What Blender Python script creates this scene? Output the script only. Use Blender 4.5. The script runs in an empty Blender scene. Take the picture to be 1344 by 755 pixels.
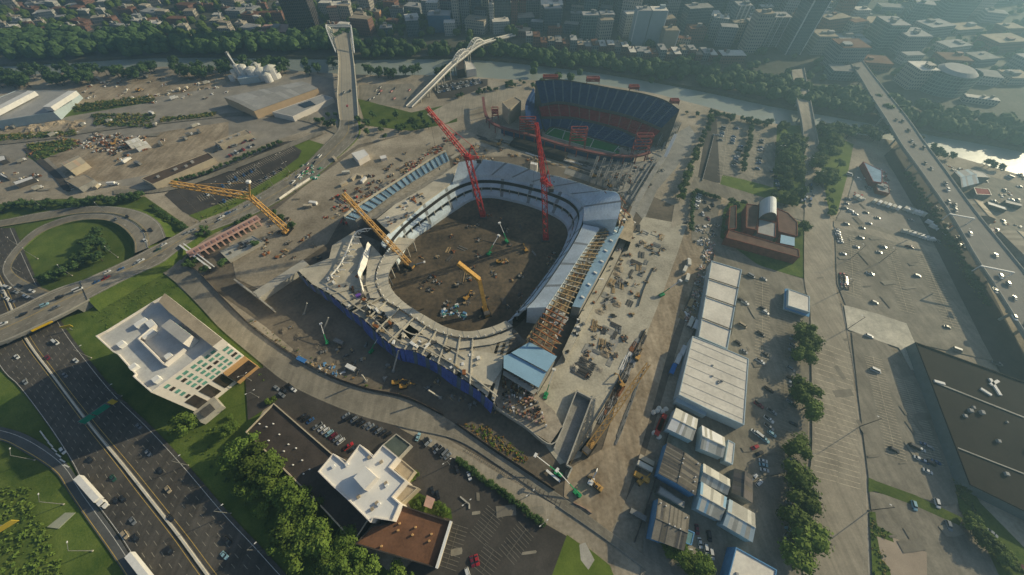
SUNAZ, SUNEL, SUNSTR, SKYSTR, EXPO = 24.7, 22.5, 5.0, 0.098, 0.32
HAZE, HAZECOL, HAZEG = 0.00058, (0.24, 0.41, 0.54), 0.46
import bpy, math, random
from mathutils import Vector, Matrix
R = random.Random(11)
S = bpy.context.scene
COL = S.collection
# ------------------------------------------------------------------ camera model (metres; camera over the origin)
F = 470.0; TH = math.atan(F / 345.0); H = 214.0
CT, ST = math.cos(TH), math.sin(TH)
def g(px, py, z=0.0):
    u = (px - 672) / F; v = (py - 377.5) / F
    rx, ry, rz = u, CT - v * ST, -ST - v * CT
    t = (z - H) / rz
    return Vector((rx * t, ry * t, z))
def proj(p):
    x, y, z = p[0], p[1], p[2] - H
    d = y * CT - z * ST; up = y * ST + z * CT
    if d < 1: return (-9999, 9999)
    return (672 + F * x / d, 377.5 - F * up / d)
def gs(pts, z=0.0):
    return [g(p[0], p[1], p[2] if len(p) > 2 else z) for p in pts]
def cr(pts, n):
    """n points along a Catmull-Rom curve through pts, even in arc length"""
    pts = [Vector(p) for p in pts]
    if len(pts) == 2:
        dense = [pts[0].lerp(pts[1], i / 40) for i in range(41)]
    else:
        P = [pts[0] * 2 - pts[1]] + pts + [pts[-1] * 2 - pts[-2]]
        dense = []
        for i in range(1, len(P) - 2):
            a, b, c, d = P[i - 1:i + 3]
            for k in range(16):
                t = k / 16
                dense.append(0.5 * ((2 * b) + (c - a) * t + (2 * a - 5 * b + 4 * c - d) * t * t + (3 * b - a - 3 * c + d) * t ** 3))
        dense.append(pts[-1])
    L = [0]
    for a, b in zip(dense, dense[1:]): L.append(L[-1] + (b - a).length)
    out = []; j = 0
    for i in range(n):
        s = L[-1] * i / (n - 1)
        while j < len(L) - 2 and L[j + 1] < s: j += 1
        w = (s - L[j]) / max(1e-9, L[j + 1] - L[j])
        out.append(dense[j].lerp(dense[j + 1], min(1, max(0, w))))
    return out
def length(pts): return sum((Vector(b) - Vector(a)).length for a, b in zip(pts, pts[1:]))
def ang(a, b): return math.atan2(b[1] - a[1], b[0] - a[0])
def inside(p, poly):
    x, y = p[0], p[1]; c = False; j = len(poly) - 1
    for i in range(len(poly)):
        xi, yi = poly[i][0], poly[i][1]; xj, yj = poly[j][0], poly[j][1]
        if (yi > y) != (yj > y) and x < (xj - xi) * (y - yi) / (yj - yi) + xi: c = not c
        j = i
    return c
# ------------------------------------------------------------------ materials
MATS = {}
def M(name, c, rough=0.85, var=0.22, s=0.25, s2=2.2, c2=None, bump=0.0, metal=0.0, spec=0.12, big=0.0, objvar=0.0, streak=0.0, sdir=(.9, .05)):
    """one surface: base colour broken up by two noises in world metres"""
    if name in MATS: return MATS[name]
    m = bpy.data.materials.new(name); m.use_nodes = True
    nt = m.node_tree; N = nt.nodes; Lk = nt.links
    b = N['Principled BSDF']; b.inputs['Roughness'].default_value = rough
    b.inputs['Metallic'].default_value = metal; b.inputs['Specular IOR Level'].default_value = spec
    geo = N.new('ShaderNodeNewGeometry')
    n1 = N.new('ShaderNodeTexNoise'); n1.inputs['Scale'].default_value = s; n1.inputs['Detail'].default_value = 6; n1.inputs['Roughness'].default_value = 0.62
    n2 = N.new('ShaderNodeTexNoise'); n2.inputs['Scale'].default_value = s2; n2.inputs['Detail'].default_value = 3
    Lk.new(geo.outputs['Position'], n1.inputs['Vector']); Lk.new(geo.outputs['Position'], n2.inputs['Vector'])
    mx = N.new('ShaderNodeMath'); mx.operation = 'MULTIPLY_ADD'; mx.inputs[1].default_value = 0.65
    m2 = N.new('ShaderNodeMath'); m2.operation = 'MULTIPLY'; m2.inputs[1].default_value = 0.35
    Lk.new(n1.outputs['Fac'], mx.inputs[0]); Lk.new(n2.outputs['Fac'], m2.inputs[0]); Lk.new(m2.outputs[0], mx.inputs[2])
    r = N.new('ShaderNodeValToRGB')
    hi = c2 if c2 else tuple(min(1, x * (1 + var)) for x in c)
    lo = c if c2 else tuple(x * (1 - var) for x in c)
    r.color_ramp.elements[0].position = 0.36; r.color_ramp.elements[1].position = 0.64
    r.color_ramp.elements[0].color = (*lo, 1); r.color_ramp.elements[1].color = (*hi, 1)
    Lk.new(mx.outputs[0], r.inputs[0]); out = r.outputs['Color']
    if big > 0:
        n3 = N.new('ShaderNodeTexNoise'); n3.inputs['Scale'].default_value = s * 0.14; n3.inputs['Detail'].default_value = 4
        Lk.new(geo.outputs['Position'], n3.inputs['Vector'])
        mr = N.new('ShaderNodeMapRange'); mr.inputs[1].default_value = 0.3; mr.inputs[2].default_value = 0.7
        mr.inputs[3].default_value = 1 - big; mr.inputs[4].default_value = 1 + big
        Lk.new(n3.outputs['Fac'], mr.inputs[0])
        vm = N.new('ShaderNodeVectorMath'); vm.operation = 'SCALE'
        Lk.new(out, vm.inputs[0]); Lk.new(mr.outputs[0], vm.inputs['Scale']); out = vm.outputs[0]
    if streak > 0:   # wheel wear: noise drawn out along the driving direction, plus small stains
        mp = N.new('ShaderNodeMapping'); mp.vector_type = 'POINT'; mp.inputs['Scale'].default_value = (sdir[0], sdir[1], .2); mp.inputs['Rotation'].default_value = (0, 0, sdir[2] if len(sdir) > 2 else 0)
        Lk.new(geo.outputs['Position'], mp.inputs[0])
        n4 = N.new('ShaderNodeTexNoise'); n4.inputs['Scale'].default_value = 1.0; n4.inputs['Detail'].default_value = 3; Lk.new(mp.outputs[0], n4.inputs['Vector'])
        n5 = N.new('ShaderNodeTexVoronoi'); n5.inputs['Scale'].default_value = .11; Lk.new(geo.outputs['Position'], n5.inputs['Vector'])
        mr = N.new('ShaderNodeMapRange'); mr.inputs[1].default_value = 0.3; mr.inputs[2].default_value = 0.7; mr.inputs[3].default_value = 1 - streak; mr.inputs[4].default_value = 1 + streak
        Lk.new(n4.outputs['Fac'], mr.inputs[0])
        m5 = N.new('ShaderNodeMapRange'); m5.inputs[1].default_value = 0.0; m5.inputs[2].default_value = 0.10; m5.inputs[3].default_value = 1 - streak * 1.1; m5.inputs[4].default_value = 1.0
        Lk.new(n5.outputs['Distance'], m5.inputs[0])
        mm = N.new('ShaderNodeMath'); mm.operation = 'MULTIPLY'; Lk.new(mr.outputs[0], mm.inputs[0]); Lk.new(m5.outputs[0], mm.inputs[1])
        vm = N.new('ShaderNodeVectorMath'); vm.operation = 'SCALE'; Lk.new(out, vm.inputs[0]); Lk.new(mm.outputs[0], vm.inputs['Scale']); out = vm.outputs[0]
    if objvar > 0:
        oi = N.new('ShaderNodeObjectInfo'); mr = N.new('ShaderNodeMapRange')
        mr.inputs[3].default_value = 1 - objvar; mr.inputs[4].default_value = 1 + objvar
        Lk.new(oi.outputs['Random'], mr.inputs[0])
        vm = N.new('ShaderNodeVectorMath'); vm.operation = 'SCALE'
        Lk.new(out, vm.inputs[0]); Lk.new(mr.outputs[0], vm.inputs['Scale']); out = vm.outputs[0]
    Lk.new(out, b.inputs['Base Color'])
    if bump > 0:
        bp = N.new('ShaderNodeBump'); bp.inputs['Strength'].default_value = bump; bp.inputs['Distance'].default_value = 0.6
        Lk.new(mx.outputs[0], bp.inputs['Height']); Lk.new(bp.outputs[0], b.inputs['Normal'])
    MATS[name] = m
    return m
def MF(name, wall, glass, w=3.0, h=3.6, mort=1.1, rough=0.6):
    """facade: rows of panes set in wall, laid out in metres along each wall"""
    if name in MATS: return MATS[name]
    m = bpy.data.materials.new(name); m.use_nodes = True
    nt = m.node_tree; N = nt.nodes; Lk = nt.links
    b = N['Principled BSDF']
    geo = N.new('ShaderNodeNewGeometry')
    cx = N.new('ShaderNodeVectorMath'); cx.operation = 'CROSS_PRODUCT'; cx.inputs[1].default_value = (0, 0, 1)
    Lk.new(geo.outputs['Normal'], cx.inputs[0])
    dt = N.new('ShaderNodeVectorMath'); dt.operation = 'DOT_PRODUCT'
    Lk.new(cx.outputs[0], dt.inputs[0]); Lk.new(geo.outputs['Position'], dt.inputs[1])
    sp = N.new('ShaderNodeSeparateXYZ'); Lk.new(geo.outputs['Position'], sp.inputs[0])
    cb = N.new('ShaderNodeCombineXYZ'); Lk.new(dt.outputs['Value'], cb.inputs[0]); Lk.new(sp.outputs['Z'], cb.inputs[1])
    br = N.new('ShaderNodeTexBrick'); br.offset = 0.0; br.inputs['Scale'].default_value = 1.0
    br.inputs['Brick Width'].default_value = w; br.inputs['Row Height'].default_value = h
    br.inputs['Mortar Size'].default_value = mort * 0.5; br.inputs['Mortar Smooth'].default_value = 0.1
    br.inputs['Color1'].default_value = (*glass, 1); br.inputs['Color2'].default_value = (*[x * 0.6 for x in glass], 1)
    br.inputs['Mortar'].default_value = (*wall, 1)
    Lk.new(cb.outputs[0], br.inputs['Vector'])
    Lk.new(br.outputs['Color'], b.inputs['Base Color'])
    mr = N.new('ShaderNodeMapRange'); mr.inputs[3].default_value = 0.18; mr.inputs[4].default_value = rough
    Lk.new(br.outputs['Fac'], mr.inputs[0]); Lk.new(mr.outputs[0], b.inputs['Roughness'])
    MATS[name] = m
    return m
# ------------------------------------------------------------------ mesh builder
ABS = {}
class MB:
    def __init__(s): s.v = []; s.f = []; s.mi = []; s.mats = []
    def _m(s, m):
        if m not in s.mats: s.mats.append(m)
        return s.mats.index(m)
    def face(s, pts, m):
        i = len(s.v); s.v += [tuple(p) for p in pts]; s.f.append(tuple(range(i, i + len(pts)))); s.mi.append(s._m(m))
    def grid(s, rows, m, closed=False):
        """rows: list of equal-length point lists"""
        i0 = len(s.v); n = len(rows[0]); k = s._m(m)
        for r in rows: s.v += [tuple(p) for p in r]
        for a in range(len(rows) - 1):
            for b in range(n if closed else n - 1):
                c = (b + 1) % n
                s.f.append((i0 + a * n + b, i0 + a * n + c, i0 + (a + 1) * n + c, i0 + (a + 1) * n + b)); s.mi.append(k)
    def prism(s, poly, z0, z1, m, mtop=None, bottom=False, top=True):
        P = [(p[0], p[1]) for p in poly]
        if sum(a[0] * b[1] - b[0] * a[1] for a, b in zip(P, P[1:] + P[:1])) < 0: P.reverse()
        n = len(P); i0 = len(s.v)
        s.v += [(x, y, z0) for x, y in P] + [(x, y, z1) for x, y in P]
        k = s._m(m)
        for i in range(n):
            j = (i + 1) % n; s.f.append((i0 + i, i0 + j, i0 + n + j, i0 + n + i)); s.mi.append(k)
        if top: s.f.append(tuple(i0 + n + i for i in range(n))); s.mi.append(s._m(mtop or m))
        if bottom: s.f.append(tuple(i0 + i for i in reversed(range(n)))); s.mi.append(k)
    def box(s, c, size, m, rz=0.0, taper=1.0, mtop=None):
        """c = centre of the base"""
        ca, sa = math.cos(rz), math.sin(rz); hx, hy = size[0] / 2, size[1] / 2
        i0 = len(s.v)
        for z, t in ((0, 1.0), (size[2], taper)):
            for x, y in ((-hx, -hy), (hx, -hy), (hx, hy), (-hx, hy)):
                s.v.append((c[0] + (x * ca - y * sa) * t, c[1] + (x * sa + y * ca) * t, c[2] + z))
        for q in ((0, 1, 5, 4), (1, 2, 6, 5), (2, 3, 7, 6), (3, 0, 4, 7), (3, 2, 1, 0)):
            s.f.append(tuple(i0 + x for x in q)); s.mi.append(s._m(m))
        s.f.append((i0 + 4, i0 + 5, i0 + 6, i0 + 7)); s.mi.append(s._m(mtop or m))
    def beam(s, a, b, w, m, h=None):
        a, b = Vector(a), Vector(b); d = (b - a)
        if d.length < 1e-6: return
        d.normalize(); up = Vector((0, 0, 1)) if abs(d.z) < 0.95 else Vector((1, 0, 0))
        x = d.cross(up).normalized() * w / 2; y = x.cross(d).normalized() * (h or w) / 2
        i0 = len(s.v)
        for p in (a, b):
            for q in (-x - y, x - y, x + y, -x + y): s.v.append(tuple(p + q))
        for q in ((0, 1, 5, 4), (1, 2, 6, 5), (2, 3, 7, 6), (3, 0, 4, 7), (3, 2, 1, 0), (4, 5, 6, 7)):
            s.f.append(tuple(i0 + k for k in q)); s.mi.append(s._m(m))
    def tube(s, a, b, r0, r1, m, n=8, cap=True):
        a, b = Vector(a), Vector(b); d = (b - a).normalized()
        up = Vector((0, 0, 1)) if abs(d.z) < 0.95 else Vector((1, 0, 0))
        x = d.cross(up).normalized(); y = x.cross(d)
        rows = [[p + x * r * math.cos(2 * math.pi * i / n) + y * r * math.sin(2 * math.pi * i / n) for i in range(n)] for p, r in ((a, r0), (b, r1))]
        s.grid(rows, m, True)
        if cap: s.face(rows[1], m)
    def lattice(s, a, b, w, m, bay=None, t=0.35, w1=None):
        """four chords with zig-zag lacing"""
        a, b = Vector(a), Vector(b); d = b - a; L = d.length; d.normalize()
        up = Vector((0, 0, 1)) if abs(d.z) < 0.95 else Vector((0, 1, 0))
        x = d.cross(up).normalized(); y = x.cross(d).normalized()
        w1 = w1 or w; n = max(2, int(L / (bay or w)))
        def ring(k):
            u = k / n; ww = (w + (w1 - w) * u) / 2; p = a + d * L * u
            return [p - x * ww - y * ww, p + x * ww - y * ww, p + x * ww + y * ww, p - x * ww + y * ww]
        r0, r1 = ring(0), ring(n)
        for i in range(4): s.beam(r0[i], r1[i], t, m)
        for k in range(n):
            A, B = ring(k), ring(k + 1)
            for i in range(4):
                j = (i + 1) % 4
                if k % 2: s.beam(A[i], B[j], t * 0.6, m)
                else: s.beam(A[j], B[i], t * 0.6, m)
    def build(s, name, parent=None, loc=None, smooth=False):
        o0 = ABS.get(parent.name, Vector()) if parent is not None else (Vector(loc) if loc is not None else Vector())
        me = bpy.data.meshes.new(name)
        me.from_pydata([(v[0] - o0[0], v[1] - o0[1], v[2] - o0[2]) for v in s.v], [], s.f)
        for m in s.mats: me.materials.append(m)
        me.polygons.foreach_set('material_index', s.mi)
        if smooth: me.polygons.foreach_set('use_smooth', [True] * len(s.f))
        me.update()
        o = bpy.data.objects.new(name, me); COL.objects.link(o)
        if parent is not None: o.parent = parent
        else: o.location = o0
        ABS[o.name] = o0.copy()
        return o
    def bbox(s):
        xs = [v[0] for v in s.v]; ys = [v[1] for v in s.v]; zs = [v[2] for v in s.v]
        return (min(xs) + max(xs)) / 2, (min(ys) + max(ys)) / 2, min(zs)
# ------------------------------------------------------------------ things
TAGGED = []
def tag(o, label, cat, group=None):
    o['label'] = label; o['category'] = cat
    if group: o['group'] = group
    TAGGED.append(o); return o
def thing(name, label, cat, loc=(0, 0, 0), group=None, rz=0.0):
    o = bpy.data.objects.new(name, None); COL.objects.link(o); o.empty_display_size = 0.5
    o.location = loc; o.rotation_euler = (0, 0, rz); ABS[o.name] = Vector(loc)
    return tag(o, label, cat, group)
def single(mb, name, label, cat, group=None, smooth=False):
    o = mb.build(name, None, mb.bbox(), smooth); return tag(o, label, cat, group)
def struct(mb, name, label=None, kind='structure'):
    o = mb.build(name, None, None); o['kind'] = kind
    o['label'] = label or name.replace('_', ' '); o['category'] = name.replace('_', ' ').split(' ')[-1]
    return o
def dup(src, loc, rz=0.0, label=None, cat=None, group=None, scale=None, mats=None):
    """copy of a thing with its parts (and their sub-parts); mats: {old material name: new material} for the copy"""
    def one(o, parent):
        c = o.copy(); COL.objects.link(c); c.parent = parent
        if mats and c.type == 'MESH':
            for sl in c.material_slots:
                if sl.material and sl.material.name in mats:
                    nm = mats[sl.material.name]; sl.link = 'OBJECT'; sl.material = nm
        for ch in KIDS.get(o.name, ()): one(ch, c)
        return c
    r = one(src, None); r.location = loc; r.rotation_euler = (0, 0, rz)
    if scale: r.scale = (scale,) * 3 if isinstance(scale, (int, float)) else scale
    return tag(r, label, cat, group)
KIDS = {}
def protokids(o):
    KIDS[o.name] = [c for c in COL.objects if c.parent == o]
    for c in KIDS[o.name]: KIDS[c.name] = [d for d in COL.objects if d.parent == c]
    return o
ZL = [0.02]
def nz():
    ZL[0] += 0.012; return ZL[0]
def patch(name, px, m, label=None, kind='structure', smooth_n=0):
    z = nz(); P = [g(a, b, 0) for a, b in px]
    if smooth_n: P = cr(P + [P[0]], smooth_n)[:-1]
    mb = MB(); mb.face([(p[0], p[1], z) for p in P], m)
    if sum(a[0] * b[1] - b[0] * a[1] for a, b in zip(P, P[1:] + P[:1])) < 0: mb.f[0] = tuple(reversed(mb.f[0]))
    return struct(mb, name, label, kind)
def strip(name, Lp, Rp, m, n=40, z=None, label=None, smooth=True):
    """road sheet between two edge lines given as picture points on the ground; returns the two world edges"""
    z = nz() if z is None else z
    A = cr(gs(Lp), n) if smooth else [g(*p) for p in Lp]; B = cr(gs(Rp), n) if smooth else [g(*p) for p in Rp]
    mb = MB(); mb.grid([[(p[0], p[1], z) for p in B], [(p[0], p[1], z) for p in A]], m)
    struct(mb, name, label)
    return A, B
def line(mb, pts, w, m, dash=None, z=None):
    """painted line along world points"""
    z = ZL[0] + 0.012 if z is None else z
    for a, b in zip(pts, pts[1:]):
        a = Vector((a[0], a[1], 0)); b = Vector((b[0], b[1], 0)); d = b - a; L = d.length
        if L < 1e-4: continue
        d /= L; nrm = Vector((-d.y, d.x, 0)) * w / 2
        segs = [(0, L)]
        if dash:
            segs = []; s = 0
            while s < L: segs.append((s, min(L, s + dash[0]))); s += dash[0] + dash[1]
        for s0, s1 in segs:
            p, q = a + d * s0, a + d * s1
            mb.face([(p.x + nrm.x, p.y + nrm.y, z), (p.x - nrm.x, p.y - nrm.y, z), (q.x - nrm.x, q.y - nrm.y, z), (q.x + nrm.x, q.y + nrm.y, z)], m)
def between(A, B, f): return [a.lerp(b, f) for a, b in zip(A, B)]
def kerb(mb, pts, w, h, m, z0=0.0):
    for a, b in zip(pts, pts[1:]):
        a = Vector((a[0], a[1], z0)); b = Vector((b[0], b[1], z0)); d = (b - a)
        if d.length < 1e-4: continue
        d.normalize(); n_ = Vector((-d.y, d.x, 0)) * w / 2
        mb.prism([a + n_, a - n_, b - n_, b + n_], z0, z0 + h, m)
# ------------------------------------------------------------------ palette
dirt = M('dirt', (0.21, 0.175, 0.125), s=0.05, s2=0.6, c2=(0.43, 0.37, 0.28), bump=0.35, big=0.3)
dirt_red = M('dirt_red', (0.22, 0.165, 0.105), s=0.06, s2=0.5, c2=(0.44, 0.36, 0.255), bump=0.4, big=0.25, streak=.18, sdir=(.35, .04, -.5))
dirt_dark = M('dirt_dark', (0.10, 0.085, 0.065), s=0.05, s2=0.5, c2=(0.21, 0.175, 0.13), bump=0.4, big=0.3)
gravel = M('gravel', (0.22, 0.195, 0.16), s=0.08, s2=1.2, c2=(0.36, 0.325, 0.27), bump=0.2, big=0.2)
pale_pad = M('pale_pad', (0.30, 0.27, 0.21), s=0.06, s2=0.8, c2=(0.54, 0.495, 0.39), bump=0.15, big=0.15)
asphalt = M('asphalt', (0.078, 0.070, 0.060), var=0.28, s=0.12, s2=1.5, big=0.25, streak=.2, sdir=(.5, .03, .62))
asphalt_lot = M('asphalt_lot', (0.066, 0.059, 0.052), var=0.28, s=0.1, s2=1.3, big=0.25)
asphalt_old = M('asphalt_old', (0.23, 0.205, 0.16), var=0.24, s=0.1, s2=1.2, big=0.22, streak=.16, sdir=(.35, .05, .15))
asphalt_pale = M('asphalt_pale', (0.32, 0.28, 0.215), var=0.2, s=0.1, s2=1.2, big=0.15, streak=.14, sdir=(.6, .025, .08))
concrete = M('concrete', (0.40, 0.375, 0.32), var=0.18, s=0.2, s2=1.4, big=0.12)
concrete_d = M('concrete_d', (0.26, 0.25, 0.225), var=0.25, s=0.15, s2=1.2, big=0.2)
deck_c = M('deck_c', (0.50, 0.45, 0.35), var=0.2, s=0.12, s2=0.9, big=0.2)
bowl_skylit_c = M('bowl_skylit_c', (0.55, 0.62, 0.66), var=0.16, s=0.1, s2=0.8, big=0.15)  # tier concrete with the blue of skylit shade put into its colour
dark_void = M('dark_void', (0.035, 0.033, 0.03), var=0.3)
blue_wrap = M('blue_wrap', (0.06, 0.10, 0.34), var=0.45, s=0.15, s2=1.0, rough=0.5, spec=0.4)
blue_form = M('blue_form', (0.22, 0.33, 0.43), var=0.25, s=0.25, s2=1.2)
blue_roof = M('blue_roof', (0.26, 0.42, 0.54), var=0.1, s=0.1, s2=1.0, rough=0.6)
timber = M('timber', (0.36, 0.26, 0.14), var=0.35, s=0.4, s2=2)
rust = M('rust', (0.25, 0.10, 0.04), var=0.45, s=0.3, s2=1.8)
steel = M('steel', (0.22, 0.22, 0.21), var=0.25, s=0.5, rough=0.55, metal=0.3)
steel_d = M('steel_d', (0.09, 0.085, 0.08), var=0.3, s=0.5, rough=0.6)
white = M('white', (0.74, 0.72, 0.68), var=0.08, s=0.3, rough=0.6)
white_roof = M('white_roof', (0.68, 0.63, 0.54), var=0.17, s=0.08, s2=0.7, big=0.06)
white_wall = M('white_wall', (0.70, 0.64, 0.57), var=0.07, s=0.2, s2=1.0)
cool_wall = M('cool_wall', (0.42, 0.50, 0.53), var=0.1, s=0.3)
tan_wall = M('tan_wall', (0.50, 0.30, 0.13), var=0.12, s=0.3)
beige = M('beige', (0.48, 0.41, 0.30), var=0.15, s=0.2)
brick = M('brick', (0.20, 0.065, 0.04), var=0.3, s=0.4, s2=2.4)
roof_grey = M('roof_grey', (0.36, 0.35, 0.33), var=0.14, s=0.15, s2=1.2, big=0.15)
roof_dark = M('roof_dark', (0.062, 0.05, 0.042), var=0.3, s=0.12, s2=1.0, big=0.3)
roof_brown = M('roof_brown', (0.17, 0.085, 0.048), var=0.25, s=0.12, s2=1.0, big=0.25)
roof_tan = M('roof_tan', (0.34, 0.28, 0.20), var=0.18, s=0.15, s2=1.2, big=0.15)
tin_a = M('tin_a', (0.14, 0.125, 0.10), var=0.22, s=0.25, s2=2)
tin_b = M('tin_b', (0.225, 0.20, 0.16), var=0.22, s=0.25, s2=2)
tin_w = M('tin_w', (0.62, 0.59, 0.50), var=0.1, s=0.3, s2=2)
tin_x = M('tin_x', (0.42, 0.40, 0.34), var=0.14, s=0.3, s2=2)
blue_wall = M('blue_wall', (0.12, 0.27, 0.46), var=0.15, s=0.4)
blue_box = M('blue_box', (0.05, 0.17, 0.42), var=0.15, s=0.6)
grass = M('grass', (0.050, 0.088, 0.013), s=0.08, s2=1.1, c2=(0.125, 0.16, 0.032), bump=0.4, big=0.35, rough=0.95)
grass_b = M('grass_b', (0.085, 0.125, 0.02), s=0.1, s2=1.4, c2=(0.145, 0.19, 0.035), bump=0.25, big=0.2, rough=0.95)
scrub = M('scrub', (0.06, 0.065, 0.022), s=0.15, s2=0.9, c2=(0.20, 0.155, 0.07), bump=0.6, big=0.2, rough=0.95)
turf = M('turf', (0.03, 0.16, 0.04), var=0.2, s=0.2)
paint_w = M('paint_w', (0.62, 0.60, 0.54), var=0.25, s=0.8, s2=3)
paint_d = M('paint_d', (0.19, 0.175, 0.145), var=0.3, s=0.8)
paint_l = M('paint_l', (0.52, 0.45, 0.33), var=0.4, s=0.5, s2=3)
paint_y = M('paint_y', (0.55, 0.38, 0.10), var=0.2, s=0.8)
paint_f = M('paint_f', (0.30, 0.275, 0.22), var=0.3, s=0.6, s2=3)
red_steel = M('red_steel', (0.40, 0.04, 0.04), var=0.4, s=0.5, rough=0.5)
red_old = M('red_old', (0.27, 0.06, 0.05), var=0.25, s=0.3)
seat_blue = M('seat_blue', (0.018, 0.05, 0.14), var=0.3, s=0.3, s2=1.4)
roof_black = M('roof_black', (0.020, 0.017, 0.013), var=.3, s=.1, s2=1.0, big=.35)
hall_wall = M('hall_wall', (0.15, 0.18, 0.18), var=.15)
seat_red = M('seat_red', (0.26, 0.014, 0.026), var=0.3, s=0.3, s2=1.4)
aisle_m = M('aisle_m', (0.13, 0.17, 0.22), var=0.2)
plant_y = M('plant_y', (0.42, 0.24, 0.06), var=0.2, s=0.5, rough=0.6)
crane_y = M('crane_y', (0.52, 0.29, 0.07), var=0.35, s=0.5, rough=0.5)
crane_o = M('crane_o', (0.48, 0.28, 0.09), var=0.35, s=0.5, rough=0.5)
lift_g = M('lift_g', (0.03, 0.26, 0.10), var=0.2, s=0.6, rough=0.5)
sign_g = M('sign_g', (0.01, 0.22, 0.15), var=0.1, s=0.6, rough=0.5)
red_box = M('red_box', (0.42, 0.06, 0.045), var=0.2, s=0.6)
pink = M('pink', (0.52, 0.33, 0.27), var=0.15, s=0.3)
tarp = M('tarp', (0.80, 0.76, 0.68), var=0.1, s=0.3)
purple = M('purple', (0.16, 0.07, 0.35), var=0.1)
glass_g = M('glass_g', (0.12, 0.30, 0.24), var=0.35, s=0.6, rough=0.15, spec=0.6)
glass_k = M('glass_k', (0.045, 0.036, 0.03), var=0.4, s=0.3, rough=0.2, spec=0.6)
glass_d = M('glass_d', (0.02, 0.025, 0.03), var=0.2, rough=0.08, spec=0.7)
tyre = M('tyre', (0.018, 0.018, 0.018), var=0.1)
bark = M('bark', (0.07, 0.05, 0.035), var=0.25, s=1.5)
leaf_a = M('leaf_a', (0.055, 0.092, 0.014), s=0.35, s2=1.2, c2=(0.12, 0.165, 0.03), rough=0.75, objvar=0.4)
leaf_b = M('leaf_b', (0.055, 0.10, 0.016), s=0.35, s2=1.2, c2=(0.14, 0.20, 0.035), rough=0.75, objvar=0.2)
leaf_c = M('leaf_c', (0.028, 0.06, 0.02), s=0.2, s2=0.8, c2=(0.075, 0.12, 0.034), rough=0.8, objvar=0.25)
CAR = {}
for nme, cc in (('white', (0.60, 0.60, 0.58)), ('silver', (0.23, 0.245, 0.255)), ('grey', (0.16, 0.17, 0.18)), ('black', (0.018, 0.018, 0.02)),
                ('red', (0.35, 0.02, 0.025)), ('blue', (0.03, 0.09, 0.22)), ('tan', (0.36, 0.29, 0.19)), ('pale blue', (0.25, 0.42, 0.48)), ('dark green', (0.02, 0.07, 0.05)),
                ('maroon', (0.14, 0.015, 0.03)), ('yellow', (0.65, 0.40, 0.03))):
    CAR[nme] = M('paint ' + nme, cc, rough=0.3, var=0.03, spec=0.5)
# ------------------------------------------------------------------ prototypes (copied, then removed at the end)
PROTO = []
def proto_thing(name):
    o = bpy.data.objects.new(name, None); COL.objects.link(o); ABS[o.name] = Vector(); PROTO.append(o); return o
def make_car(kind, wheels):
    L, W, hh, ht, c0, c1, r0, r1 = {  # length, width, waist, roof height, cabin base from/to, roof from/to (x, front +)
        'car': (4.6, 1.85, 0.92, 1.43, -1.75, 1.05, -1.05, 0.25), 'suv': (4.8, 1.95, 1.08, 1.75, -2.3, 1.15, -2.0, 0.5),
        'pickup truck': (5.7, 2.0, 1.1, 1.82, -0.35, 1.45, -0.15, 0.85), 'van': (5.6, 2.05, 1.15, 2.2, -2.75, 2.2, -2.7, 1.5)}[kind]
    t = proto_thing(kind.replace(' ', '_')); p = CAR['white']
    b = MB(); hx, hy = L / 2, W / 2
    st = [(-hx, 0.80 * hy, 0.42, hh * 0.86), (-hx + 0.18, 0.95 * hy, 0.3, hh * 0.98), (-hx * 0.5, hy, 0.26, hh), (0.2, hy, 0.26, hh),
          (hx * 0.5, hy, 0.26, hh * 0.98), (hx - 0.35, 0.95 * hy, 0.3, hh * 0.84), (hx, 0.76 * hy, 0.42, hh * 0.68)]
    rows = [[(x, -w, z0), (x, -w * 1.0, z0 + (z1 - z0) * .72), (x, -w * .88, z1), (x, w * .88, z1), (x, w, z0 + (z1 - z0) * .72), (x, w, z0)] for x, w, z0, z1 in st]
    b.grid(rows, p); b.face(list(reversed(rows[0])), p); b.face(rows[-1], p)
    rw = 0.70 * W / 2
    b.prism([(r0, -rw), (r1, -rw), (r1, rw), (r0, rw)], ht - 0.07, ht, p)
    if kind == 'pickup truck':
        b.box((-1.55, 0, hh - 0.02), (2.1, 1.55, 0.03), tyre)
    b.build('body', t)
    k = MB(); bw = 0.86 * W / 2
    lo = [(c0, -bw, hh - .03), (c1, -bw, hh - .03), (c1, bw, hh - .03), (c0, bw, hh - .03)]
    hi = [(r0, -rw, ht - .06), (r1, -rw, ht - .06), (r1, rw, ht - .06), (r0, rw, ht - .06)]
    k.grid([lo, hi], glass_d, True); k.face(hi, glass_d)
    k.build('windows', t)
    if wheels:
        for sx in (-.31, .31):
            for sy in (-1, 1):
                w = MB(); w.tube((sx * L, sy * (hy - .2), .33), (sx * L, sy * (hy + .02), .33), .33, .33, tyre, 10); w.build('wheel', t)
    return protokids(t)
CARS = {(k, n): make_car(k, n) for k in ('car', 'suv', 'pickup truck', 'van') for n in (True, False)}
CAT = {'car': 'car', 'suv': 'suv', 'pickup truck': 'pickup', 'van': 'van'}
CLIST = ['white'] * 6 + ['silver'] * 6 + ['grey'] * 5 + ['black'] * 6 + ['red'] * 2 + ['blue'] * 2 + ['tan', 'maroon', 'pale blue', 'dark green']
TAKEN = []
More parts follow.
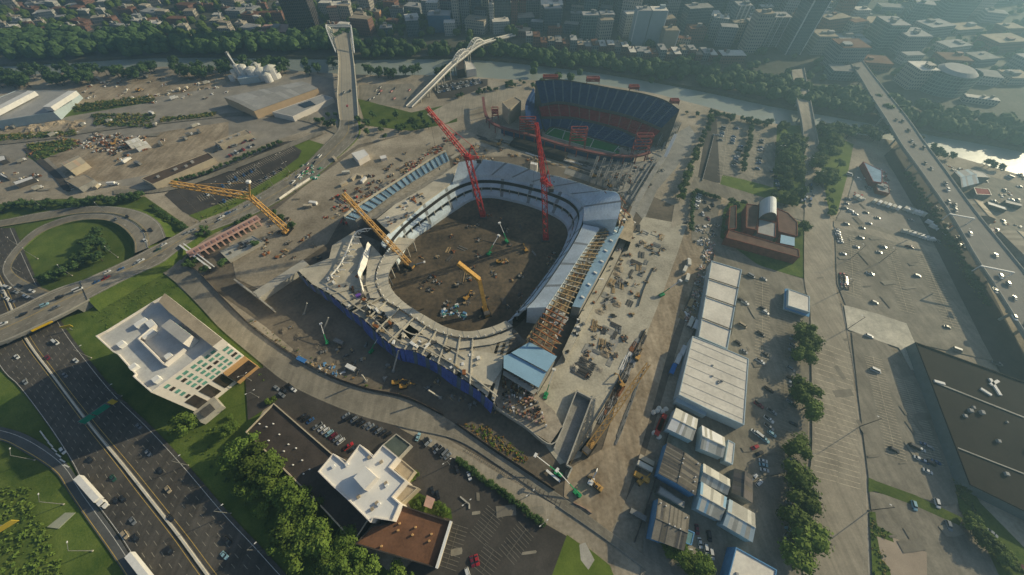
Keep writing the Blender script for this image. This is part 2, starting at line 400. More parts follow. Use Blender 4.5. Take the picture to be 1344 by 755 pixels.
def car_at(p, a, zone, group, color=None, kind=None, z=0.0, near=None):
    color = color or R.choice(CLIST); kind = kind or R.choice(['car'] * 5 + ['suv'] * 4 + ['pickup truck'] * 2 + ['van'])
    if any((p[0] - q[0]) ** 2 + (p[1] - q[1]) ** 2 < 4.5 and abs(z - q[2]) < 3 for q in TAKEN): return None
    TAKEN.append((p[0], p[1], z))
    pp = proj((p[0], p[1], z)); near = pp[1] > 560 if near is None else near
    o = dup(CARS[kind, near], (p[0], p[1], z + 0.22), a, f'{color} {kind} {zone}', CAT[kind], group, mats={'paint white': CAR[color]})
    return o
def car_row(a, b, n, zone, group, fill=1.0, colors=None, turn=90, z=0.0, jit=0.15, kinds=None):
    A, B = g(*a), g(*b); h = ang(A, B) + math.radians(turn)
    for i in range(n):
        if R.random() > fill: continue
        p = A.lerp(B, (i + .5) / n) + Vector((R.uniform(-jit, jit), R.uniform(-jit, jit), 0))
        c = colors[i % len(colors)] if colors else None
        k = kinds[i % len(kinds)] if kinds else None
        car_at(p, h + R.choice([0, math.pi]) + R.uniform(-.04, .04), zone, group, c, k, z)
def cars_pts(pts, head, zone, group, z=0.0, colors=None, kinds=None):
    """head: two picture points giving the long axis"""
    h = ang(g(*head[0]), g(*head[1]))
    for i, q in enumerate(pts):
        c = colors[i] if colors and i < len(colors) else None
        k = kinds[i] if kinds and i < len(kinds) else None
        car_at(g(q[0], q[1], z), h + R.uniform(-.06, .06), zone, group, c, k, z)
# ---- trees
def crown_mesh(name, seed, shape, lobes, leaves, lf, mat):
    """lobed crown of unit height 1 and radius ~0.5: noisy inner masses plus many leaf clumps standing off them"""
    rr = random.Random(seed); mb = MB(); L = []
    for i in range(lobes):
        a = rr.uniform(0, 6.283); q = rr.random()
        if shape == 'round': rad = 0.30 * math.sqrt(rr.random()); z = 0.38 + 0.44 * q; r = rr.uniform(.15, .25) * (1.15 - abs(q - .4) * .7)
        elif shape == 'tall': rad = 0.17 * math.sqrt(rr.random()); z = 0.26 + 0.6 * q; r = rr.uniform(.14, .22) * (1.15 - q * .6)
        else: rad = 0.40 * math.sqrt(rr.random()); z = 0.42 + 0.34 * q * (1 - rad); r = rr.uniform(.13, .22)
        L.append((rad * math.cos(a), rad * math.sin(a), z, r))
    for cx, cy, cz, r in L:
        nu, nv = 7, 5; rows = []
        ph = rr.uniform(0, 6)
        for v in range(nv + 1):
            th = math.pi * v / nv; row = []
            for u in range(nu):
                f = 2 * math.pi * u / nu + ph
                k = r * 0.80 * rr.uniform(.72, 1.12)
                row.append((cx + k * math.sin(th) * math.cos(f), cy + k * math.sin(th) * math.sin(f), cz + k * .85 * math.cos(th)))
            rows.append(row)
        mb.grid(rows, mat, True)
    for i in range(leaves):
        cx, cy, cz, r = L[i % lobes]
        d = Vector((rr.gauss(0, 1), rr.gauss(0, 1), rr.gauss(.25, 1))); d.normalize()
        p = Vector((cx, cy, cz)) + Vector((d.x, d.y, d.z * .9)) * r * rr.uniform(.78, 1.22)
        n = (d + Vector((rr.uniform(-.7, .7), rr.uniform(-.7, .7), rr.uniform(-.3, .8)))).normalized()
        x = n.cross(Vector((rr.uniform(-1, 1), rr.uniform(-1, 1), rr.uniform(-1, 1)))).normalized(); y = n.cross(x)
        s = lf * rr.uniform(.6, 1.35)
        mb.face([p + x * s, p + y * s * .7, p - x * s * .9, p - y * s * .75], mat)
    o = mb.build(name)
    return o
def make_tree(kind, seed, shape, lobes, leaves, lf, mat):
    t = proto_thing(kind)
    c = crown_mesh('crown', seed, shape, lobes, leaves, lf, mat); c.parent = t
    k = MB(); rr = random.Random(seed)
    k.tube((0, 0, -.02), (0.01, 0, .34), .028, .018, bark, 7)
    for i in range(4):
        a = rr.uniform(0, 6.28); k.tube((0.005, 0, rr.uniform(.2, .32)), (.2 * math.cos(a), .2 * math.sin(a), rr.uniform(.45, .6)), .012, .005, bark, 5)
    k.build('trunk', t)
    return protokids(t)
T_ST = [make_tree('street_tree', 20 + i, 'round', 11, 1100, .040, leaf_a) for i in range(4)]
T_BR = [make_tree('broadleaf_tree', 40 + i, 'spread', 14, 1300, .036, leaf_b if i < 3 else leaf_a) for i in range(5)]
T_WD = [make_tree('riverbank_tree', 60 + i, 'round', 8, 240, .07, leaf_c) for i in range(5)]
T_DK = [make_tree('dark_tree', 80 + i, 'tall', 8, 420, .05, leaf_c) for i in range(3)]
def tree(px, py, h, kinds, label, group, aspect=1.0, at=.58, z=0.0, crown=True):
    p = g(px, py, z + h * at) if crown else g(px, py, z)
    o = dup(R.choice(kinds), (p[0], p[1], z), R.uniform(0, 6.28), label, 'tree', group, scale=(h * aspect * R.uniform(.92, 1.08), h * aspect * R.uniform(.92, 1.08), h))
    for w, nm in (('street tree', 'street_tree'), ('belt', 'shelterbelt_tree'), ('hedge', 'hedge_bush'), ('bush', 'bush'), ('shrub', 'bush'), ('scrub', 'scrub_tree'), ('promenade', 'promenade_tree'), ('riverbank', 'riverbank_tree'), ('river bank', 'riverbank_tree')):
        if w in label: o.name = nm; break
    else: o.name = 'park_tree'
    if o.name.split('.')[0] in ('bush', 'hedge_bush'): o['category'] = 'bush'
    return o
# ---- lorries, plant, boxes
def semi(px0, px1, label, lane_z=0.2):
    """articulated lorry, tail px0 to nose px1 (picture points)"""
    A, B = g(*px0), g(*px1); a = ang(A, B); L = (B - A).length
    t = thing('semi_truck', label, 'truck', (A.x, A.y, lane_z)); o = Vector((A.x, A.y, lane_z))
    def P(x, y, z): return (o.x + x * math.cos(a) - y * math.sin(a), o.y + x * math.sin(a) + y * math.cos(a), o.z + z)
    tl = L - 5.6
    m = MB(); m.box(P(tl / 2, 0, 1.15), (tl, 2.6, 2.9), white, a)
    m.box(P(tl / 2, 0, .95), (tl * .96, 1.2, .2), steel_d, a); m.build('trailer', t)
    c = MB(); c.box(P(tl + 2.1, 0, .9), (2.3, 2.4, 2.5), white, a, 1.0); c.box(P(tl + 4.1, 0, .7), (2.2, 2.0, 1.25), white, a); c.box(P(tl + 2.6, 0, .55), (5.6, 1.6, .35), steel_d, a)
    cab = c.build('cab', t)
    w = MB(); w.box(P(tl + 3.27, 0, 1.95), (.06, 2.1, .95), glass_d, a); w.build('windscreen', cab)
    for x in (1.2, 2.5, tl + .3, tl + 1.5, tl + 4.4):
        for sy in (-1.05, 1.05):
            k = MB(); k.tube(P(x, sy - .16, .5), P(x, sy + .16, .5), .5, .5, tyre, 10); k.build('wheel', t)
def box_truck(p, a, label, group=None, L=8.0, m=None, cabm=None, z=0.0):
    m = m or white; o = Vector((p[0], p[1], z)); t = thing('box_truck', label, 'truck', o, group)
    def P(x, y, zz): return (o.x + x * math.cos(a) - y * math.sin(a), o.y + x * math.sin(a) + y * math.cos(a), o.z + zz)
    b = MB(); b.box(P(-1.0, 0, .9), (L - 2.2, 2.4, 2.5), m, a); b.build('cargo_box', t)
    c = MB(); c.box(P(L / 2 - 1.0, 0, .5), (1.9, 2.1, 1.7), cabm or white, a, .9); c.box(P(L / 2 - .1, 0, 1.3), (.1, 1.8, .7), glass_d, a); c.build('cab', t)
    for x in (-L / 2 + 1.2, L / 2 - 1.1):
        for y in (-1, 1):
            w = MB(); w.tube(P(x, y * .9, .45), P(x, y * 1.2, .45), .45, .45, tyre, 9); w.build('wheel', t)
def make_excavator(m):
    t = proto_thing('excavator')
    b = MB(); b.box((0, 0, 1.1), (4.2, 2.8, 1.1), m); b.box((-1.5, 0, 2.2), (1.4, 2.6, .7), m); b.build('body', t)
    c = MB(); c.box((1.1, .8, 2.2), (1.6, 1.1, 1.3), glass_d, 0, .9); c.build('cab', t)
    a = MB(); a.beam((1.8, -.3, 1.8), (5.2, -.3, 4.8), .55, m); a.beam((5.2, -.3, 4.8), (7.6, -.3, 1.6), .45, m); a.box((7.6, -.3, .7), (1.1, 1.2, 1.0), steel_d); a.build('arm', t)
    for s in (-1.2, 1.2):
        k = MB(); k.box((0, s, 0), (4.6, .7, 1.05), tyre); k.build('track', t)
    return protokids(t)
EXC = make_excavator(plant_y)
def make_lift(m):
    t = proto_thing('boom_lift')
    b = MB(); b.box((0, 0, .6), (4.2, 2.3, 1.1), m); b.box((-1.4, 0, 1.7), (2.0, 1.8, .8), m); b.build('chassis', t)
    a = MB(); a.beam((-1.2, 0, 2.4), (5.5, 0, 5.6), .5, m); a.beam((5.5, 0, 5.6), (13.5, 0, 9.0), .36, white); a.build('boom', t)
    k = MB(); k.box((14.2, 0, 8.5), (1.4, 2.2, 1.1), white); k.build('basket', t)
    for x in (-1.4, 1.4):
        for y in (-1.1, 1.1):
            w = MB(); w.tube((x, y - .25, .55), (x, y + .25, .55), .55, .55, tyre, 9); w.build('wheel', t)
    return protokids(t)
LIFT = make_lift(lift_g)
def put(proto, px, py, a, label, cat, group, sc=1.0, z=0.0, mats=None):
    p = g(px, py, z); return dup(proto, (p.x, p.y, z), a, label, cat, group, scale=sc, mats=mats)
def container(px, py, a, m, label, group, L=6.1, W=2.5, h=2.6, z=0.0):
    """ribbed steel box with end doors"""
    p = g(px, py, z); t = thing('site_container', label, 'container', (p.x, p.y, z), group)
    ca, sa = math.cos(a), math.sin(a)
    P = lambda x, y, zz: (p.x + x * ca - y * sa, p.y + x * sa + y * ca, z + zz)
    b = MB(); b.box(P(0, 0, .15), (L, W, h), m, a)
    for i in range(int(L / .9)):
        b.box(P(-L / 2 + .5 + i * .9, 0, .2), (.25, W + .1, h - .1), m, a)
    for x in (-L / 2 + .3, L / 2 - .3): b.box(P(x, 0, 0), (.3, W, .15), steel_d, a)
    b.build('shell', t)
    d = MB(); d.box(P(L / 2 + .05, 0, .35), (.06, W * .9, h * .85), steel, a); d.build('door', t)
    return t
def stack(px, py, a, L, W, n, m, label, cat, group, h=.35, z=0.0):
    """bundle of long members laid side by side in layers"""
    p = g(px, py, z); mb = MB(); ca, sa = math.cos(a), math.sin(a)
    for lay in range(2):
        for i in range(n):
            y = (i - (n - 1) / 2) * W / n; dx = R.uniform(-.06, .06) * L
            if lay and R.random() < .4: continue
            mb.box((p.x + dx * ca - y * sa, p.y + dx * sa + y * ca, z + lay * h), (L * R.uniform(.8, 1), W / n * .7, h * .9), m, a)
    nm = {'beam': 'beam_stack', 'pipe': 'pipe_stack', 'timber': 'timber_stack', 'panel': 'panel_stack'}.get(cat, 'material_stack')
    return single(mb, nm, label, cat + ' stack', group)
def heap(px, py, r, h, m, label, cat, group, rough=.35):
    """rough cone of loose material"""
    p = g(px, py); mb = MB(); rows = []
    for k in range(6):
        q = k / 5; rows.append([(p.x + r * (1 - q) * R.uniform(1 - rough, 1 + rough) * math.cos(2 * math.pi * i / 14), p.y + r * (1 - q) * R.uniform(1 - rough, 1 + rough) * math.sin(2 * math.pi * i / 14), h * q * R.uniform(.75, 1.1) if k else -.05) for i in range(14)])
    mb.grid(rows, m, True)
    return single(mb, cat.replace(' ', '_'), label, cat, group)
def junk(px, py, r, label, group, mats, n=14):
    """pile of mixed scrap: plates, bars and boxes thrown on one another"""
    p = g(px, py); mb = MB()
    for i in range(n):
        a = R.uniform(0, 6.28); d = r * math.sqrt(R.random()); x, y = p.x + d * math.cos(a), p.y + d * math.sin(a); zt = (1 - d / r) * r * .35
        if R.random() < .5: mb.box((x, y, R.uniform(0, max(.1, zt))), (R.uniform(.6, 2.6), R.uniform(.5, 1.6), R.uniform(.3, 1.5)), R.choice(mats), R.uniform(0, 3))
        else:
            b = R.uniform(0, 3.14); l = R.uniform(1.5, 4.5); mb.beam((x - l * math.cos(b) / 2, y - l * math.sin(b) / 2, R.uniform(.1, .4)), (x + l * math.cos(b) / 2, y + l * math.sin(b) / 2, R.uniform(.3, .6) + zt), R.uniform(.2, .5), R.choice(mats))
    nm = 'scrap_heap' if 'scrap' in label or 'junk' in label else 'offcut_pile' if 'offcut' in label else 'debris_pile' if 'torn' in label or 'debris' in label or 'clutter' in label else 'bundle_pile' if 'bundle' in label else 'material_pile'
    return single(mb, nm, label, nm.replace('_', ' '), group)
# ---- buildings
def gable(name, roof_px, h, rise, label, cat, wallm, roofms, group=None, axis=0, strips=10, seed=1, vents=0):
    """four roof corners (picture points at eave height); ridge parallel to side axis->axis+1"""
    rr = random.Random(seed); Q = [g(a, b, h) for a, b in roof_px]
    if axis: Q = Q[1:] + Q[:1]
    c = sum(Q, Vector()) / 4; t = thing(name, label, cat, (c.x, c.y, 0), group)
    w = MB(); w.prism([q for q in Q], 0, h - .05, wallm, top=False)
    ra = (Q[0] + Q[3]) / 2 + Vector((0, 0, rise)); rb = (Q[1] + Q[2]) / 2 + Vector((0, 0, rise))
    w.face([Q[0], ra, Q[3]], wallm); w.face([Q[1], Q[2], rb], wallm); w.build('wall', t)
    r = MB()
    for e0, e1 in ((Q[0], Q[1]), (Q[3], Q[2])):
        for i in range(strips):
            u, v = i / strips, (i + 1) / strips
            m = rr.choice(roofms)
            a, b = e0.lerp(e1, u), e0.lerp(e1, v); d, f = ra.lerp(rb, u), ra.lerp(rb, v)
            k = Vector((0, 0, .12)); ov = (a - d).normalized() * .4
            r.face([a + ov + k, b + ov + k, f + k, d + k] if (e0 is Q[0]) else [b + ov + k, a + ov + k, d + k, f + k], m)
        L0 = e0 + Vector((0, 0, .12)); 
    r.beam(ra + Vector((0, 0, .2)), rb + Vector((0, 0, .2)), .5, roofms[0], .25)
    ro = r.build('roof', t)
    for i in range(vents):
        f = rr.choice((0, 1)); p = (Q[0].lerp(Q[1], (i + .5) / vents)).lerp(ra.lerp(rb, (i + .5) / vents), .15) if f else ra.lerp(rb, (i + .5) / vents)
        v = MB(); v.tube((p.x, p.y, p.z), (p.x, p.y, p.z + .9), .35, .3, white, 7); v.build('roof_vent', ro)
    return t, Q
def flat(name, roof_px, h, label, cat, wallm, roofm, group=None, par=.7, units=0, unitm=None, seed=1, z0=0.0, trim=None, usize=(1.5, 3.5)):
    """flat-roofed block: walls, roof sheet inside a parapet, roof units"""
    rr = random.Random(seed); Q = [g(a, b, h) if not isinstance(a, Vector) else a for a, b in roof_px] if not isinstance(roof_px[0], Vector) else [Vector((q.x, q.y, h)) for q in roof_px]
    if sum(a[0] * b[1] - b[0] * a[1] for a, b in zip(Q, Q[1:] + Q[:1])) < 0: Q.reverse()
    c = sum(Q, Vector()) / len(Q); t = thing(name, label, cat, (c.x, c.y, z0), group)
    w = MB(); w.prism(Q, z0, h - par if par else h - .02, wallm, top=False); 
    w.build('wall', t)
    r = MB(); r.face([(q.x, q.y, h - par) for q in Q], roofm); ro = r.build('roof', t)
    if par:
        pm = MB(); n = len(Q)
        inn = []
        for i in range(n):
            a, b, d = Q[i - 1], Q[i], Q[(i + 1) % n]
            e1 = (b - a); e1.z = 0; e1.normalize(); e2 = (d - b); e2.z = 0; e2.normalize()
            n1 = Vector((-e1.y, e1.x, 0)); n2 = Vector((-e2.y, e2.x, 0)); bis = (n1 + n2)
            bis = bis / max(.35, bis.length_squared / 2) if bis.length > .1 else n1
            inn.append(b + bis * .45)
        tm = trim or wallm
        for i in range(n):
            j = (i + 1) % n; a, b, ai, bi = Q[i], Q[j], inn[i], inn[j]
            up = lambda v, z: (v.x, v.y, z)
            pm.face([up(a, h), up(b, h), up(bi, h), up(ai, h)], tm)
            pm.face([up(bi, h - par + .01), up(ai, h - par + .01), up(ai, h), up(bi, h)], tm)
            pm.face([up(a, h - par), up(b, h - par), up(b, h), up(a, h)], tm)
        pm.build('parapet', t)
    for i in range(units):
        for _ in range(30):
            w_ = [rr.random() ** .6 for q in Q]; sw = sum(w_); p = Vector((sum(q.x * k for q, k in zip(Q, w_)) / sw, sum(q.y * k for q, k in zip(Q, w_)) / sw, 0))
            if inside(p, Q): break
        u = MB(); s_ = rr.uniform(*usize); e = Q[1] - Q[0]
        u.box((p.x, p.y, h - par), (s_, s_ * rr.uniform(.6, 1), rr.uniform(.6, 1.0) * min(2.2, s_)), unitm or roof_grey, math.atan2(e.y, e.x)); u.build('roof_unit', ro)
    return t, Q, ro
def lamp_post(px, py, h, a, label, group, arm=3.0, double=False, z=0.0, m=None):
    p = g(px, py, z); m = m or steel; t = thing('lamp_post', label, 'lamp post', (p.x, p.y, z), group)
    b = MB(); b.tube((p.x, p.y, z), (p.x, p.y, z + h), .22, .13, m, 7); b.box((p.x, p.y, z), (.7, .7, .6), concrete); b.build('pole', t)
    for s in ((1, -1) if double else (1,)):
        d = Vector((math.cos(a), math.sin(a), 0)) * s
        k = MB(); e = Vector((p.x, p.y, z + h)) + d * arm; k.beam((p.x, p.y, z + h - .05), (e.x, e.y, e.z + .5), .14, m); k.box((e.x, e.y, e.z + .4), (.9, .4, .2), white, a); k.build('lamp_arm', t)
# ------------------------------------------------------------------ ground sheet, river, roads
near_px = [(-700, 150), (-300, 118), (0, 101), (200, 88), (330, 90), (470, 98), (590, 99), (660, 104), (760, 108), (850, 121), (930, 141), (1020, 163), (1100, 172), (1200, 191), (1344, 231), (1700, 330)]
far_px = [(-700, 128), (-300, 97), (0, 84), (200, 73), (330, 73), (470, 75), (590, 74), (660, 78), (760, 89), (850, 103), (930, 118), (1020, 137), (1100, 150), (1210, 171), (1344, 195), (1700, 272)]
NB = cr(gs(near_px), 120); FB = cr(gs(far_px), 120)
def city_mat():
    return M('city_ground', (0.055, 0.065, 0.04), s=0.02, s2=0.3, c2=(0.15, 0.14, 0.11), big=0.4)
gb = MB()
n = len(NB)
def ext(row, dx):
    return [(row[0][0] - 2500, row[0][1] - (300 if dx else 0), row[0][2])] + row + [(row[-1][0] + 2500, row[-1][1] - (300 if dx else 0), row[-1][2])]
nb = [(p.x, p.y, 0) for p in NB]; fb = [(p.x, p.y, 0) for p in FB]
nbd = [(p.x, p.y + 7, -6) for p in NB]; fbd = [(p.x, p.y - 7, -6) for p in FB]
front = [(p.x, -700, 0) for p in NB]
mid = [(p.x, min(-100, p.y - 300), 0) for p in NB]
bank_m = M('bank', (0.05, 0.055, 0.025), s=0.1, s2=0.6, c2=(0.13, 0.11, 0.07), bump=0.4)
gb.grid([ext(front, 0), ext(mid, 0), ext(nb, 0)], dirt)
gb.grid([ext(nb, 0), ext(nbd, 0), ext(fbd, 0), ext(fb, 0)], bank_m)
gb.grid([ext(fb, 0), ext([(p.x * 1.3, p.y + 600, 0) for p in FB], 0), ext([(p.x * 2, 3200, 0) for p in FB], 0)], city_mat())
struct(gb, 'ground', 'tan and grey earth of the city and building site')
wm = bpy.data.materials.new('river_water'); wm.use_nodes = True
b_ = wm.node_tree.nodes['Principled BSDF']; b_.inputs['Base Color'].default_value = (0.26, 0.29, 0.25, 1); b_.inputs['Roughness'].default_value = 0.42; b_.inputs['Specular IOR Level'].default_value = 0.6
tn = wm.node_tree.nodes.new('ShaderNodeTexNoise'); tn.inputs['Scale'].default_value = 0.25; tn.inputs['Detail'].default_value = 4
ge = wm.node_tree.nodes.new('ShaderNodeNewGeometry'); wm.node_tree.links.new(ge.outputs['Position'], tn.inputs['Vector'])
bp = wm.node_tree.nodes.new('ShaderNodeBump'); bp.inputs['Strength'].default_value = 0.25; bp.inputs['Distance'].default_value = 0.4
wm.node_tree.links.new(tn.outputs['Fac'], bp.inputs['Height']); wm.node_tree.links.new(bp.outputs[0], b_.inputs['Normal'])
wb = MB(); wb.grid([ext([(p.x, p.y + 1, -2.6) for p in NB], 0), ext([(p.x, p.y - 1, -2.6) for p in FB], 0)], wm)
struct(wb, 'river', 'dull green grey river crossed by bridges')
# far bank quay wall
# ---- broad land patches (near side)
patch('grass', [(-420, 275), (0, 268), (60, 262), (190, 258), (245, 296), (228, 330), (214, 350), (236, 378), (300, 430), (342, 468), (356, 520), (330, 566), (400, 640), (470, 712), (520, 760), (560, 950), (-500, 950)], grass, 'mown green verges round the highway ramps', 'stuff')
patch('site_earth', [(226, 352), (300, 300), (395, 240), (470, 190), (560, 170), (690, 205), (850, 255), (930, 290), (900, 420), (840, 620), (800, 700), (700, 640), (560, 560), (430, 495), (350, 430), (280, 380)], dirt_dark, 'churned earth of the stadium building site, painted dark for shade')  # earth colour darkened for the shadow lying over the site
patch('yard', [(0, 232), (90, 240), (180, 245), (225, 238), (330, 195), (420, 165), (470, 160), (470, 110), (400, 96), (300, 108), (120, 122), (0, 150), (-300, 190), (-300, 262), (0, 262)], gravel, 'dusty gravel yards of the scrap and cement works')
patch('yard', [(60, 205), (130, 188), (220, 172), (300, 160), (300, 190), (235, 222), (150, 238), (95, 240)], dirt_red, 'brown dirt of the scrap yard')
patch('yard', [(95, 110), (200, 100), (290, 96), (300, 112), (180, 132), (100, 138)], dirt_red, 'rust brown dirt strip below the riverside woods')
patch('yard', [(0, 162), (70, 155), (100, 160), (105, 172), (40, 182), (0, 186)], dirt_red, 'rust brown bare bank beside the works')
patch('parking_lot', [(235, 240), (276, 226), (321, 210.5), (366, 187), (402, 183), (424, 190), (396, 219), (346, 250), (300, 275), (262, 289), (240, 278), (216, 256)], asphalt_lot, 'dark asphalt car park with scattered cars beside the boulevard')
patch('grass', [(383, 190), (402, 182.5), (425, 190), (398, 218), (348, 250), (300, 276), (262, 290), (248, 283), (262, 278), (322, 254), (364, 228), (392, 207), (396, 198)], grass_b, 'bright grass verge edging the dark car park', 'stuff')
patch('grass', [(36, 190), (96, 182), (104, 190), (70, 204), (48, 213), (34, 205)], grass_b, 'green grass patch in the scrap yard', 'stuff')
patch('grass', [(120, 135), (190, 127), (200, 134), (130, 146), (95, 152), (60, 160), (50, 152)], grass, 'weedy green strip between the yards', 'stuff')
patch('grass', [(470, 130), (540, 148), (600, 135), (600, 160), (540, 172), (480, 165)], grass, 'green slope between the two bridges', 'stuff')
patch('parking_lot', [(472, 112), (540, 110), (548, 118), (538, 140), (500, 138), (472, 130)], asphalt_old, 'grey car park between the two bridges')
patch('parking_lot', [(566, 116), (598, 104), (640, 104), (640, 115), (600, 128), (575, 130)], asphalt_lot, 'small full car park by the footbridge')
patch('path', [(560, 150), (600, 130), (650, 108), (690, 110), (668, 130), (610, 150), (580, 165)], asphalt_pale, 'pale promenade along the river bank')
patch('plaza', [(655, 170), (690, 178), (742, 197), (792, 207), (780, 214), (735, 206), (690, 188), (650, 182)], pale_pad, 'pale concrete apron between the two stadiums')
patch('demolition_ground', [(796, 212), (850, 212), (880, 180), (905, 165), (915, 180), (888, 220), (862, 250), (845, 290), (815, 255), (775, 240), (740, 228), (745, 215)], concrete_d, 'grey broken ground strewn with demolition steel')
patch('site_earth', [(300, 318), (350, 285), (400, 245), (470, 195), (560, 168), (690, 196), (700, 206), (640, 206), (595, 203), (560, 212), (520, 236), (470, 270), (448, 288), (430, 320), (400, 340), (340, 380), (310, 366)], dirt, 'sunlit tan working ground left of the stadium')  # earth colour made paler where the sun reaches the site
# right of the stadium
patch('concrete_apron', [(845, 285), (905, 296), (900, 340), (862, 420), (820, 480), (790, 540), (762, 600), (735, 610), (718, 588), (692, 540), (735, 470), (790, 385), (828, 310)], pale_pad, 'pale concrete working apron along the new stadium')
patch('dirt_road', [(905, 285), (945, 240), (955, 260), (932, 310), (908, 380), (880, 450), (858, 530), (838, 600), (820, 660), (800, 700), (740, 652), (742, 618), (790, 590), (812, 520), (842, 455), (868, 390), (890, 330)], dirt_red, 'brown rutted haul road beside the warehouses')
patch('street', [(888, 250), (905, 205), (925, 160), (938, 150), (950, 158), (938, 190), (925, 225), (912, 262), (905, 290), (880, 300)], asphalt_pale, 'pale tan street running up to the old stadium car park')
patch('parking_lot', [(930, 150), (952, 152), (945, 240), (915, 238)], asphalt_lot, 'narrow grey car park lane')
patch('parking_lot', [(940, 152), (985, 160), (1022, 168), (1018, 235), (1010, 262), (945, 240)], asphalt_old, 'large tree lined car park by the old stadium')
patch('grass', [(948, 230), (985, 238), (1040, 254), (1048, 270), (1030, 268), (985, 256), (944, 246)], grass_b, 'bright green lawn strip north of the brick building', 'stuff')
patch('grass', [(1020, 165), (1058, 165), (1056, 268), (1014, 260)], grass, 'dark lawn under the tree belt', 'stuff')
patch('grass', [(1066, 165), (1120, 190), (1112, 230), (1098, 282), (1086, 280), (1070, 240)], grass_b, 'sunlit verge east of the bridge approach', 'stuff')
patch('parking_lot', [(905, 250), (947, 262), (940, 292), (922, 320), (908, 316)], asphalt_old, 'hedged car park next to the brick building')
patch('street', [(912, 232), (1085, 285), (1090, 296), (1060, 292), (905, 247)], asphalt_old, 'cross street in front of the lawn')
patch('grass', [(945, 312), (970, 330), (1000, 352), (1056, 366), (1055, 294), (1020, 280), (960, 262), (950, 275)], grass, 'lawn round the brick building', 'stuff')
patch('street', [(925, 320), (945, 324), (1000, 350), (1058, 368), (1062, 388), (1034, 380), (985, 364), (930, 345)], asphalt_old, 'service road north of the long white warehouse')
patch('parking_lot', [(972, 362), (1035, 379), (1062, 390), (1060, 560), (1052, 760), (955, 760), (840, 760), (850, 640), (890, 560), (900, 480), (930, 440), (960, 440)], asphalt_old, 'brown asphalt yard between the warehouses and the tree row')
patch('parking_lot', [(1095, 292), (1112, 268), (1150, 258), (1232, 292), (1262, 350), (1320, 478), (1205, 452), (1110, 402), (1098, 372)], asphalt_old, 'wide half empty asphalt car park beside the elevated highway')
patch('yard', [(1098, 286), (1112, 262), (1125, 218), (1160, 215), (1186, 240), (1226, 272), (1250, 330), (1160, 300)], gravel, 'dusty yard of parked delivery vans')
patch('kerb_strip', [(1094, 290), (1140, 300), (1255, 335), (1258, 342), (1138, 308), (1094, 298)], asphalt_pale, 'pale lane crossing the wide car park')
patch('painted_shadow', [(1190, 178), (1210, 205), (1330, 440), (1420, 600), (1372, 600), (1290, 450), (1215, 300), (1160, 205)], asphalt_lot, 'dark painted strip for the shadow of the elevated highway')  # strip painted dark where the elevated deck casts its shadow
patch('yard', [(1206, 206), (1344, 245), (1500, 300), (1700, 620), (1480, 620), (1344, 440), (1290, 330), (1235, 225)], asphalt_old, 'busy riverside yard right of the elevated highway')
patch('parking_lot', [(1117, 436), (1158, 446), (1196, 487), (1216, 522), (1236, 580), (1262, 660), (1240, 664), (1140, 632), (1126, 520)], asphalt_old, 'worn car park next to the black roofed hall')
patch('concrete_slab', [(1107, 401), (1150, 412), (1189, 425), (1202, 455), (1214, 490), (1195, 486), (1179, 457), (1156, 449), (1112, 433)], M('slab_bright', (.50, .46, .37), var=.25, s=.15, s2=1, big=.2), 'pale square concrete slab corner')
patch('parking_lot', [(1140, 645), (1200, 658), (1262, 684), (1330, 760), (1190, 760), (1146, 700)], asphalt_old, 'lower car park with a few parked cars')
patch('grass', [(1139, 627), (1150, 632), (1200, 650), (1262, 680), (1258, 690), (1200, 664), (1148, 645), (1139, 646)], grass, 'hedge-green strip dividing two car parks', 'stuff')
patch('grass', [(1140, 672), (1148, 672), (1150, 690), (1172, 702), (1172, 712), (1150, 705), (1156, 735), (1168, 746), (1168, 790), (1146, 790)], grass, 'narrow grass verge along the right street', 'stuff')
patch('concrete_slab', [(1150, 704), (1172, 712), (1170, 705), (1215, 725), (1216, 790), (1176, 790), (1166, 745), (1156, 735)], M('pink_pad', (0.36, 0.29, 0.22), var=.15, s=.1), 'pinkish concrete forecourt')
patch('grass', [(1238, 560), (1244, 562), (1262, 620), (1285, 660), (1344, 720), (1380, 800), (1330, 800), (1290, 712), (1258, 668)], grass, 'overgrown strip beside the black roofed hall', 'stuff')
# bottom centre
patch('parking_lot', [(322, 486), (356, 482), (420, 520), (520, 560), (600, 604), (660, 644), (716, 688), (744, 704), (720, 770), (560, 900), (520, 760), (590, 684), (534, 630), (440, 596), (360, 530), (326, 552)], asphalt_lot, 'dark car park round the white stepped building')
patch('grass', [(744, 702), (758, 712), (775, 722), (800, 742), (822, 800), (715, 800), (724, 756)], grass_b, 'green lawn at the bottom edge', 'stuff')
patch('concrete_slab', [(760, 715), (768, 712), (780, 735), (772, 748), (762, 735)], concrete, 'broken concrete patch on the lawn')
patch('garden', [(528, 640), (545, 645), (592, 668), (594, 682), (540, 668)], grass, 'small garden beside the brown roof', 'stuff')
patch('sidewalk', [(560, 572), (604, 592), (660, 625), (729, 664), (718, 688), (660, 645), (602, 605), (556, 583)], asphalt_pale, 'tan parking strip along the site road')
